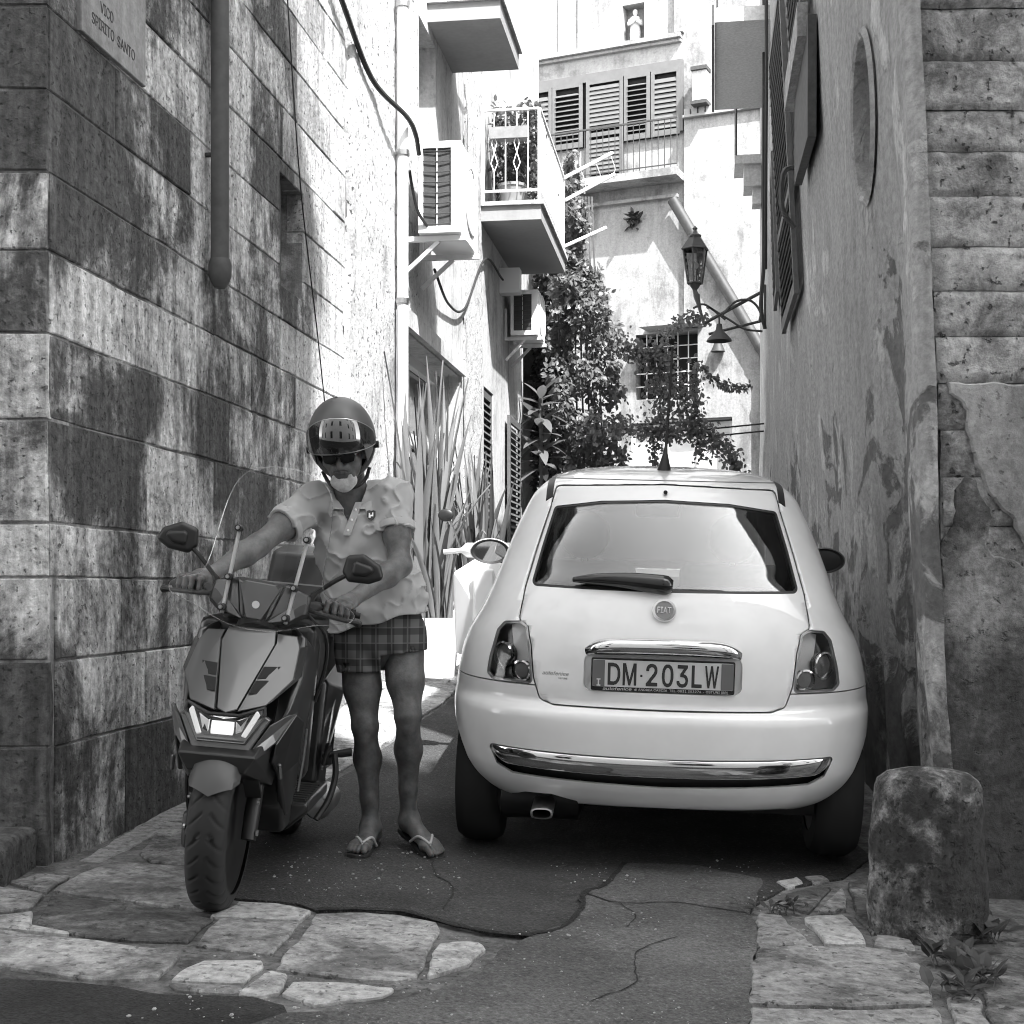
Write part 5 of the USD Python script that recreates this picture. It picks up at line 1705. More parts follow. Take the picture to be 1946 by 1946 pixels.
# black inner bodywork behind the fascia
obj('front_frame', hullpts([[x, y, z] for x in (-.115, .115) for y, z in ((.08, .50), (.17, .72), (.34, .84), (.34, .50), (.40, .38))], .015), 'scooter_dark', sc, smooth=30)
obj('belly_cover', hullpts([[x, y, z] for x in (-.135, .135) for y, z in ((.26, .30), (.30, .22), (.44, .22), (.42, .62), (.24, .56))], .02), 'scooter_dark', sc, smooth=30)
# leg shield sides
for s in (1, -1):
    ls = hullpts([[.135, .05, .56], [.165, .08, .64], [.185, .16, .74], [.172, .24, .86], [.13, .30, .885], [.12, .34, .60], [.19, .36, .66], [.195, .38, .80], [.17, .36, .40], [.15, .28, .27], [.14, .20, .36], [.14, .40, .24]], .010)
    obj('leg_shield', ls if s > 0 else mx(ls), 'scooter_dark', sc, smooth=25)
obj('shield_back', hullpts([[x, y, z] for x in (-.17, .17) for y, z in ((.34, .88), (.44, .84), (.42, .40), (.36, .40))] + [[0, .40, .93]], .03), 'scooter_dark', sc, smooth=40)
_obj = obj


def obj(name, mesh, *a, **k):
    return _obj(name, nose(mesh), *a, **k)


# headlamp
hl = obj('headlight', panel([(-.108, .030, .648), (-.045, .012, .622), (.045, .012, .622), (.108, .030, .648), (.112, .034, .630), (.066, .008, .556), (-.066, .008, .556), (-.112, .034, .630)], .05), 'lamp_dark', sc)
obj('lamp_frame', cat(*[hullpts([a, b], .0055) for a, b in zip(
    [(-.120, .024, .655), (-.124, .026, .632), (-.074, -.004, .548), (.074, -.004, .548), (.124, .026, .632), (.120, .024, .655), (.046, .004, .627), (-.046, .004, .627)],
    [(-.124, .026, .632), (-.074, -.004, .548), (.074, -.004, .548), (.124, .026, .632), (.120, .024, .655), (.046, .004, .627), (-.046, .004, .627), (-.120, .024, .655)])]), 'black_plastic', hl)
for s in (1, -1):
    m = hullpts([(.106, .018, .632), (.100, .016, .640), (.066, -.002, .568), (.074, -.002, .566)], .0045)
    obj('running_light', m if s > 0 else mx(m), 'led', hl)
obj('lamp_beam', panel([(-.034, .002, .606), (.034, .002, .606), (.036, .0, .565), (-.036, .0, .565)], .012), 'led_beam', hl)
both('lamp_bowl', panel([(.040, .004, .610), (.078, .016, .626), (.062, .004, .575), (.042, .001, .568)], .01), 'reflector', hl)
obj('lamp_cover', panel([(-.110, .022, .646), (-.045, .002, .621), (.045, .002, .621), (.110, .022, .646), (.112, .024, .630), (.067, -.004, .554), (-.067, -.004, .554), (-.112, .024, .630)], .003), 'lens_clear', hl)
obj('chin', panel([(-.128, .020, .628), (-.076, -.012, .543), (.076, -.012, .543), (.128, .020, .628), (.140, .032, .618), (.088, -.004, .520), (-.088, -.004, .520), (-.140, .032, .618)], .03), 'scooter_grey', sc)
obj('nose_underside', hullpts([(.118, .03, .530), (-.118, .03, .530), (.112, -.035, .505), (-.112, -.035, .505), (.085, -.03, .462), (-.085, -.03, .462), (.15, .16, .53), (-.15, .16, .53), (.13, .20, .40), (-.13, .20, .40)], .008), 'black_plastic', sc, smooth=25)
obj('chin_slot', panel([(-.080, .006, .515), (.080, .006, .515), (.070, .012, .492), (-.070, .012, .492)], .03), 'black_plastic', sc)
obj('chin_lip', panel([(-.078, .004, .490), (.078, .004, .490), (.066, .012, .478), (-.066, .012, .478)], .03), 'scooter_grey', sc)
# fascia panels
obj('nose_spine', panel([(-.078, .245, .885), (.078, .245, .885), (.088, .21, .84), (.030, .040, .640), (0, .028, .630), (-.030, .040, .640), (-.088, .21, .84)], .04, bulge=.012), 'scooter_grey', sc, smooth=35)
for s in (1, -1):
    f1_ = panel([(.093, .215, .845), (.088, .238, .872), (.150, .262, .868), (.168, .235, .835), (.176, .150, .735), (.118, .040, .660), (.036, .028, .636)], .035, bulge=.008)
    obj('fascia', f1_ if s > 0 else mx(f1_), 'scooter_grey', sc, smooth=20)
    f2_ = panel([(.170, .236, .835), (.178, .152, .735), (.122, .045, .662), (.130, .075, .668), (.196, .20, .745), (.190, .27, .84)], .02, back=(-.5, .8, 0))
    obj('fascia_edge', f2_ if s > 0 else mx(f2_), 'scooter_dark', sc)
    for (za, zb_) in ((.770, .735), (.728, .690)):
        ya, yb_ = .150 + (za - .752) * .95, .150 + (zb_ - .752) * .95
        xa, xb_ = .070 + (za - .752) * .28, .070 + (zb_ - .752) * .28
        vt = panel([(xa, ya - .022, za), (xa + .052, ya - .012, za + .004), (xb_ + .046, yb_ - .012, zb_ - .002), (xb_, yb_ - .022, zb_)], .03, bevel=.0015)
        obj('vent', vt if s > 0 else mx(vt), 'void', sc)
    w_ = panel([(.092, .0, .518), (.140, .034, .602), (.178, .10, .628), (.200, .16, .632), (.158, .07, .545), (.118, .02, .508)], .03)
    obj('wing_panel', w_ if s > 0 else mx(w_), 'scooter_grey', sc)
    w2 = panel([(.160, .075, .540), (.202, .165, .630), (.215, .26, .60), (.20, .30, .46), (.165, .18, .42), (.150, .09, .48)], .02, back=(-.6, .6, 0))
    obj('side_panel', w2 if s > 0 else mx(w2), 'scooter_dark', sc)
    bl = hullpts([(.168, .115, .47), (.172, .13, .43)], .007)
    obj('side_marker', bl if s > 0 else mx(bl), 'scooter_grey', sc)
    tr = tube(smoothpts([(.205, .40, .56), (.20, .42, .46), (.185, .46, .34)], 10), .004, 6)
    obj('edge_trim', tr if s > 0 else mx(tr), 'steel', sc)


obj = _obj


def bent(m, fn):
    m = tm(m).copy()
    m.vertices = fn(m.vertices)
    return m


tx = meshkit.text_mesh('numera', .014, .001, True)
v = tx.vertices.copy()
v[:, 0] += .3 * v[:, 1]
v[:, 0] = (v[:, 0] - v[:, 0].min()) / (v[:, 0].max() - v[:, 0].min()) * .072 - .030
obj('lettering', trimesh.Trimesh(np.stack([v[:, 0], .2075 - v[:, 2] + (v[:, 1]) * .82, v[:, 1] + .838], 1), tx.faces, process=False), 'chrome', sc)

# handlebar group (turned and tipped a little more than the body)
HG = trimesh.transformations.translation_matrix([0, .36, .965]) @ rot([0, 1, 0], math.radians(5.0)) @ trimesh.transformations.translation_matrix([0, -.36, -.965])


def hg(m):
    m = tm(m).copy()
    m.apply_transform(HG)
    return m


def hmx(m):
    return hg(mx(m))


obj('steering_neck', tube([[0, .30, .86], [0, .345, .93]], [.075, .06], 16), 'black_plastic', sc, smooth=40)
cw = hullpts([[-.155, .33, 1.005], [-.155, .30, .955], [-.10, .285, .915], [.10, .285, .915], [.155, .30, .955], [.155, .33, 1.005], [.08, .34, 1.03], [-.08, .34, 1.03], [-.12, .45, 1.0], [.12, .45, 1.0], [0, .43, .93]], .014)
obj('handlebar_cowl', hg(cw), 'scooter_dark', sc, smooth=25)
for s in (1, -1):
    p1 = panel([(.082, .290, 1.040), (.158, .312, 1.020), (.166, .305, .965), (.120, .268, .925), (.040, .262, .905), (.052, .262, .925)], .03)
    obj('cowl_panel', hg(p1 if s > 0 else mx(p1)), 'scooter_grey', sc)
    p2 = panel([(.058, .272, 1.028), (.076, .276, 1.035), (.050, .258, .930), (.038, .256, .912)], .02)
    obj('cowl_rib', hg(p2 if s > 0 else mx(p2)), 'scooter_grey', sc)
obj('cowl_shield', hg(panel([(-.070, .268, 1.020), (-.052, .272, 1.036), (.052, .272, 1.036), (.070, .268, 1.020), (.026, .246, .912), (-.026, .246, .912)], .03)), 'scooter_grey', sc)
bd_ = lathe([(0, -.004), (.013, -.004), (.015, 0), (.015, .004), (0, .004)], 24, axis='y')
bd_.apply_translation([0, .250, .962])
obj('badge', hg(bd_), 'chrome', sc, smooth=40)
# bars, grips, levers
for s in (1, -1):
    f = (lambda m: hg(m)) if s > 0 else hmx
    gr = obj('handlebar', f(tube([[.14, .36, .985], [.19, .375, .985], [.335, .40, .98]], .011, 12)), 'dark_metal', sc, smooth=40)
    obj('grip', f(tube([[.195, .376, .985], [.20, .377, .985], [.31, .396, .981], [.318, .397, .981]], [.014, .0175, .0175, .020], 14)), 'rubber', gr, smooth=40)
    obj('switch_housing', f(hullpts([[.145, .345, .99], [.145, .40, .97], [.195, .36, .99], [.195, .395, .97], [.16, .35, .955]], .014)), 'black_plastic', gr, smooth=30)
    obj('lever', f(tube(smoothpts([[.155, .335, .972], [.20, .318, .966], [.27, .330, .960], [.335, .350, .955]], 14), [.008] * 13 + [.013], 8)), 'black_plastic', gr, smooth=40)
    bm = trimesh.creation.icosphere(2, .0135)
    bm.apply_translation([.338, .352, .955])
    obj('lever_ball', f(bm), 'black_plastic', gr, smooth=True)
    # mirrors
    mr = obj('mirror_stalk', f(tube(smoothpts([[.165, .355, 1.0], [.172, .352, 1.025], [.235, .352, 1.085], [.288, .36, 1.125]], 14), [.013] * 5 + [.008] * 9, 8)), 'black_plastic', sc, smooth=40)
    mh = hullpts([[.275, .360, 1.165], [.315, .354, 1.175], [.365, .360, 1.150], [.375, .362, 1.128], [.345, .358, 1.112], [.285, .354, 1.108], [.270, .360, 1.125]], .018, 20)
    mh = tm(mani(mh) + mani(hullpts([[.30, .338, 1.150], [.345, .338, 1.142], [.33, .338, 1.130], [.30, .338, 1.128]], .014, 20)))
    obj('mirror_shell', f(mh), 'black_plastic', mr, smooth=40)
    obj('mirror_glass', f(panel([(.265, .372, 1.172), (.315, .372, 1.186), (.37, .372, 1.158), (.382, .372, 1.126), (.35, .372, 1.104), (.285, .372, 1.099), (.258, .372, 1.127)], .003)), 'mirror', mr)
# clear windscreen
def scr(x, z):
    return .215 + .34 * (z - .9) + 1.1 * x * x * 0.9


out_ = [(0, .878), (.07, .884), (.13, .900), (.20, .925), (.27, .940), (.312, .955), (.318, .985), (.27, 1.012), (.215, 1.035), (.196, 1.09), (.190, 1.20), (.182, 1.30), (.160, 1.375), (.115, 1.418), (.05, 1.436), (0, 1.44)]
so = smoothpts([(a, b) for a, b in out_], 60)
ring_ = np.vstack([so, so[::-1][1:-1] * [-1, 1]])
pg = Polygon(ring_).buffer(0)
bar_cells = []
N_ = 26
x0_, z0_, x1_, z1_ = pg.bounds
for i in range(N_):
    for j in range(N_):
        c_ = pg.intersection(sbox(x0_ + (x1_ - x0_) * i / N_, z0_ + (z1_ - z0_) * j / N_, x0_ + (x1_ - x0_) * (i + 1) / N_, z0_ + (z1_ - z0_) * (j + 1) / N_))
        for q in getattr(c_, 'geoms', [c_]):
            if q.geom_type == 'Polygon' and q.area > 1e-8:
                vv, ff = trimesh.creation.triangulate_polygon(q, engine='earcut')
                if len(ff):
                    bar_cells.append(trimesh.Trimesh(np.c_[vv, np.zeros(len(vv))], ff, process=False))
sm = trimesh.util.concatenate(bar_cells)
sv = sm.vertices
sm = trimesh.Trimesh(np.stack([sv[:, 0], scr(sv[:, 0], sv[:, 1]), sv[:, 1]], 1), sm.faces, process=False)
sm.merge_vertices(digits_vertex=5)
ws_ = obj('windscreen', hg(sm), 'screen_clear', sc, smooth=60)
rim_ = np.array([[a, scr(a, b), b] for a, b in ring_])
rim_ = np.vstack([rim_, rim_[:1]])
obj('windscreen_edge', hg(tube(rim_, .0012, 5, caps=False)), 'screen_edge', ws_)
for s in (1, -1):
    f = (lambda m: hg(m)) if s > 0 else hmx
    A_, B_ = np.array([.108, scr(.108, .93) + .016, .915]), np.array([.118, scr(.118, 1.20) + .016, 1.205])
    rd = obj('screen_rod', f(tube([A_, B_], .0068, 10)), 'white_plastic', sc, smooth=40)
    for q in (A_ + [0, -.006, .02], A_ * .58 + B_ * .42 + [0, 0, 0], B_):
        if q is B_ or np.allclose(q, A_ * .58 + B_ * .42) or True:
            obj('screw', f(tube([q + [0, -.035, 0], q + [0, .004, 0]], [.011, .013], 12)), 'black_plastic', rd, smooth=40)
            obj('screw_head', f(tube([q + [0, -.041, .001], q + [0, -.034, .001]], [.006, .0075], 10)), 'steel', rd, smooth=40)
# cables
obj('brake_cable', hg(tube(smoothpts([[.17, .34, .95], [.235, .33, .90], [.25, .38, .80], [.23, .42, .66]], 16), .007, 6)), 'black_plastic', sc)
obj('brake_cable', hg(tube(smoothpts([[-.14, .34, .95], [-.10, .33, .88], [-.08, .33, .82]], 10), .006, 6)), 'black_plastic', sc)
# floor, tunnel, seat, tail
fl = obj('footboard', hullpts([[x, y, z] for x in (-.20, .20) for y in (.42, .92) for z in (.255, .275)] + [[x, y, .20] for x in (-.14, .14) for y in (.42, .92)], .012), 'scooter_dark', sc, smooth=30)
for k in range(8):
    for s in (-1, 1):
        obj('footboard_rib', bar([s * .10, .47 + k * .05, .2895], [s * .195, .47 + k * .05, .2895], .016, .006), 'rubber', fl)
obj('tunnel', hullpts([[x, y, z] for x in (-.075, .075) for y, z in ((.42, .28), (.90, .28), (.44, .50), (.66, .44), (.90, .56))], .02), 'scooter_dark', sc, smooth=30)
obj('rear_body', hullpts([[x, y, z] for x in (-.155, .155) for y, z in ((.90, .30), (.94, .66), (1.45, .70), (1.62, .76), (1.60, .66), (1.2, .42))] + [[x, 1.15, .62] for x in (-.19, .19)], .025), 'scooter_dark', sc, smooth=30)
obj('seat', hullpts([[x, y, z] for x in (-.13, .13) for y, z in ((.78, .70), (.80, .76), (1.05, .77), (1.12, .84), (1.50, .86), (1.52, .78), (1.0, .66))], .035), 'rubber', sc, smooth=40)
both('body_trim', tube(smoothpts([[.192, .88, .34], [.198, .95, .48], [.194, 1.05, .60]], 12), .005, 6), 'steel', sc)
# pillion foot peg with its lever, stand and muffler at the near flank
pgm = obj('foot_peg', tube([[.19, .86, .40], [.235, .86, .405], [.30, .86, .42]], [.014, .013, .017], 10), 'black_plastic', sc, smooth=40)
obj('peg_bracket', hullpts([[.20, .84, .37], [.20, .92, .43], [.215, .84, .44], [.215, .92, .37]], .010), 'black_plastic', pgm, smooth=40)
obj('stand_arm', tube(smoothpts([[.238, .84, .41], [.250, .83, .33], [.235, .80, .24], [.20, .76, .17]], 14), .012, 8), 'black_plastic', sc, smooth=40)
mfl = lathe([(0, -.17), (.04, -.165), (.055, -.12), (.058, .12), (.045, .17), (0, .175)], 24, axis='y')
mfl.apply_transform(trimesh.transformations.translation_matrix([.185, 1.02, .20]))
obj('silencer', mfl, 'steel', sc, smooth=40)
obj('engine', hullpts([[x, y, z] for x in (-.10, .12) for y, z in ((.95, .18), (1.35, .22), (1.35, .36), (1.0, .42))], .03), 'dark_metal', sc, smooth=30)
both('rear_shock', tube([[.15, 1.32, .30], [.14, 1.40, .66]], .025, 10), 'black_plastic', sc, smooth=40)
# top box
tb_ = hullpts([[x, y, z] for x in (-.145, .145) for y, z in ((1.36, .985), (1.64, .985))] + [[x, y, z] for x in (-.130, .130) for y, z in ((1.37, 1.14), (1.62, 1.14))] + [[x, y, 1.165] for x in (-.10, .10) for y in (1.42, 1.58)], .028, 12)
bxm = obj('top_box', tb_, 'box_smoke', sc, smooth=40)
obj('box_seam', cat(bar([-.176, 1.335, 1.03], [.176, 1.335, 1.03], .008, .006), bar([-.178, 1.335, 1.03], [-.178, 1.66, 1.03], .006, .006), bar([.178, 1.335, 1.03], [.178, 1.66, 1.03], .006, .006)), 'steel', bxm)
obj('box_rack', hullpts([[x, y, .92] for x in (-.09, .09) for y in (1.36, 1.6)] + [[x, 1.45, .86] for x in (-.05, .05)], .012), 'black_plastic', sc)
# ------------------------------------------------------------------ the man pushing the scooter
def unit(v):
    v = np.asarray(v, float)
    return v / np.linalg.norm(v)


pn = thing('person', 'person in open-face helmet, polo shirt, plaid shorts and flip-flops holding the scooter handlebars', 'person', loc=(-0.50, 5.38, 0.045))

# joints
NECK = np.array([-0.622, 5.385, 1.435])
CHEST = np.array([-0.592, 5.385, 1.27])
WAIST = np.array([-0.540, 5.395, 1.05])
PELV = np.array([-0.512, 5.405, 0.90])
SH_R, EL_R, WR_R = np.array([-0.765, 5.345, 1.412]), np.array([-0.945, 5.12, 1.232]), np.array([-1.085, 4.955, 1.120])
SH_L, EL_L, WR_L = np.array([-0.462, 5.355, 1.425]), np.array([-0.425, 5.24, 1.160]), np.array([-0.588, 5.045, 1.030])
HIP_R, KN_R, AN_R = np.array([-0.600, 5.41, 0.86]), np.array([-0.572, 5.365, 0.545]), np.array([-0.556, 5.43, 0.135])
HIP_L, KN_L, AN_L = np.array([-0.430, 5.41, 0.865]), np.array([-0.402, 5.325, 0.590]), np.array([-0.408, 5.43, 0.165])
# where the grips are
_hm = SC_M @ HG
gripR = (_hm @ np.array([-.262, .388, .983, 1]))[:3]
gripL = (_hm @ np.array([.262, .388, .983, 1]))[:3]
gax = unit((_hm @ np.array([1, 0, 0, 0]))[:3])

H = np.array([-0.646, 5.275, 1.602])
hf = unit([-0.05, -0.93, -0.36])
hu = np.array([-0.10, -0.36, 0.93])
hu = unit(hu - hf * (hu @ hf))
ha = np.cross(hu, hf)
HR_ = np.stack([ha, hf, hu], 1)            # columns: right (image), forward, up


def hl_(p):
    return (p - H) @ HR_


def hw_(a, b, c):
    return H + HR_ @ np.array([a, b, c], float)


def from_head(m):
    m = tm(m).copy()
    m.vertices = H + m.vertices @ HR_.T
    return m


def head_sdf(q):
    d = ell(q, (0, -.005, .02), (.077, .098, .105))
    d = smin(d, ell(q, (0, .030, -.060), (.060, .064, .058)), .04)
    d = smin(d, cone(q, (-.016, .076, -.104), (.016, .076, -.104), .020, .020), .03)
    for s in (-1, 1):
        d = smin(d, ell(q, (s * .046, .066, -.024), (.024, .022, .020)), .03)
        d = smin(d, ell(q, (s * .032, .088, .022), (.026, .012, .009)), .02)
        d = -smin(-d, ell(q, (s * .033, .104, .002), (.020, .020, .013)), .014)
        d = smin(d, ell(q, (s * .034, .080, .0), (.014, .014, .013)), .006)
        d = smin(d, cone(q, (s * .012, .104, -.042), (s * .014, .098, -.042), .0085, .0085), .008)
        d = smin(d, ell(q, (s * .078, -.005, -.012), (.010, .020, .032)), .008)
        d = smin(d, cone(q, (s * .020, .098, -.036), (s * .038, .080, -.078), .006, .006), .02)
    d = smin(d, cone(q, (0, .096, .012), (0, .119, -.036), .008, .0125), .012)
    d = smin(d, cone(q, (-.019, .092, -.066), (.019, .092, -.066), .0062, .0062), .006)
    d = smin(d, cone(q, (-.016, .090, -.077), (.016, .090, -.077), .0072, .0072), .006)
    d = np.maximum(d, -(cone(q, (-.022, .104, -.0715), (.022, .104, -.0715), .0035, .0035)))
    return d


NB = hw_(0, -.02, -.06)


def neck_sdf(p):
    d = cone(p, NB, NECK + [0, .012, -.02], .060, .066)
    d = smin(d, cone(p, NECK + [-.02, -.03, -.01], NECK + [.0, -.020, -.15], .045, .05), .05)
    return d


def flat_cone(p, a, b, ra, rb, fy=1.5):
    s = np.array([1, fy, 1.0])
    return cone(p * s, np.asarray(a) * s, np.asarray(b) * s, ra, rb) * 0.85


def torso_sdf(p):
    d = flat_cone(p, PELV, WAIST, .168, .163)
    d = smin(d, flat_cone(p, WAIST + [0, -.012, 0], CHEST, .160, .158), .05)
    d = smin(d, flat_cone(p, CHEST, NECK + [0, .01, -.06], .155, .085), .06)
    d = smin(d, cone(p, NECK + [-.04, .01, -.03], SH_R, .060, .062), .05)
    d = smin(d, cone(p, NECK + [.04, .01, -.03], SH_L, .060, .062), .05)
    return d


def nets(f, h, pts, pad):
    pts = np.asarray(pts)
    return surface_nets(f, pts.min(0) - pad, pts.max(0) + pad, h)


def hand_sdf(p, wrist, grip, ax_, inner, elbow):
    """A hand closed on a bar: ax_ points from little finger to index; inner = sign toward the stem."""
    up = np.array([0, 0.25, 1.0])
    up = unit(up - ax_ * (up @ ax_))
    bk = unit(np.cross(ax_, up))
    if bk[1] < 0:
        bk = -bk
    kn = [grip + ax_ * t + up * hgt + bk * bb for t, hgt, bb in ((.036, .031, .006), (.013, .034, .002), (-.010, .032, .003), (-.032, .027, .008))]
    root = wrist + (grip + up * .03 + bk * .05 - wrist) * 0.15
    d = None
    for i, k in enumerate(kn):
        base = wrist * .72 + (grip + up * .02 + bk * .05) * .28 + ax_ * (.012 - i * .009)
        c = cone(p, base, k, .017, .0125)
        d = c if d is None else smin(d, c, .016)
    lens = (1.0, 1.06, 1.0, .86)
    for i, k in enumerate(kn):
        L = lens[i]
        t = ax_ * (k - grip @ np.eye(3) @ np.eye(3) if False else 0)
        base = k
        c0 = grip + ax_ * ((k - grip) @ ax_)
        pip = c0 + up * .016 * L - bk * .034 * L + ax_ * (.003 if i == 0 else 0)
        dip = c0 - up * .012 * L - bk * .030 * L + ax_ * (.004 if i == 0 else 0)
        tip = c0 - up * .026 * L - bk * .006 + ax_ * (.004 if i == 0 else 0)
        f = smin(cone(p, base, pip, .0115, .0100), cone(p, pip, dip, .0100, .0090), .004)
        f = smin(f, cone(p, dip, tip, .0088, .0078), .003)
        f = smin(f, np.linalg.norm(p - pip, axis=1) - .0108, .003)
        d = smin(d, f, .006)
    # thumb from the side of the palm, lying round the bar towards the stem
    t0 = wrist * .55 + (grip + ax_ * .03 + bk * .04) * .45
    t1 = grip + ax_ * .056 + bk * .026 + up * .006
    t2 = grip + ax_ * .064 - bk * .008 - up * .012
    t3 = grip + ax_ * .058 - bk * .026 - up * .022
    th = smin(cone(p, t0, t1, .017, .0128), cone(p, t1, t2, .0125, .0108), .006)
    th = smin(th, cone(p, t2, t3, .0106, .0085), .004)
    d = smin(d, th, .008)
    return d


def arm_sdf(p, S, E, Wp, grip, ax_):
    d = cone(p, S, E, .052, .041)
    m = S * .5 + E * .5
    d = smin(d, ell(p, m, (.05, .05, .05)), .05)
    fm = E * .72 + Wp * .28
    d = smin(d, cone(p, E, fm, .040, .044), .03)
    d = smin(d, cone(p, fm, Wp, .043, .027), .03)
    d = smin(d, cone(p, Wp, Wp * .5 + grip * .5 + [0, 0, .018], .027, .024), .02)
    return smin(d, hand_sdf(p, Wp, grip, ax_, 1, E), .012)


parts = []
mR = nets(lambda p: arm_sdf(p, SH_R, EL_R, WR_R, gripR, gax), .0042, [SH_R, EL_R, WR_R, gripR, gripR - gax * .04, gripR + gax * .05], .075)
mL = nets(lambda p: arm_sdf(p, SH_L, EL_L, WR_L, gripL, -gax), .0042, [SH_L, EL_L, WR_L, gripL, gripL - gax * .05, gripL + gax * .04], .075)
headm = surface_nets(head_sdf, (-.11, -.13, -.15), (.11, .15, .16), .0036)
headm = from_head(headm)
neckm = nets(neck_sdf, .007, [NB, NECK, NECK + [0, 0, -.2]], .15)
chestm = nets(lambda p: np.maximum(torso_sdf(p) + .016, np.minimum(p[:, 2] - 1.44, 9)), .012, [PELV, NECK, SH_R, SH_L], .2)


def foot_parts(A, heel, ball, big, lift_toe):
    """heel, ball centre on the sole; big = +1 if the big toe is on the image-right side."""
    fd = unit(np.append((ball - heel)[:2], 0))
    sl = unit(ball - heel)
    ex = np.array([-fd[1], fd[0], 0]) * 1.0
    if ex[0] < 0:
        ex = -ex
    upv = unit(np.cross(ex, sl))
    if upv[2] < 0:
        upv = -upv
    toes = []
    for i, (off, ln, r) in enumerate(((.026, .064, .0135), (.005, .060, .0098), (-.010, .053, .0092), (-.023, .044, .0088), (-.035, .033, .0084))):
        b0 = ball + ex * off * big + upv * .016 - sl * .004
        t0 = ball + ex * off * 1.12 * big + sl * ln + upv * (r * .95)
        m0 = (b0 + t0) / 2 + upv * .006
        toes.append((b0, m0, t0, r))
    return fd, sl, ex, upv, toes


def foot_sdf(p, A, heel, ball, big):
    fd, sl, ex, upv, toes = foot_parts(A, heel, ball, big, 0)
    d = cone(p, A, heel + upv * .034 + sl * .0, .036, .030)
    d = smin(d, cone(p, A + sl * .02, (heel + ball) / 2 + sl * .03 + upv * .034 + ex * .008 * big, .034, .026), .04)
    d = smin(d, cone(p, heel + upv * .028, ball + upv * .018 - ex * .018 * big, .028, .020), .03)
    d = smin(d, cone(p, ball + ex * .024 * big + upv * .017, ball - ex * .030 * big + upv * .013 - sl * .012, .0185, .0145), .03)
    d = smin(d, cone(p, (heel + ball) / 2 + upv * .035 + ex * .012 * big, ball + ex * .022 * big + upv * .018, .024, .018), .02)
    for i, (b0, m0, t0, r) in enumerate(toes):
        f = smin(cone(p, b0, m0, r * 1.12, r), cone(p, m0, t0, r, r * .98), .004)
        d = smin(d, f, .0045)
    for s in (-1, 1):
        d = smin(d, ell(p, A + ex * s * .031 - [0, 0, .006], (.012, .014, .014)), .014)
    return d


def leg_sdf(p, Hp, K, A):
    d = cone(p, Hp, Hp * .45 + K * .55, .088, .070)
    d = smin(d, cone(p, Hp * .45 + K * .55, K, .070, .050), .03)
    d = smin(d, ell(p, K + [0, -.012, .0], (.041, .036, .050)), .025)
    calf = K * .66 + A * .34 + [0, .022, 0]
    d = smin(d, cone(p, K + [0, .008, -.02], calf, .044, .052), .03)
    low = K * .30 + A * .70 + [0, .004, 0]
    d = smin(d, cone(p, calf, low, .050, .034), .03)
    d = smin(d, cone(p, low, A, .034, .033), .02)
    d = smin(d, cone(p, K + [0, -.015, -.06], A + [0, -.012, .09], .022, .018), .03)   # shin
    return d


heelR, ballR = np.array([-.551, 5.475, .072]), np.array([-.580, 5.275, .071])
heelL, ballL = np.array([-.418, 5.475, .112]), np.array([-.318, 5.315, .066])
legs = []
for Hp, K, A, he, ba, big in ((HIP_R, KN_R, AN_R, heelR, ballR, 1), (HIP_L, KN_L, AN_L, heelL, ballL, -1)):
    lm = nets(lambda p: np.maximum(leg_sdf(p, Hp, K, A), .10 - p[:, 2]) if False else leg_sdf(p, Hp, K, A), .0062, [Hp, K, A], .1)
    fm = nets(lambda p: smin(foot_sdf(p, A, he, ba, big), cone(p, A, A + (K - A) * .25, .033, .033), .02), .0034, [A + [0, 0, .03], he, ba, ba + unit(ba - he) * .07], .055)
    legs += [lm, fm]
pieces = [headm, neckm, chestm, mR, mL] + legs
try:
    U_ = None
    for q in pieces:
        mq = mani(q)
        if mq.is_empty():
            raise ValueError
        U_ = mq if U_ is None else U_ + mq
    body_m = U_
except Exception:
    body_m = cat(*pieces)
bodyp = obj('body', body_m, 'skin', pn, smooth=50)

# ---------------- clothes
def sleeve(p, S, E, t):
    e = S + (E - S) * t
    ax = unit(E - S)
    d = cone(p, S - ax * .01, e + ax * .05, .064, .067)
    cut = (p - e) @ ax
    return d, cut


def cloth_noise(p):
    q = p * np.array([9, 9, 4.5])
    n = meshkit.fbm(q + 5.1, 3, 61) - .5
    n2 = meshkit.noise(np.stack([p[:, 0] * 22 + p[:, 2] * 16, p[:, 1] * 8, p[:, 2] * 10 - p[:, 0] * 6], 1), 62) - .5
    n3 = 1 - 2 * np.abs(meshkit.fbm(np.stack([p[:, 0] * 13 + p[:, 2] * 7, p[:, 1] * 9, p[:, 2] * 11 - p[:, 0] * 5], 1), 2, 64) - .5) * 2
    return .013 * n + .006 * n2 - .012 * np.clip(n3, 0, 1) ** 4


def folds(p):
    """Pulled folds: from the raised right shoulder across, and slack above the hem."""
    a = np.sin((p[:, 2] - 1.02) * 44 + (p[:, 0] + .55) * 14) * np.exp(-((p[:, 2] - 1.0) / .085) ** 2)
    b = np.sin((p[:, 0] + .62) * 60 + (p[:, 2] - 1.3) * 48) * np.exp(-((p[:, 0] + .70) / .07) ** 2 - ((p[:, 2] - 1.30) / .12) ** 2)
    c = np.sin((p[:, 2] - 1.2) * 34 - (p[:, 0] + .5) * 30) * np.exp(-((p[:, 0] + .58) / .12) ** 2 - ((p[:, 2] - 1.18) / .09) ** 2)
    return .006 * a + .008 * b + .011 * c


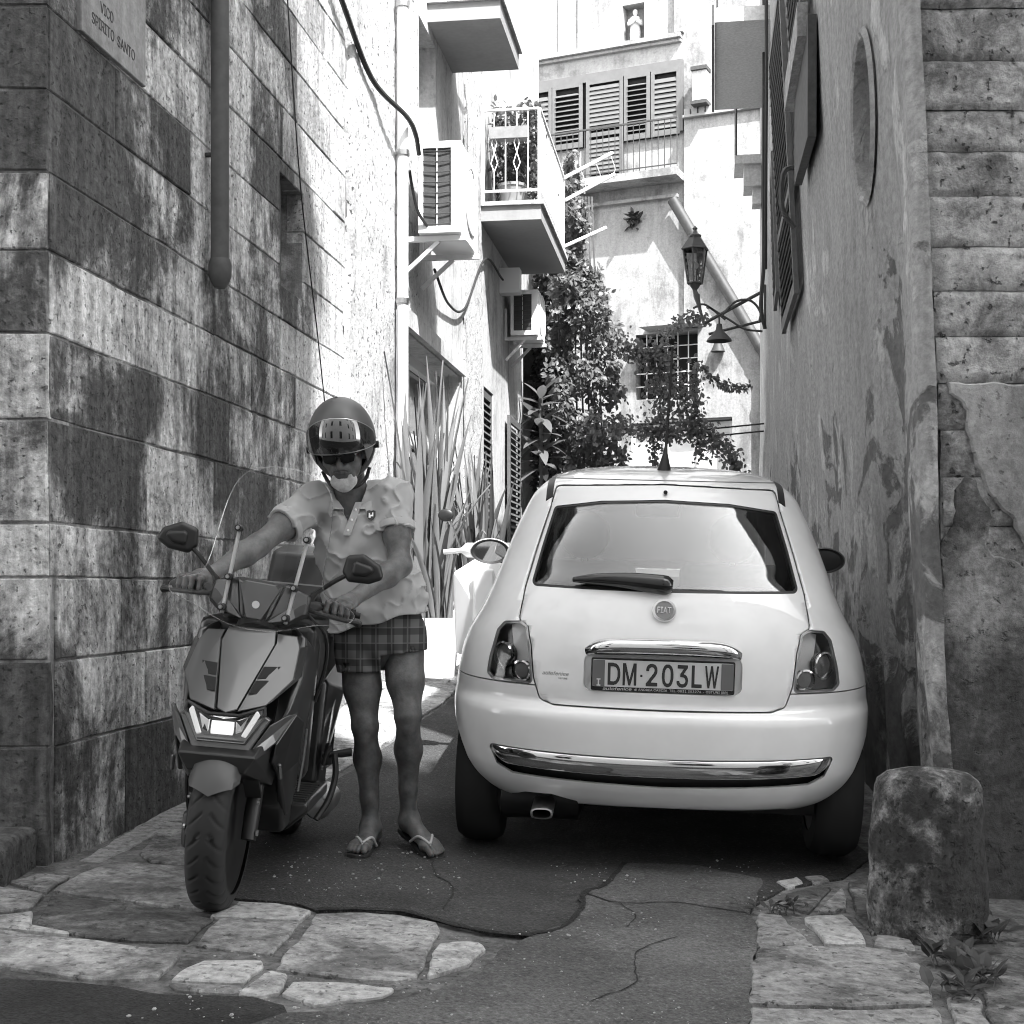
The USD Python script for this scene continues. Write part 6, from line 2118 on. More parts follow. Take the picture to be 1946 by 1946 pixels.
def shirt_sdf(p):
    d = torso_sdf(p) - .008
    d = smin(d, flat_cone(p, PELV + [0, -.01, -.02], WAIST + [0, -.01, .03], .184, .168, 1.42), .05)
    for S, E, t in ((SH_R, EL_R, .56), (SH_L, EL_L, .50)):
        ds, cut = sleeve(p, S, E, t)
        inner = cone(p, S, E, .060, .058)
        ds = np.maximum(ds, cut)
        d = smin(d, ds, .035)
        near = np.maximum(cut, -(cut + .05))
        out_t = torso_sdf(p) - .016
        d = np.maximum(d, -np.maximum(np.maximum(inner, -(cut + .045)), -out_t))
        d = np.maximum(d, np.where((np.linalg.norm(p - (S + (E - S) * t), axis=1) < .11) & (out_t > .004), cut, -9))
    d = d + cloth_noise(p) + folds(p)
    hem = .908 + (p[:, 0] + .66) * .24 + .006 * np.sin(p[:, 0] * 40)
    d = np.maximum(d, hem - p[:, 2])
    inside = torso_sdf(p) - .004
    d = np.maximum(d, -np.maximum(inside, p[:, 2] - (hem + .03)))
    # the open neck
    t = np.clip((1.445 - p[:, 2]) / .125, 0, 1)
    cx = -.628 + .008 * t
    half = .062 * (1 - t) ** .8
    vcut = np.maximum(np.abs(p[:, 0] - cx) - half, p[:, 1] - 5.42)
    vcut = np.maximum(vcut, 1.318 - p[:, 2])
    d = np.maximum(d, -vcut)
    neckhole = cone(p, NECK + [0, .01, -.05], NB, .066, .064)
    d = np.maximum(d, -neckhole)
    return d


shm = nets(shirt_sdf, .0055, [PELV - [0, 0, .02], NECK, SH_R, SH_L, SH_R + (EL_R - SH_R) * .6, SH_L + (EL_L - SH_L) * .55], .115)
shirt = obj('shirt', shm, 'shirt_cloth', pn, smooth=True)
# sleeve and hem bands
for S, E, t in ((SH_R, EL_R, .56), (SH_L, EL_L, .50)):
    e = S + (E - S) * t
    ax = unit(E - S)
    a_ = unit(np.cross(ax, [0, 1, 0.2]))
    b_ = np.cross(ax, a_)
    an = np.linspace(0, 2 * math.pi, 41)
    rr = .0665 + .003 * np.sin(an * 3 + 1)
    rows = []
    for k_, o in ((-.028, .003), (-.026, .0065), (-.002, .0065), (.002, .002), (.0, -.006), (-.02, -.007)):
        rows.append(e + ax * k_ + np.outer(np.cos(an) * (rr + o), a_) + np.outer(np.sin(an) * (rr + o), b_))
    obj('sleeve_band', grid_mesh(np.array(rows)), 'shirt_cloth', shirt, smooth=60)


# collar: two fallen leaves round the neck
def torso_front(x, z):
    ys = np.linspace(5.10, 5.42, 160)
    P_ = np.stack([np.full(160, x), ys, np.full(160, z)], 1)
    d = torso_sdf(P_) - .012
    i = np.argmax(d < 0) if np.any(d < 0) else 100
    return ys[i]


def collar_leaf(s):
    """s=-1 image-left leaf, +1 image-right: from the nape round the neck to a point on the chest."""
    inner = [NECK + [s * .0, .075, .052], NECK + [s * .050, .045, .045], NECK + [s * .068, -.005, .020], NECK + [s * .055, -.058, -.012], NECK + [s * .022, -.098, -.058]]
    outer = [NECK + [s * .0, .105, .005], NECK + [s * .085, .06, .006], NECK + [s * .105, -.005, -.020], NECK + [s * .098, -.068, -.040], NECK + [s * .074, -.112, -.085]]
    fold = [a * .5 + b * .5 + np.array([s * .012, -.008, .014]) for a, b in zip(inner, outer)]
    base = [a + np.array([0, 0, -.030]) for a in inner]
    I_, F_, O_, B_ = (smoothpts(q, 22) for q in (inner, fold, outer, base))
    return grid_mesh(np.array([B_, I_, F_, O_, O_ - [0, -.006, .004], I_ - [0, -.006, .012]]))


for s in (-1, 1):
    obj('collar', collar_leaf(s), 'shirt_cloth', shirt, smooth=60)
pk = []
for z in np.linspace(1.405, 1.275, 12):
    xc = -.588 + (1.405 - z) * -.33
    pk.append([[xc - .014, torso_front(xc - .014, z) - .006, z], [xc - .012, torso_front(xc, z) - .012, z], [xc + .012, torso_front(xc, z) - .012, z], [xc + .015, torso_front(xc + .015, z) - .006, z]])
obj('placket', grid_mesh(np.array(pk)), 'shirt_cloth', shirt, smooth=40)
for z in (1.375, 1.335, 1.295):
    xc = -.588 + (1.405 - z) * -.33
    b = lathe([(0, -.003), (.0045, -.002), (.005, .001), (0, .001)], 12, axis='y')
    b.apply_translation([xc, torso_front(xc, z) - .0135, z])
    obj('button', b, 'white_plastic', shirt)
# small dark crest on the chest
ex_, ez_ = -.538, 1.352
cp = Polygon([(-.016, .018), (-.008, .021), (0, .018), (.008, .021), (.016, .018), (.016, -.004), (.010, -.015), (0, -.022), (-.010, -.015), (-.016, -.004)])
ey_ = torso_front(ex_, ez_) - .012


def crest(poly, o):
    m = prism(poly, 0, .002)
    v = m.vertices
    return trimesh.Trimesh(np.stack([ex_ + v[:, 0], np.array([torso_front(ex_ + a, ez_ + b) for a, b in v[:, :2]]) - .0165 - o - v[:, 2], ez_ + v[:, 1]], 1), m.faces[:, ::-1], process=False)


cr = obj('crest', crest(cp, .0), 'ink', shirt)
obj('crest_figure', cat(crest(Polygon([(-.009, .010), (-.004, .010), (-.004, .003), (.003, .003), (.003, .012), (.008, .012), (.008, -.003), (-.001, -.003), (-.001, -.009), (-.009, -.009)]), .0024)), 'white_plastic', cr)


# shorts
def shorts_sdf(p):
    d = flat_cone(p, PELV + [0, .0, .06], PELV + [0, 0, -.02], .160, .166, 1.42)
    for Hp, K, hem, rr in ((HIP_R, KN_R, .742, .094), (HIP_L, KN_L, .815, .092)):
        e = Hp + (K - Hp) * .6
        c = cone(p, Hp + [0, 0, .03], e, .098, rr)
        d = smin(d, c, .018)
    q = p * np.array([11, 11, 6])
    d = d + .016 * (meshkit.fbm(q + 2.2, 3, 71) - .5) + .004 * np.sin((p[:, 0] + .5) * 70 + p[:, 2] * 30) * np.exp(-((p[:, 2] - .80) / .06) ** 2)
    hem = np.where(p[:, 0] < -.505, .748 + .02 * (p[:, 0] + .6), .822 + .12 * (p[:, 0] + .43))
    d = np.maximum(d, hem - p[:, 2])
    d = np.maximum(d, p[:, 2] - 1.0)
    for Hp, K in ((HIP_R, KN_R), (HIP_L, KN_L)):
        inner = cone(p, Hp, Hp * .45 + K * .55, .094, .081)
        d = np.maximum(d, -np.maximum(inner, p[:, 2] - (hem + .035)))
    return d


sho = nets(shorts_sdf, .0055, [PELV + [0, 0, .06], HIP_R, HIP_L, (-.59, 5.38, .74)], .125)
obj('shorts', sho, 'plaid', pn, smooth=True)

# flip-flops
for A, he, ba, big, nm in ((AN_R, heelR, ballR, 1, 0), (AN_L, heelL, ballL, -1, 1)):
    fd, sl, ex, upv, toes = foot_parts(A, he, ba, big, 0)
    ln = np.linalg.norm(ba - he)
    out = [(-.030, -.03), (-.034, .02), (-.031, .10), (-.042, ln), (-.047, ln + .035), (-.036, ln + .066), (0, ln + .082), (.036, ln + .072), (.046, ln + .035), (.042, ln), (.030, .10), (.033, .02), (.024, -.034), (0, -.042)]
    so_ = np.array(Polygon(out).buffer(-.006).buffer(.006, quad_segs=4).exterior.coords)[:-1]
    so_[:, 0] *= big
    so_ = Polygon(so_)
    so_ = so_ if so_.exterior.is_ccw else Polygon(np.array(so_.exterior.coords)[::-1])
    O_ = he - upv * .001
    sd_ = obj('sandal', plate(so_, .014, .003, O_, ex, sl, upv), 'sandal_dark', pn)
    k0 = ba + sl * .030 + ex * big * .0145 + upv * .002
    k1 = ba + sl * .022 + ex * big * .013 + upv * .034
    for s in (-1, 1):
        side = he + sl * (ln * .55) + ex * s * .040 + upv * .002
        mid = (k1 * .5 + side * .5) + upv * .026 + ex * s * .010
        obj('strap', tube(smoothpts([k1, mid, side], 14), .0055, 8, flat=1.0), 'sandal_strap', sd_, smooth=50)
    obj('toe_post', tube([k0, k1], .004, 8), 'sandal_strap', sd_)

# helmet
def helm_out(q):
    return ell(q, (0, -.012, .043), (.128, .148, .160))


def helm_sdf(q):
    o = helm_out(q)
    i = ell(q, (0, -.010, .036), (.103, .122, .138))
    d = np.maximum(o, -i)
    # face opening below the brow, sides swept back and down
    openf = np.maximum(np.maximum(.006 - q[:, 1] + np.clip(-.02 - q[:, 2], 0, 1) * .35, q[:, 2] - .046), np.abs(q[:, 0]) - .094 - np.clip(.05 - q[:, 1], 0, .1) * .8)
    d = np.maximum(d, -openf)
    d = np.maximum(d, -.110 - .25 * q[:, 1] - q[:, 2])
    return d


hm = from_head(surface_nets(helm_sdf, (-.15, -.18, -.15), (.15, .16, .20), .0042))
helmet = obj('helmet', hm, 'helmet_shell', pn, smooth=55)


def liner_sdf(q):
    o = ell(q, (0, -.010, .028), (.107, .126, .130))
    i = ell(q, (0, 0, .010), (.083, .112, .112))
    d = np.maximum(o, -i)
    openf = np.maximum(np.maximum(-.012 - q[:, 1], q[:, 2] - .046), np.abs(q[:, 0]) - .090)
    d = np.maximum(d, -openf)
    return np.maximum(d, -.118 - .2 * q[:, 1] - q[:, 2])


obj('helmet_liner', from_head(surface_nets(liner_sdf, (-.14, -.17, -.15), (.14, .16, .18), .006)), 'helmet_liner', helmet, smooth=55)
# bubble visor
el_ = np.linspace(-.10, .72, 24)
az_ = np.linspace(-1.38, 1.38, 50)
A2, E2 = np.meshgrid(az_, el_, indexing='ij')
edge = (A2 / 1.38)
Ecl = (E2 - .2) * (1 - .62 * np.abs(edge) ** 2.4) + .2 - .22 * np.abs(edge) ** 2
vx = .133 * np.sin(A2) * np.cos(Ecl)
vy = -.012 + .166 * np.cos(A2) * np.cos(Ecl)
vz = .043 + .166 * np.sin(Ecl)
vis = np.stack([vx, vy, vz], -1)
obj('visor', from_head(grid_mesh(vis)), 'visor_glass', helmet, smooth=True)
rim = np.vstack([vis[0], vis[:, -1], vis[-1][::-1], vis[::-1, 0]])
obj('visor_rim', from_head(tube(rim, .0018, 5, caps=False)), 'steel', helmet)
for s in (-1, 1):
    obj('visor_hinge', from_head(tube([[s * .122, -.002, .012], [s * .139, -.002, .012]], .014, 14)), 'black_plastic', helmet, smooth=40)
    obj('chin_strap', from_head(tube(smoothpts([[s * .092, .0, -.075], [s * .074, .01, -.115], [s * .045, .035, -.135], [0, .05, -.142]], 14), .007, 6)), 'black_plastic', helmet, smooth=40)
# sunglasses
sgf = obj('sunglasses', from_head(cat(*[panel([(s * .006, .121, .011), (s * .058, .108, .013), (s * .062, .103, .002), (s * .056, .107, -.017), (s * .030, .117, -.022), (s * .010, .121, -.014)], .004, back=(0, -1, 0), bevel=.001) for s in (-1, 1)] + [hullpts([[-.008, .121, .006], [.008, .121, .006]], .003)])), 'sunglass', pn, smooth=20)
for s in (-1, 1):
    obj('temple', from_head(tube([[s * .061, .104, .008], [s * .078, .06, .008], [s * .082, .0, .006]], .003, 6)), 'steel', sgf)


# beard and moustache
def beard_sdf(q):
    d = ell(q, (0, .078, -.112), (.036, .030, .032))
    d = smin(d, cone(q, (-.030, .070, -.100), (.030, .070, -.100), .022, .022), .02)
    for s in (-1, 1):
        d = smin(d, cone(q, (s * .030, .080, -.098), (s * .030, .088, -.074), .012, .008), .015)
    d = d + .004 * (meshkit.fbm(q * np.array([260, 200, 90.]), 3, 81) - .5)
    return np.maximum(d, -ell(q, (0, .104, -.072), (.019, .022, .007)))


obj('beard', from_head(surface_nets(beard_sdf, (-.08, .02, -.16), (.08, .13, -.03), .003)), 'beard', pn, smooth=60)


def tache(q):
    d = cone(q, (-.026, .094, -.062), (0, .103, -.055), .006, .008)
    d = smin(d, cone(q, (.026, .094, -.062), (0, .103, -.055), .006, .008), .008)
    return d + .004 * (meshkit.fbm(q * np.array([220, 220, 70.]), 3, 83) - .5)


obj('moustache', from_head(surface_nets(tache, (-.05, .06, -.09), (.05, .13, -.03), .0024)), 'beard_dark', pn, smooth=60)
# finger and toe nails
for i, (gp_, ax_) in enumerate(((gripR, gax), (gripL, -gax))):
    pass
# ------------------------------------------------------------------ bollard, step, weeds
z = np.linspace(-0.10, 0.50, 56)
prof_r = np.interp(z, [-.10, .0, .2, .38, .425, .455, .478, .495, .50], [.190, .188, .182, .172, .168, .158, .130, .06, 0])
an = np.linspace(0, 2 * math.pi, 73)
Rr, An = np.meshgrid(prof_r, an, indexing='ij')
Zz = np.repeat(z[:, None], 73, 1)
nn_ = meshkit.fbm(np.stack([np.cos(An) * 1.3, np.sin(An) * 1.3, Zz * 7], -1) * 1.6 + 3, 4, 91) - .5
n3_ = meshkit.fbm(np.stack([np.cos(An) * 6, np.sin(An) * 6, Zz * 30], -1) + 9, 3, 92) - .5
Rr2 = Rr * (1 + .10 * nn_) + .008 * n3_ * (Rr > .02)
Rr2 -= .010 * np.exp(-((Zz - .415) / .012) ** 2) * (np.sin(An * .5 + 2.2) > .2)
bp = np.stack([1.335 + Rr2 * np.cos(An), 4.43 + Rr2 * np.sin(An) * .95, Zz + .004], -1)
lone('bollard', grid_mesh(bp[:, ::-1]), 'bollard_stone', 'worn round stone bollard guarding the right corner', 'bollard', smooth=True)

stp = bx(-3.4, -1.68, 4.52, 4.90, -.05, .235)
stp = tm(Manifold.batch_hull([Manifold.sphere(.035, 12).translate([x, y, zz]) for x in (-3.4, -1.715) for y in (4.56, 4.87) for zz in (-.05, .20)]).refine_to_length(.05))
stp.vertices += .012 * (np.stack([meshkit.fbm(stp.vertices * 9 + k * 7, 3, 95 + k) for k in range(3)], 1) - .5) * 2
lone('stone_step', stp, 'stone_wall', 'worn stone doorstep at the foot of the left corner', 'step', smooth=60)


def leaf(L, wd, bend=.2, n=5, fold=.15):
    """A pointed leaf blade along +x, normal +z."""
    t = np.linspace(0, 1, n)
    w = wd * np.sin(np.clip(t * math.pi, 0, math.pi)) ** .8 * (1 - .25 * t)
    w[-1] = 0
    x = L * t
    zc_ = -bend * L * t * t
    c = np.stack([x, 0 * x, zc_], 1)
    l = np.stack([x, w, zc_ + fold * w], 1)
    r = np.stack([x, -w, zc_ + fold * w], 1)
    v = np.vstack([l, c, r])
    f = []
    for i in range(n - 1):
        f += [[i, n + i, n + i + 1], [i, n + i + 1, i + 1], [n + i, 2 * n + i, 2 * n + i + 1], [n + i, 2 * n + i + 1, n + i + 1]]
    return v, np.array(f)


def scatter(V, F, pos, dirs, ups, scale):
    """Many copies of one small mesh as one mesh."""
    dirs = dirs / np.linalg.norm(dirs, axis=1, keepdims=True)
    s = np.cross(ups, dirs)
    s /= np.linalg.norm(s, axis=1, keepdims=True) + 1e-9
    u = np.cross(dirs, s)
    M = np.stack([dirs, s, u], 2) * np.asarray(scale)[:, None, None]
    v = np.einsum('nij,kj->nki', M, V) + pos[:, None]
    k = len(V)
    f = F[None] + (np.arange(len(pos)) * k)[:, None, None]
    return trimesh.Trimesh(v.reshape(-1, 3), f.reshape(-1, 3), process=False)


LV, LF = leaf(1.0, .34, .18, 4)
LVs = (LV, LF)
R_ = np.random.default_rng(19)


def weed(x, y, label, n=26, size=.07, seed=1):
    g = np.random.default_rng(seed)
    a = g.uniform(0, 2 * math.pi, n)
    el = g.uniform(.1, 1.2, n)
    d = np.stack([np.cos(a) * np.cos(el), np.sin(a) * np.cos(el), np.sin(el)], 1)
    st = np.stack([x + g.normal(0, .035, n), y + g.normal(0, .035, n), np.full(n, gz(x, y) + .02)], 1)
    w = thing('weed', label, 'weed', loc=(x, y, float(gz(x, y))))
    obj('leaves', scatter(LV, LF, st + d * .012, d, np.tile([0, 0, 1.0], (n, 1)), g.uniform(.5, 1.2, n) * size), 'leaf_dark', w, kind='stuff')
    obj('stem', cat(*[tube([st[i] - [0, 0, .02], st[i] + d[i] * size * .4], .0018, 4) for i in range(0, n, 3)]), 'stem', w)


weed(1.29, 4.02, 'dark weed sprouting at the foot of the stone bollard', 34, .075, 3)
weed(1.30, 3.84, 'low dark weed in the gap between the flagstones below the bollard', 30, .07, 4)
weed(1.19, 3.70, 'smallest weed tuft near the bottom edge among right flagstones', 22, .06, 5)
weed(1.49, 4.33, 'weed squeezed between the bollard and the right wall', 26, .075, 6)
weed(0.92, 4.62, 'flat weed in the cracked paving behind the car wheel', 20, .045, 7)
weed(0.86, 4.60, 'tiny dusty weed beside the flat one in cracked paving', 16, .035, 8)
# loose grit on the asphalt: uncountable
n = 1400
gx, gy = R_.uniform(-1.0, 0.95, n), R_.uniform(3.2, 5.4, n)
keep = meshkit.fbm(np.stack([gx * 3, gy * 3, gx * 0], 1), 3, 44) > .47
gx, gy = gx[keep], gy[keep]
pv_, pf_ = trimesh.creation.icosphere(0).vertices, trimesh.creation.icosphere(0).faces
dd = R_.normal(size=(len(gx), 3))
grit = scatter(np.array(pv_) * [1, .8, .5], np.array(pf_), np.stack([gx, gy, gz(gx, gy) + .021], 1), dd * [1, 1, .1], np.tile([0, 0, 1.0], (len(gx), 1)), R_.uniform(.0012, .0042, len(gx)) * R_.choice([.7, 1, 1, 1.8], len(gx)))
tag(stage.GetPrimAtPath(obj('grit', grit, 'flagstone_pale')), 'pale grit and crumbs scattered on the dark asphalt', 'grit', kind='stuff')

# ------------------------------------------------------------------ air conditioners
def aircon(label, y0, y1, z0, z1, gap, dep, loc):
    a = thing('air_conditioner', label, 'air conditioner', loc=loc)
    P3 = lambda y, z, o: lwall(y, z, o)
    def boxw(ya, yb, za, zb_, oa, ob):
        q = [P3(ya, 0, oa)[:2], P3(yb, 0, oa)[:2], P3(yb, 0, ob)[:2], P3(ya, 0, ob)[:2]]
        p = Polygon(q)
        c = np.array(p.exterior.coords)[:-1]
        return core(c if p.exterior.is_ccw else c[::-1], za, zb_)
    g0, g1 = gap, gap + dep
    rec = boxw(y0 - .1, y0 + .02, z0 + .05, z1 - .05, g0 + .035, g1 - .075)
    obj('casing', boxw(y0, y1, z0, z1, g0, g1) - rec, 'white_paint', a)
    obj('coil', boxw(y0 + .019, y0 + .024, z0 + .05, z1 - .05, g0 + .035, g1 - .075), 'pipe_grey', a)
    gr = obj('guard', bar(P3(y0 + .004, z0 + .05, (g0 + g1) / 2 - .02), P3(y0 + .004, z1 - .05, (g0 + g1) / 2 - .02), .006, .004, up=LD3), 'white_paint', a)
    nr = 8
    for k in range(nr):
        zk = z0 + .07 + (z1 - z0 - .14) * k / (nr - 1)
        obj('guard_bar', tube([P3(y0 + .006, zk, g0 + .035), P3(y0 + .0, zk - .008, (g0 + g1) / 2), P3(y0 + .006, zk, g1 - .075)], .0045, 5), 'grille_dark', gr)
    # fan grille on the lane face
    ym, zm = (y0 + y1) / 2 + .05, (z0 + z1) / 2
    fr = obj('fan_ring', tube([P3(ym + .26 * math.cos(t), zm + .26 * math.sin(t), g1 + .006) for t in np.linspace(0, 2 * math.pi, 33)], .008, 6, caps=False), 'white_paint', a)
    for k in range(9):
        t = -.24 + .06 * k
        h = math.sqrt(max(.0, .26 ** 2 - t * t))
        obj('fan_bar', tube([P3(ym + t, zm - h, g1 + .006), P3(ym + t, zm + h, g1 + .006)], .004, 5), 'white_paint', fr)
    for yy in (y0 + .08, y1 - .12):
        obj('bracket', cat(bar(P3(yy, z0 - .03, .0), P3(yy, z0 - .03, g1 + .03), .04, .04), bar(P3(yy, z0 - .01, .015), P3(yy, z0 + .32, .015), .04, .03, up=LN3), bar(P3(yy, z0 - .28, .015), P3(yy, z0 - .05, g1 * .6), .03, .03, up=LD3)), 'pipe_white', a)
    return a


aircon('air conditioner hung beside the white pipe, its grille facing the street', 10.62, 11.42, 3.80, 4.50, .13, .33, lwall(10.6, 3.7))
aircon('farther air conditioner under the leafy balcony', 16.0, 16.7, 4.0, 4.52, .08, .32, lwall(16, 3.9))
q = lwall(15.75, 0, .12)
lone('meter_box', bar(lwall(15.75, 4.42, .10), lwall(15.75, 4.70, .10), .26, .18, up=LD3), 'white_paint', 'small blank white box beside the farther air conditioner', 'box')

# ------------------------------------------------------------------ cables on the walls
def cable(pts, r, label, mat='cable', n=60):
    p = smoothpts(pts, n)
    return lone('cable', tube(p, r, 6), mat, label, 'cable', smooth=40)


lyp = lambda px: 2.336 / (.14 - (px - 973) / 2620)


def lw_px(px, py, o=.04):
    y_ = lyp(px)
    return lwall(y_, CAM_Z + (1115 - py) / 2620 * y_, o)


cable([lwall(8.05, 5.0, .05), lwall(8.75, 4.75, .05), lwall(9.45, 4.55, .06), lwall(10.1, 4.52, .15), lwall(10.38, 4.48, .16), lwall(10.6, 4.40, .14)], .018, 'thick black cable sagging along the stone wall to the air conditioner')
cable([lwall(7.45, 5.0, .03), lwall(7.6, 4.4, .03), lwall(7.85, 3.4, .03), lwall(8.2, 2.6, .03), lwall(8.4, 2.1, .03)], .004, 'thin dark wire dropping past the small barred window', n=30)
cable([lwall(10.35, 4.2, .12), lwall(10.45, 4.1, .12), lwall(10.55, 3.95, .14), lwall(10.62, 3.85, .2)], .012, 'short looped hose entering the near air conditioner', n=20)
cable([lwall(11.4, 3.7, .1), lwall(12.3, 3.6, .05), lwall(13.2, 3.75, .04), lwall(14.4, 4.5, .04), lwall(15.6, 4.55, .05)], .012, 'cable running under the leafy balcony between the air conditioners')
cable([rwall(17.3, 9.3, .06), rwall(17.2, 7.6, .06), rwall(17.25, 6.2, .07), rwall(17.3, 5.2, .06), rwall(17.2, 4.6, .10), rwall(17.2, 4.3, .05)], .025, 'left-hand black cable down the far edge of the right house')
cable([rwall(16.2, 9.0, .06), rwall(16.15, 7.2, .06), rwall(16.4, 6.0, .07), rwall(17.0, 5.0, .05)], .02, 'right-hand black cable down the far edge of the right house')
for (a, b) in (((1025, 213), (1103, 138)), ((1105, 345), (1155, 300)), ((1107, 425), (1158, 374))):
    dep = 16.6
    o0 = np.array([(a[0] - 973) / 2620 * dep, dep, CAM_Z + (1115 - a[1]) / 2620 * dep])
    if a[1] < 230:
        o0 = lwall(16.7, 6.0, .62)
    elif a[1] < 360:
        o0 = lwall(16.75, 5.75, .64)
    else:
        o0 = lwall(17.3, 5.3, .5)
    e0 = o0 + np.array([.62, .35, .42 if a[1] < 400 else .36])
    lone('drying_pole', tube([o0, e0], .022, 8), 'pipe_white', {213: 'highest white drying pole jutting from the leafy balcony', 345: 'middle white drying pole below the balcony rail', 425: 'lowest white drying pole by the vine'}[a[1]], 'pole', smooth=40)

# ------------------------------------------------------------------ street lantern on its scrolled bracket
ln_ = thing('street_lantern', 'old iron street lantern on a scrolled wall bracket at right', 'lantern', loc=rwall(18.0, 4.5))
LX, LY = 2.375, 17.9
LZ0, LZ1 = 5.02, 5.46


def octa(r0, z0, r1, z1, n=6):
    a = np.linspace(0, 2 * math.pi, n + 1) + .2
    return grid_mesh(np.array([np.stack([LX + r0 * np.cos(a), LY + r0 * np.sin(a), np.full(n + 1, z0)], 1), np.stack([LX + r1 * np.cos(a), LY + r1 * np.sin(a), np.full(n + 1, z1)], 1)])[::-1])


obj('lantern_glass', octa(.098, LZ0 + .02, .158, LZ1 - .02), 'glass_tint', ln_)
obj('bulb', (lambda m: (m.apply_translation([LX, LY, 5.25]), m)[1])(trimesh.creation.icosphere(2, .05)), 'white_plastic', ln_, smooth=True)
fr_ = obj('lantern_frame', cat(*[tube([[LX + .10 * math.cos(t), LY + .10 * math.sin(t), LZ0], [LX + .163 * math.cos(t), LY + .163 * math.sin(t), LZ1]], .011, 5) for t in np.arange(6) * math.pi / 3 + .2]), 'pipe_dark', ln_)
for zz_, rr_ in ((LZ0, .10), (LZ1, .175)):
    obj('hoop', tube([[LX + rr_ * math.cos(t), LY + rr_ * math.sin(t), zz_] for t in np.linspace(0, 2 * math.pi, 7) + .2], .014, 6, caps=False), 'pipe_dark', fr_)
obj('lantern_roof', octa(.18, LZ1 + .01, .075, LZ1 + .16), 'pipe_grey', ln_)
fin = lathe([(0, 0), (.08, .0), (.085, .02), (.03, .05), (.02, .09), (.035, .11), (.0, .15)], 14)
fin.apply_translation([LX, LY, LZ1 + .16])
obj('finial', fin, 'pipe_dark', ln_, smooth=40)
obj('lantern_base', tube(smoothpts([[LX, LY, LZ0], [LX, LY, LZ0 - .06], [LX, LY, LZ0 - .10], [LX + .02, LY, LZ0 - .16]], 8), [.075, .07, .055, .04, .03, .03, .035, .035], 10), 'pipe_dark', ln_, smooth=40)
wl = rwall(18.0, 4.75)
obj('stem', tube(smoothpts([[LX + .02, LY, 4.87], [LX + .06, LY, 4.70], [LX + .12, LY, 4.48]], 8), [.045, .04, .032, .026, .022, .02, .02, .02], 8), 'pipe_dark', ln_, smooth=40)
obj('arm', tube([[LX + .12, LY, 4.50], [wl[0] - .02, wl[1], 4.95]], .022, 8), 'iron', ln_, smooth=40)
obj('arm', tube([[LX + .18, LY, 4.36], [wl[0] - .02, wl[1], 4.56]], .018, 8), 'iron', ln_, smooth=40)
cen = lambda a_, b_: [LX + a_, LY + .02, b_]
obj('scroll', tube(smoothpts([cen(.35, 4.60), cen(.52, 4.78), cen(.72, 4.80), cen(.85, 4.66), cen(.84, 4.52)], 20), .016, 6), 'iron', ln_, smooth=40)
obj('scroll', tube(smoothpts([cen(.18, 4.72), cen(.45, 4.55), cen(.65, 4.43), cen(.88, 4.40)], 18), .014, 6), 'iron', ln_, smooth=40)
obj('scroll', tube(smoothpts([cen(-.02, 4.70), cen(.12, 4.75), cen(.3, 4.63), cen(.4, 4.55)], 16), .014, 6), 'iron', ln_, smooth=40)
obj('wall_plate', bar(rwall(18.0, 4.45, .015), rwall(18.0, 5.02, .015), .06, .03, up=RN3), 'iron', ln_)
# hanging enamel lamp below the bracket and a small one on the wall
hlp = thing('hanging_lamp', 'bell-shaped enamel lamp hanging under the lantern bracket', 'lamp', loc=(LX + .28, LY - .1, 4.25))
be = lathe([(.0, .17), (.035, .17), (.045, .10), (.075, .06), (.15, -.02), (.165, -.05), (.15, -.045), (.06, .04), (.0, .06)], 26)
be.apply_translation([LX + .30, LY - .1, 4.30])
obj('shade', be, 'pipe_grey', hlp, smooth=40)
obj('hanger', tube([[LX + .30, LY - .1, 4.46], [LX + .30, LY - .1, 4.56]], .012, 6), 'iron', hlp)
wlp = thing('wall_lamp', 'small round-hooded lamp on the end wall right of the vine', 'lamp', loc=fw(U(1370), 5.2, .1))
be = lathe([(.0, .22), (.05, .21), (.07, .12), (.12, .0), (.13, -.03), (.10, -.03), (.0, .02)], 22)
be.apply_translation(fw(U(1370), 5.42, .2))
obj('shade', be, 'pipe_grey', wlp, smooth=40)
obj('arm', tube([fw(U(1370), 5.62, .0), fw(U(1370), 5.62, .2)], .02, 6), 'iron', wlp)

# ------------------------------------------------------------------ climbing vine
vn = thing('climbing_vine', 'big sunlit vine cascading from the end of the left houses', 'vine', loc=(.9, 18.2, 1.2))
g = np.random.default_rng(3)


def leaves_at(pos, size, g, out=None, down=.35):
    n = len(pos)
    d = g.normal(size=(n, 3))
    d[:, 2] -= down * 2
    d[:, 1] -= .4
    if out is not None:
        d += out
    up = g.normal(size=(n, 3)) * .75 + np.array([.6, -1.2, 1.0])
    return scatter(LV, LF, pos, d, up, g.uniform(.65, 1.25, n) * size)


# outline of the mass as seen: (height, left, right) in metres at depth about 18
hh = np.array([1.3, 2.0, 2.7, 3.3, 4.0, 4.6, 5.2, 5.8, 6.3, 6.6])
xl = np.array([.35, .36, .38, .40, .42, .45, .52, .60, .66, .70])
xr = np.array([1.35, 1.48, 1.50, 1.52, 1.48, 1.36, 1.12, .98, .92, .82])
n = 17000
zz = g.uniform(1.3, 6.6, n)
a, b = np.interp(zz, hh, xl), np.interp(zz, hh, xr)
t = g.uniform(0, 1, n)
xx = a + (b - a) * t
dep = 17.6 + .9 * g.uniform(0, 1, n) ** 1.5
clump = meshkit.fbm(np.stack([xx * 3.2, dep * 2, zz * 2.6], 1), 3, 8)
edge_d = np.minimum(xx - a, b - xx)
keep = (clump > .40) & ((edge_d > .12) | (meshkit.fbm(np.stack([xx * 7, dep, zz * 6], 1), 2, 4) > .50))
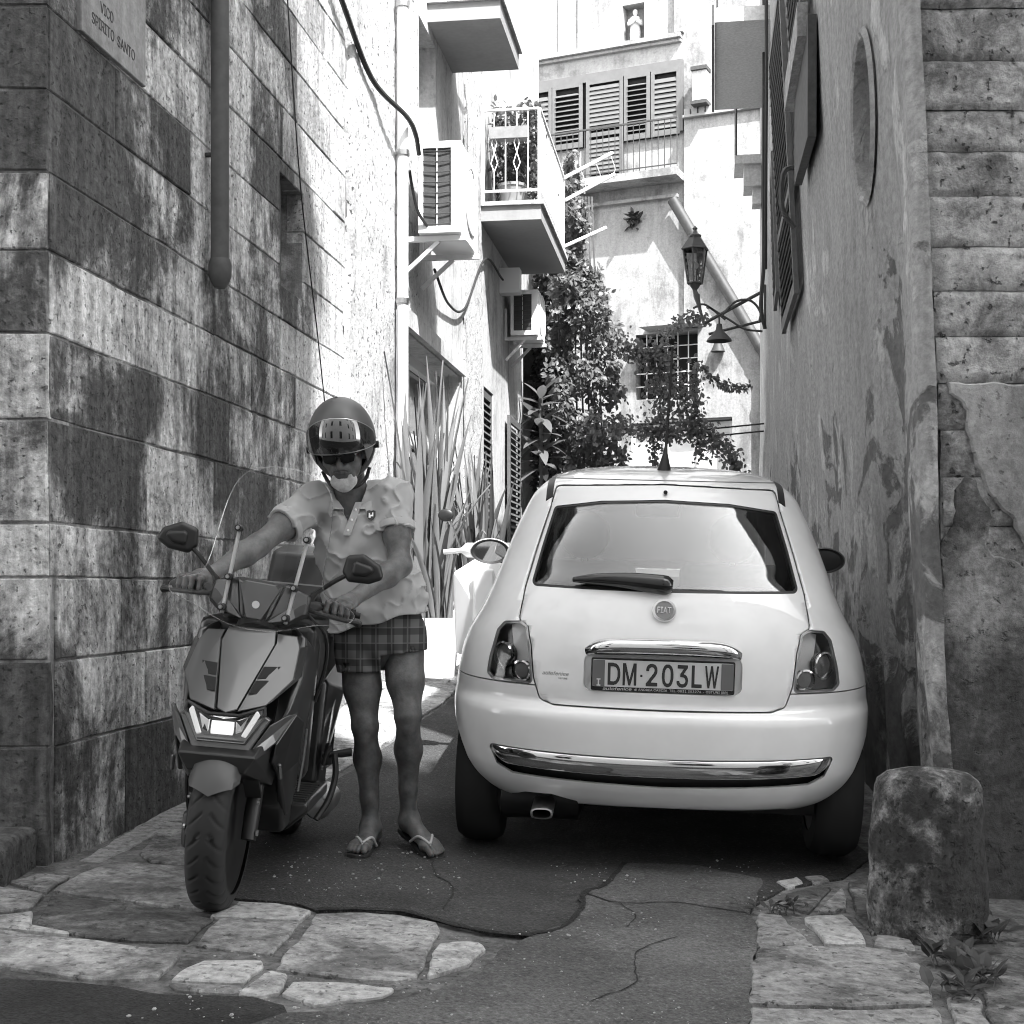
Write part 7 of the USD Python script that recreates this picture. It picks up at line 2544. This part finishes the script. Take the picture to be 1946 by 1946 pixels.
pos = np.stack([xx, dep + (clump - .5) * -1.2, zz], 1)[keep]
obj('foliage', leaves_at(pos, .085, g), 'leaf', vn, kind='stuff')
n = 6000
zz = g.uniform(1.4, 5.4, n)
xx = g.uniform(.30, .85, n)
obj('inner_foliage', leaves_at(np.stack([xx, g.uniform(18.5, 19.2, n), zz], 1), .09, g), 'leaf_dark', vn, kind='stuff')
st_ = []
for k in range(9):
    x0 = .55 + .08 * k
    st_.append(tube(smoothpts([[x0 * .8 + .1, 18.3, gz(.6, 18.3)], [x0, 18.2, 2.6], [x0 * .9 + .05, 18.15, 4.4], [x0 * .5 + .45, 18.1, 6.2]], 16), .014, 5))
obj('stems', cat(*st_), 'stem', vn)

# garland: vine trained on wires across the lane end in front of the window
gv = thing('vine_garland', 'vine garland strung across the lane in front of the barred window', 'vine', loc=(2.0, 18.6, 3.2))
path_sets = [
    ([(1.35, 4.35), (1.7, 4.2), (1.95, 4.28), (2.15, 4.55), (2.4, 4.72), (2.6, 4.70)], 330, .05, .10),
    ([(1.25, 4.55), (1.55, 4.30), (1.85, 4.20), (2.10, 4.12)], 560, .09, .10),
    ([(1.35, 3.25), (1.7, 3.18), (2.1, 3.15), (2.5, 3.2), (2.75, 3.05), (2.95, 2.85)], 850, .08, .10),
    ([(1.95, 4.2), (1.98, 3.8), (2.0, 3.4), (2.02, 3.1)], 560, .10, .08),
    ([(2.48, 4.1), (2.47, 3.7), (2.46, 3.3)], 230, .05, .07),
    ([(2.1, 3.9), (2.3, 3.6), (2.4, 3.3)], 330, .11, .10),
    ([(1.9, 3.1), (1.92, 2.8), (1.95, 2.5)], 140, .035, .05),
    ([(2.95, 2.85), (3.05, 2.55), (3.08, 2.2), (3.1, 1.7)], 520, .055, .05),
    ([(2.55, 4.05), (2.75, 3.85), (2.95, 3.78), (3.2, 3.78)], 160, .03, .03),
    ([(2.45, 3.3), (2.5, 3.05), (2.55, 2.8)], 160, .06, .05),
]
pos, wires = [], []
for pts, n, sp, dp_ in path_sets:
    p = smoothpts(pts, n)
    p3 = np.stack([p[:, 0] + g.normal(0, sp, n), 18.55 + g.normal(0, dp_, n), p[:, 1] + g.normal(0, sp, n)], 1)
    pos.append(p3)
    w = smoothpts([(x, 18.55, z_) for x, z_ in pts], 24)
    wires.append(tube(w, .010, 5))
obj('foliage', leaves_at(np.vstack(pos), .072, g), 'leaf', gv, kind='stuff')
obj('stems', cat(*wires), 'stem', gv)
for zz_ in (3.22, 3.12):
    lone('cable', tube([[2.6, 18.6, zz_ - .02], rwall(18.6, zz_ + .06, .0)], .012, 5), 'cable', 'upper wire holding the vine garland to the right house' if zz_ > 3.2 else 'lower wire holding the vine garland to the right house', 'cable')

# balcony greenery
bp_ = thing('balcony_plants', 'bushy potted plants filling the ornate balcony', 'plants', loc=lwall(14.6, 5.1, .3))
n = 2600
yy_ = g.uniform(14.5, 16.2, n)
oo_ = g.uniform(.08, .58, n)
zz_ = 5.25 + g.uniform(0, 1, n) ** .8 * (.80 + .35 * meshkit.noise(np.stack([yy_ * 3, oo_ * 5, yy_ * 0], 1), 4))
pos = np.stack([lx(yy_) + LN[0] * oo_, yy_ + LN[1] * oo_, zz_], 1)
obj('foliage', leaves_at(pos, .075, g), 'leaf_dark', bp_, kind='stuff')
for k in range(4):
    q = lwall(14.6 + .42 * k, 5.07, .30)
    pt = lathe([(0, 0), (.10, 0), (.14, .22), (.15, .22), (.15, .25), (.12, .25), (.11, .2), (0, .2)], 18)
    pt.apply_translation(q)
    obj('pot', pt, 'terracotta', bp_, smooth=40)
q = lwall(14.36, 5.78, .30)
obj('trough', bar(q + LN3 * -.2, q + LN3 * .2, .14, .12), 'terracotta', bp_)

# ------------------------------------------------------------------ tall bladed plants in pots along the left wall
def blades(name, label, base, n, h, spread, seed, wd=.028, dead=.3):
    g = np.random.default_rng(seed)
    pl_ = thing(name, label, 'plant', loc=base)
    base = np.asarray(base, float)
    for k in range(n):
        a_ = g.uniform(0, 2 * math.pi)
        L = h * g.uniform(.45, 1.0)
        s_ = spread * g.uniform(.1, 1.0) * (1.6 if L < h * .6 else 1)
        root = base + np.array([g.normal(0, .07), g.normal(0, .12), 0])
        dirh = np.array([math.cos(a_), math.sin(a_), 0])
        droop = g.uniform(0, .7) if L < h * .8 else g.uniform(0, .2)
        ts = np.linspace(0, 1, 9)
        P_ = root + np.outer(ts, [0, 0, L]) + np.outer(ts ** 1.5 * s_, dirh) - np.outer(ts ** 3 * droop * L * .7, [0, 0, 1])
        w = wd * g.uniform(.5, 1.3) * np.interp(ts, [0, .3, .7, 1], [.45, 1, .85, .02])
        sd_ = np.cross(dirh, [0, 0, 1])
        tw = g.uniform(-1, 1)
        sd_ = unit(sd_ * math.cos(tw) + dirh * math.sin(tw))
        mid = np.cross(unit(P_[4] - P_[3]), sd_) * wd * .35
        G = np.array([P_ + sd_ * w[:, None], P_ + mid, P_ - sd_ * w[:, None]])
        obj('blade', grid_mesh(G), 'leaf_dry' if g.random() < dead else 'leaf_blade', pl_, smooth=True)
    return pl_


pot_z = float(gz(-.55, 10.2))
bp1 = blades('tall_plant', 'tall spear-leaved plant standing behind the man against the white wall', (-.60, 10.25, pot_z + .32), 90, 2.15, .34, 5, wd=.030, dead=.72)
bl2 = blades('tall_plant', 'shorter spear-leaved plant between the tall one and the car', (-.32, 11.6, float(gz(-.3, 11.6)) + .3), 64, 1.6, .30, 6, wd=.026, dead=.72)
for (x, y, w_, h_, lab) in ((-.60, 10.25, .38, .42, 'square white planter holding the tall spear-leaved plant'), (-.32, 11.6, .36, .34, 'square pale planter of the shorter spear-leaved plant')):
    z0 = float(gz(x, y))
    p = Manifold.batch_hull([Manifold.sphere(.012, 8).translate([x + a_ * w_ / 2 * (1 if zz_ > .1 else .86), y + b_ * w_ / 2 * (1 if zz_ > .1 else .86), z0 + zz_]) for a_ in (-1, 1) for b_ in (-1, 1) for zz_ in (.0, h_)])
    p = p - to_manifold_box(x - w_ / 2 + .02, x + w_ / 2 - .02, y - w_ / 2 + .02, y + w_ / 2 - .02, z0 + h_ - .05, z0 + h_ + .1)
    t_ = thing('planter', lab, 'planter', loc=(x, y, z0))
    obj('pot', p, 'white_paint', t_, smooth=30)
    obj('soil', bx(x - w_ / 2 + .03, x + w_ / 2 - .03, y - w_ / 2 + .03, y + w_ / 2 - .03, z0 + h_ - .049, z0 + h_ - .03), 'ground_dirt', t_)

# broad-leaved shrub by the dark doorway
bs = thing('potted_shrub', 'broad-leaved shrub at the dark doorway left of the vine', 'plant', loc=(.34, 17.4, float(gz(.34, 17.4))))
bv, bf = leaf(1.0, .17, .25, 6)
cent = np.array([.36, 17.4, 3.5])
for k in range(34):
    a_ = k * 2.4
    e_ = .9 - (k % 12) * .13
    d = np.array([[math.cos(a_) * math.cos(e_), math.sin(a_) * math.cos(e_) - .2, math.sin(e_)]])
    zc_ = 3.5 - .028 * k
    obj('leaf', scatter(bv, bf, np.array([[.36, 17.4, zc_]]), d, np.array([[0, 0, 1.0]]), [.42]), 'leaf', bs, smooth=True)
obj('stem', tube([[.36, 17.4, gz(.36, 17.4)], [.37, 17.4, 2.4], [.36, 17.4, 3.5]], .025, 8), 'stem', bs)

# ------------------------------------------------------------------ white scooter parked behind the car
wsx, wsy = -.02, 9.35
wz = float(gz(wsx, wsy))
w2 = thing('parked_scooter', 'white rounded scooter parked behind the car by the left wall', 'scooter', matrix=trimesh.transformations.translation_matrix([-.20, 9.1, float(gz(-.2, 9.1))]) @ rot([0, 0, 1], -.14))
for y, nm in ((.0, 'front_wheel'), (1.22, 'rear_wheel')):
    ty = lathe([(.15, -.045), (.21, -.05), (.228, 0), (.21, .05), (.15, .045)], 30, axis='x')
    ty.apply_translation([0, y, .228])
    wl_ = obj(nm, ty, 'rubber', w2, smooth=40)
    hb_ = lathe([(0, .03), (.14, .035), (.152, .045), (.152, -.045), (.14, -.035), (0, -.03)], 24, axis='x')
    hb_.apply_translation([0, y, .228])
    obj('rim', hb_, 'steel', wl_, smooth=40)
aa = np.linspace(.35, 2.7, 16)
obj('mudguard', grid_mesh(np.array([[[u * .09, -.27 * math.cos(a_) - .02 * abs(u), .235 + (.27 - .05 * u * u) * math.sin(a_)] for u in np.linspace(-1, 1, 9)] for a_ in aa])), 'white_paint', w2, smooth=True)
obj('leg_shield', hullpts([[x, y, z_] for x in (-.20, .20) for y, z_ in ((.22, .86), (.30, .35), (.34, .86), (.40, .35))] + [[x, .16, .70] for x in (-.09, .09)] + [[0, .20, .98]], .03, 10), 'white_paint', w2, smooth=40)
obj('horn_cover', hullpts([[x, .10, z_] for x in (-.05, .05) for z_ in (.50, .88)] + [[x, .2, .6] for x in (-.08, .08)], .02, 10), 'white_paint', w2, smooth=40)
obj('fork', tube([[0, .0, .23], [0, .10, .45], [0, .26, .95]], .035, 10), 'dark_metal', w2, smooth=40)
obj('handlebar', tube(smoothpts([[-.32, .36, 1.02], [-.14, .30, 1.03], [0, .28, 1.02], [.14, .30, 1.03], [.32, .36, 1.02]], 18), [.018] * 4 + [.05] * 10 + [.018] * 4, 12), 'white_paint', w2, smooth=50)
hm_ = lathe([(0, -.02), (.055, -.015), (.065, .0), (.065, .05), (0, .06)], 24, axis='y')
hm_.apply_translation([0, .20, 1.0])
obj('headlight', hm_, 'reflector', w2, smooth=40)
obj('rear_body', hullpts([[x, y, z_] for x in (-.13, .13) for y, z_ in ((.78, .30), (.80, .68), (1.45, .70), (1.40, .45))] + [[x, 1.1, .5] for x in (-.20, .20)], .04, 10), 'white_paint', w2, smooth=40)
obj('seat', hullpts([[x, y, z_] for x in (-.11, .11) for y, z_ in ((.72, .74), (.75, .80), (1.3, .84), (1.35, .78))], .03, 10), 'rubber', w2, smooth=40)
obj('floor', hullpts([[x, y, z_] for x in (-.17, .17) for y in (.32, .85) for z_ in (.27, .31)], .015), 'white_paint', w2, smooth=30)
for s in (-1, 1):
    mk_ = obj('mirror_stalk', tube(smoothpts([[s * .2, .32, 1.04], [s * .24, .32, 1.16], [s * .28, .32, 1.24]], 8), .007, 6), 'steel', w2)
    mm_ = trimesh.creation.icosphere(2, .055)
    mm_.apply_scale([1, .3, .8])
    mm_.apply_translation([s * .30, .31, 1.27])
    obj('mirror_shell', mm_, 'black_plastic', mk_, smooth=True)
# small plant growing out of the end wall
wp_ = thing('wall_weed', 'dry weed growing from the sunny end wall', 'weed', loc=fw(U(1206), 8.0, .02))
n = 60
d = g.normal(size=(n, 3)) * [1, .5, .7] + [0, -.4, -.1]
obj('leaves', scatter(LV, LF, np.tile(fw(U(1206), 8.05, .05), (n, 1)) + g.normal(0, .05, (n, 3)), d, np.tile([0, 0, 1.0], (n, 1)), g.uniform(.08, .2, n)), 'leaf_dark', wp_, kind='stuff')

# washing lines between the poles
for k in range(3):
    p0 = lwall(16.7, 6.0, .62) + np.array([.62, .35, .42]) * (.35 + .3 * k)
    p1 = lwall(16.75, 5.75, .64) + np.array([.62, .35, .42]) * (.35 + .3 * k) + np.array([0, 0, -.0])
    lone('washing_line', tube(smoothpts([p0, (p0 + p1) / 2 + [0.05, 0, -.05], p1], 10), .004, 4), 'pipe_white', ['inner', 'middle', 'outer'][k] + ' washing line between the two upper drying poles', 'line')
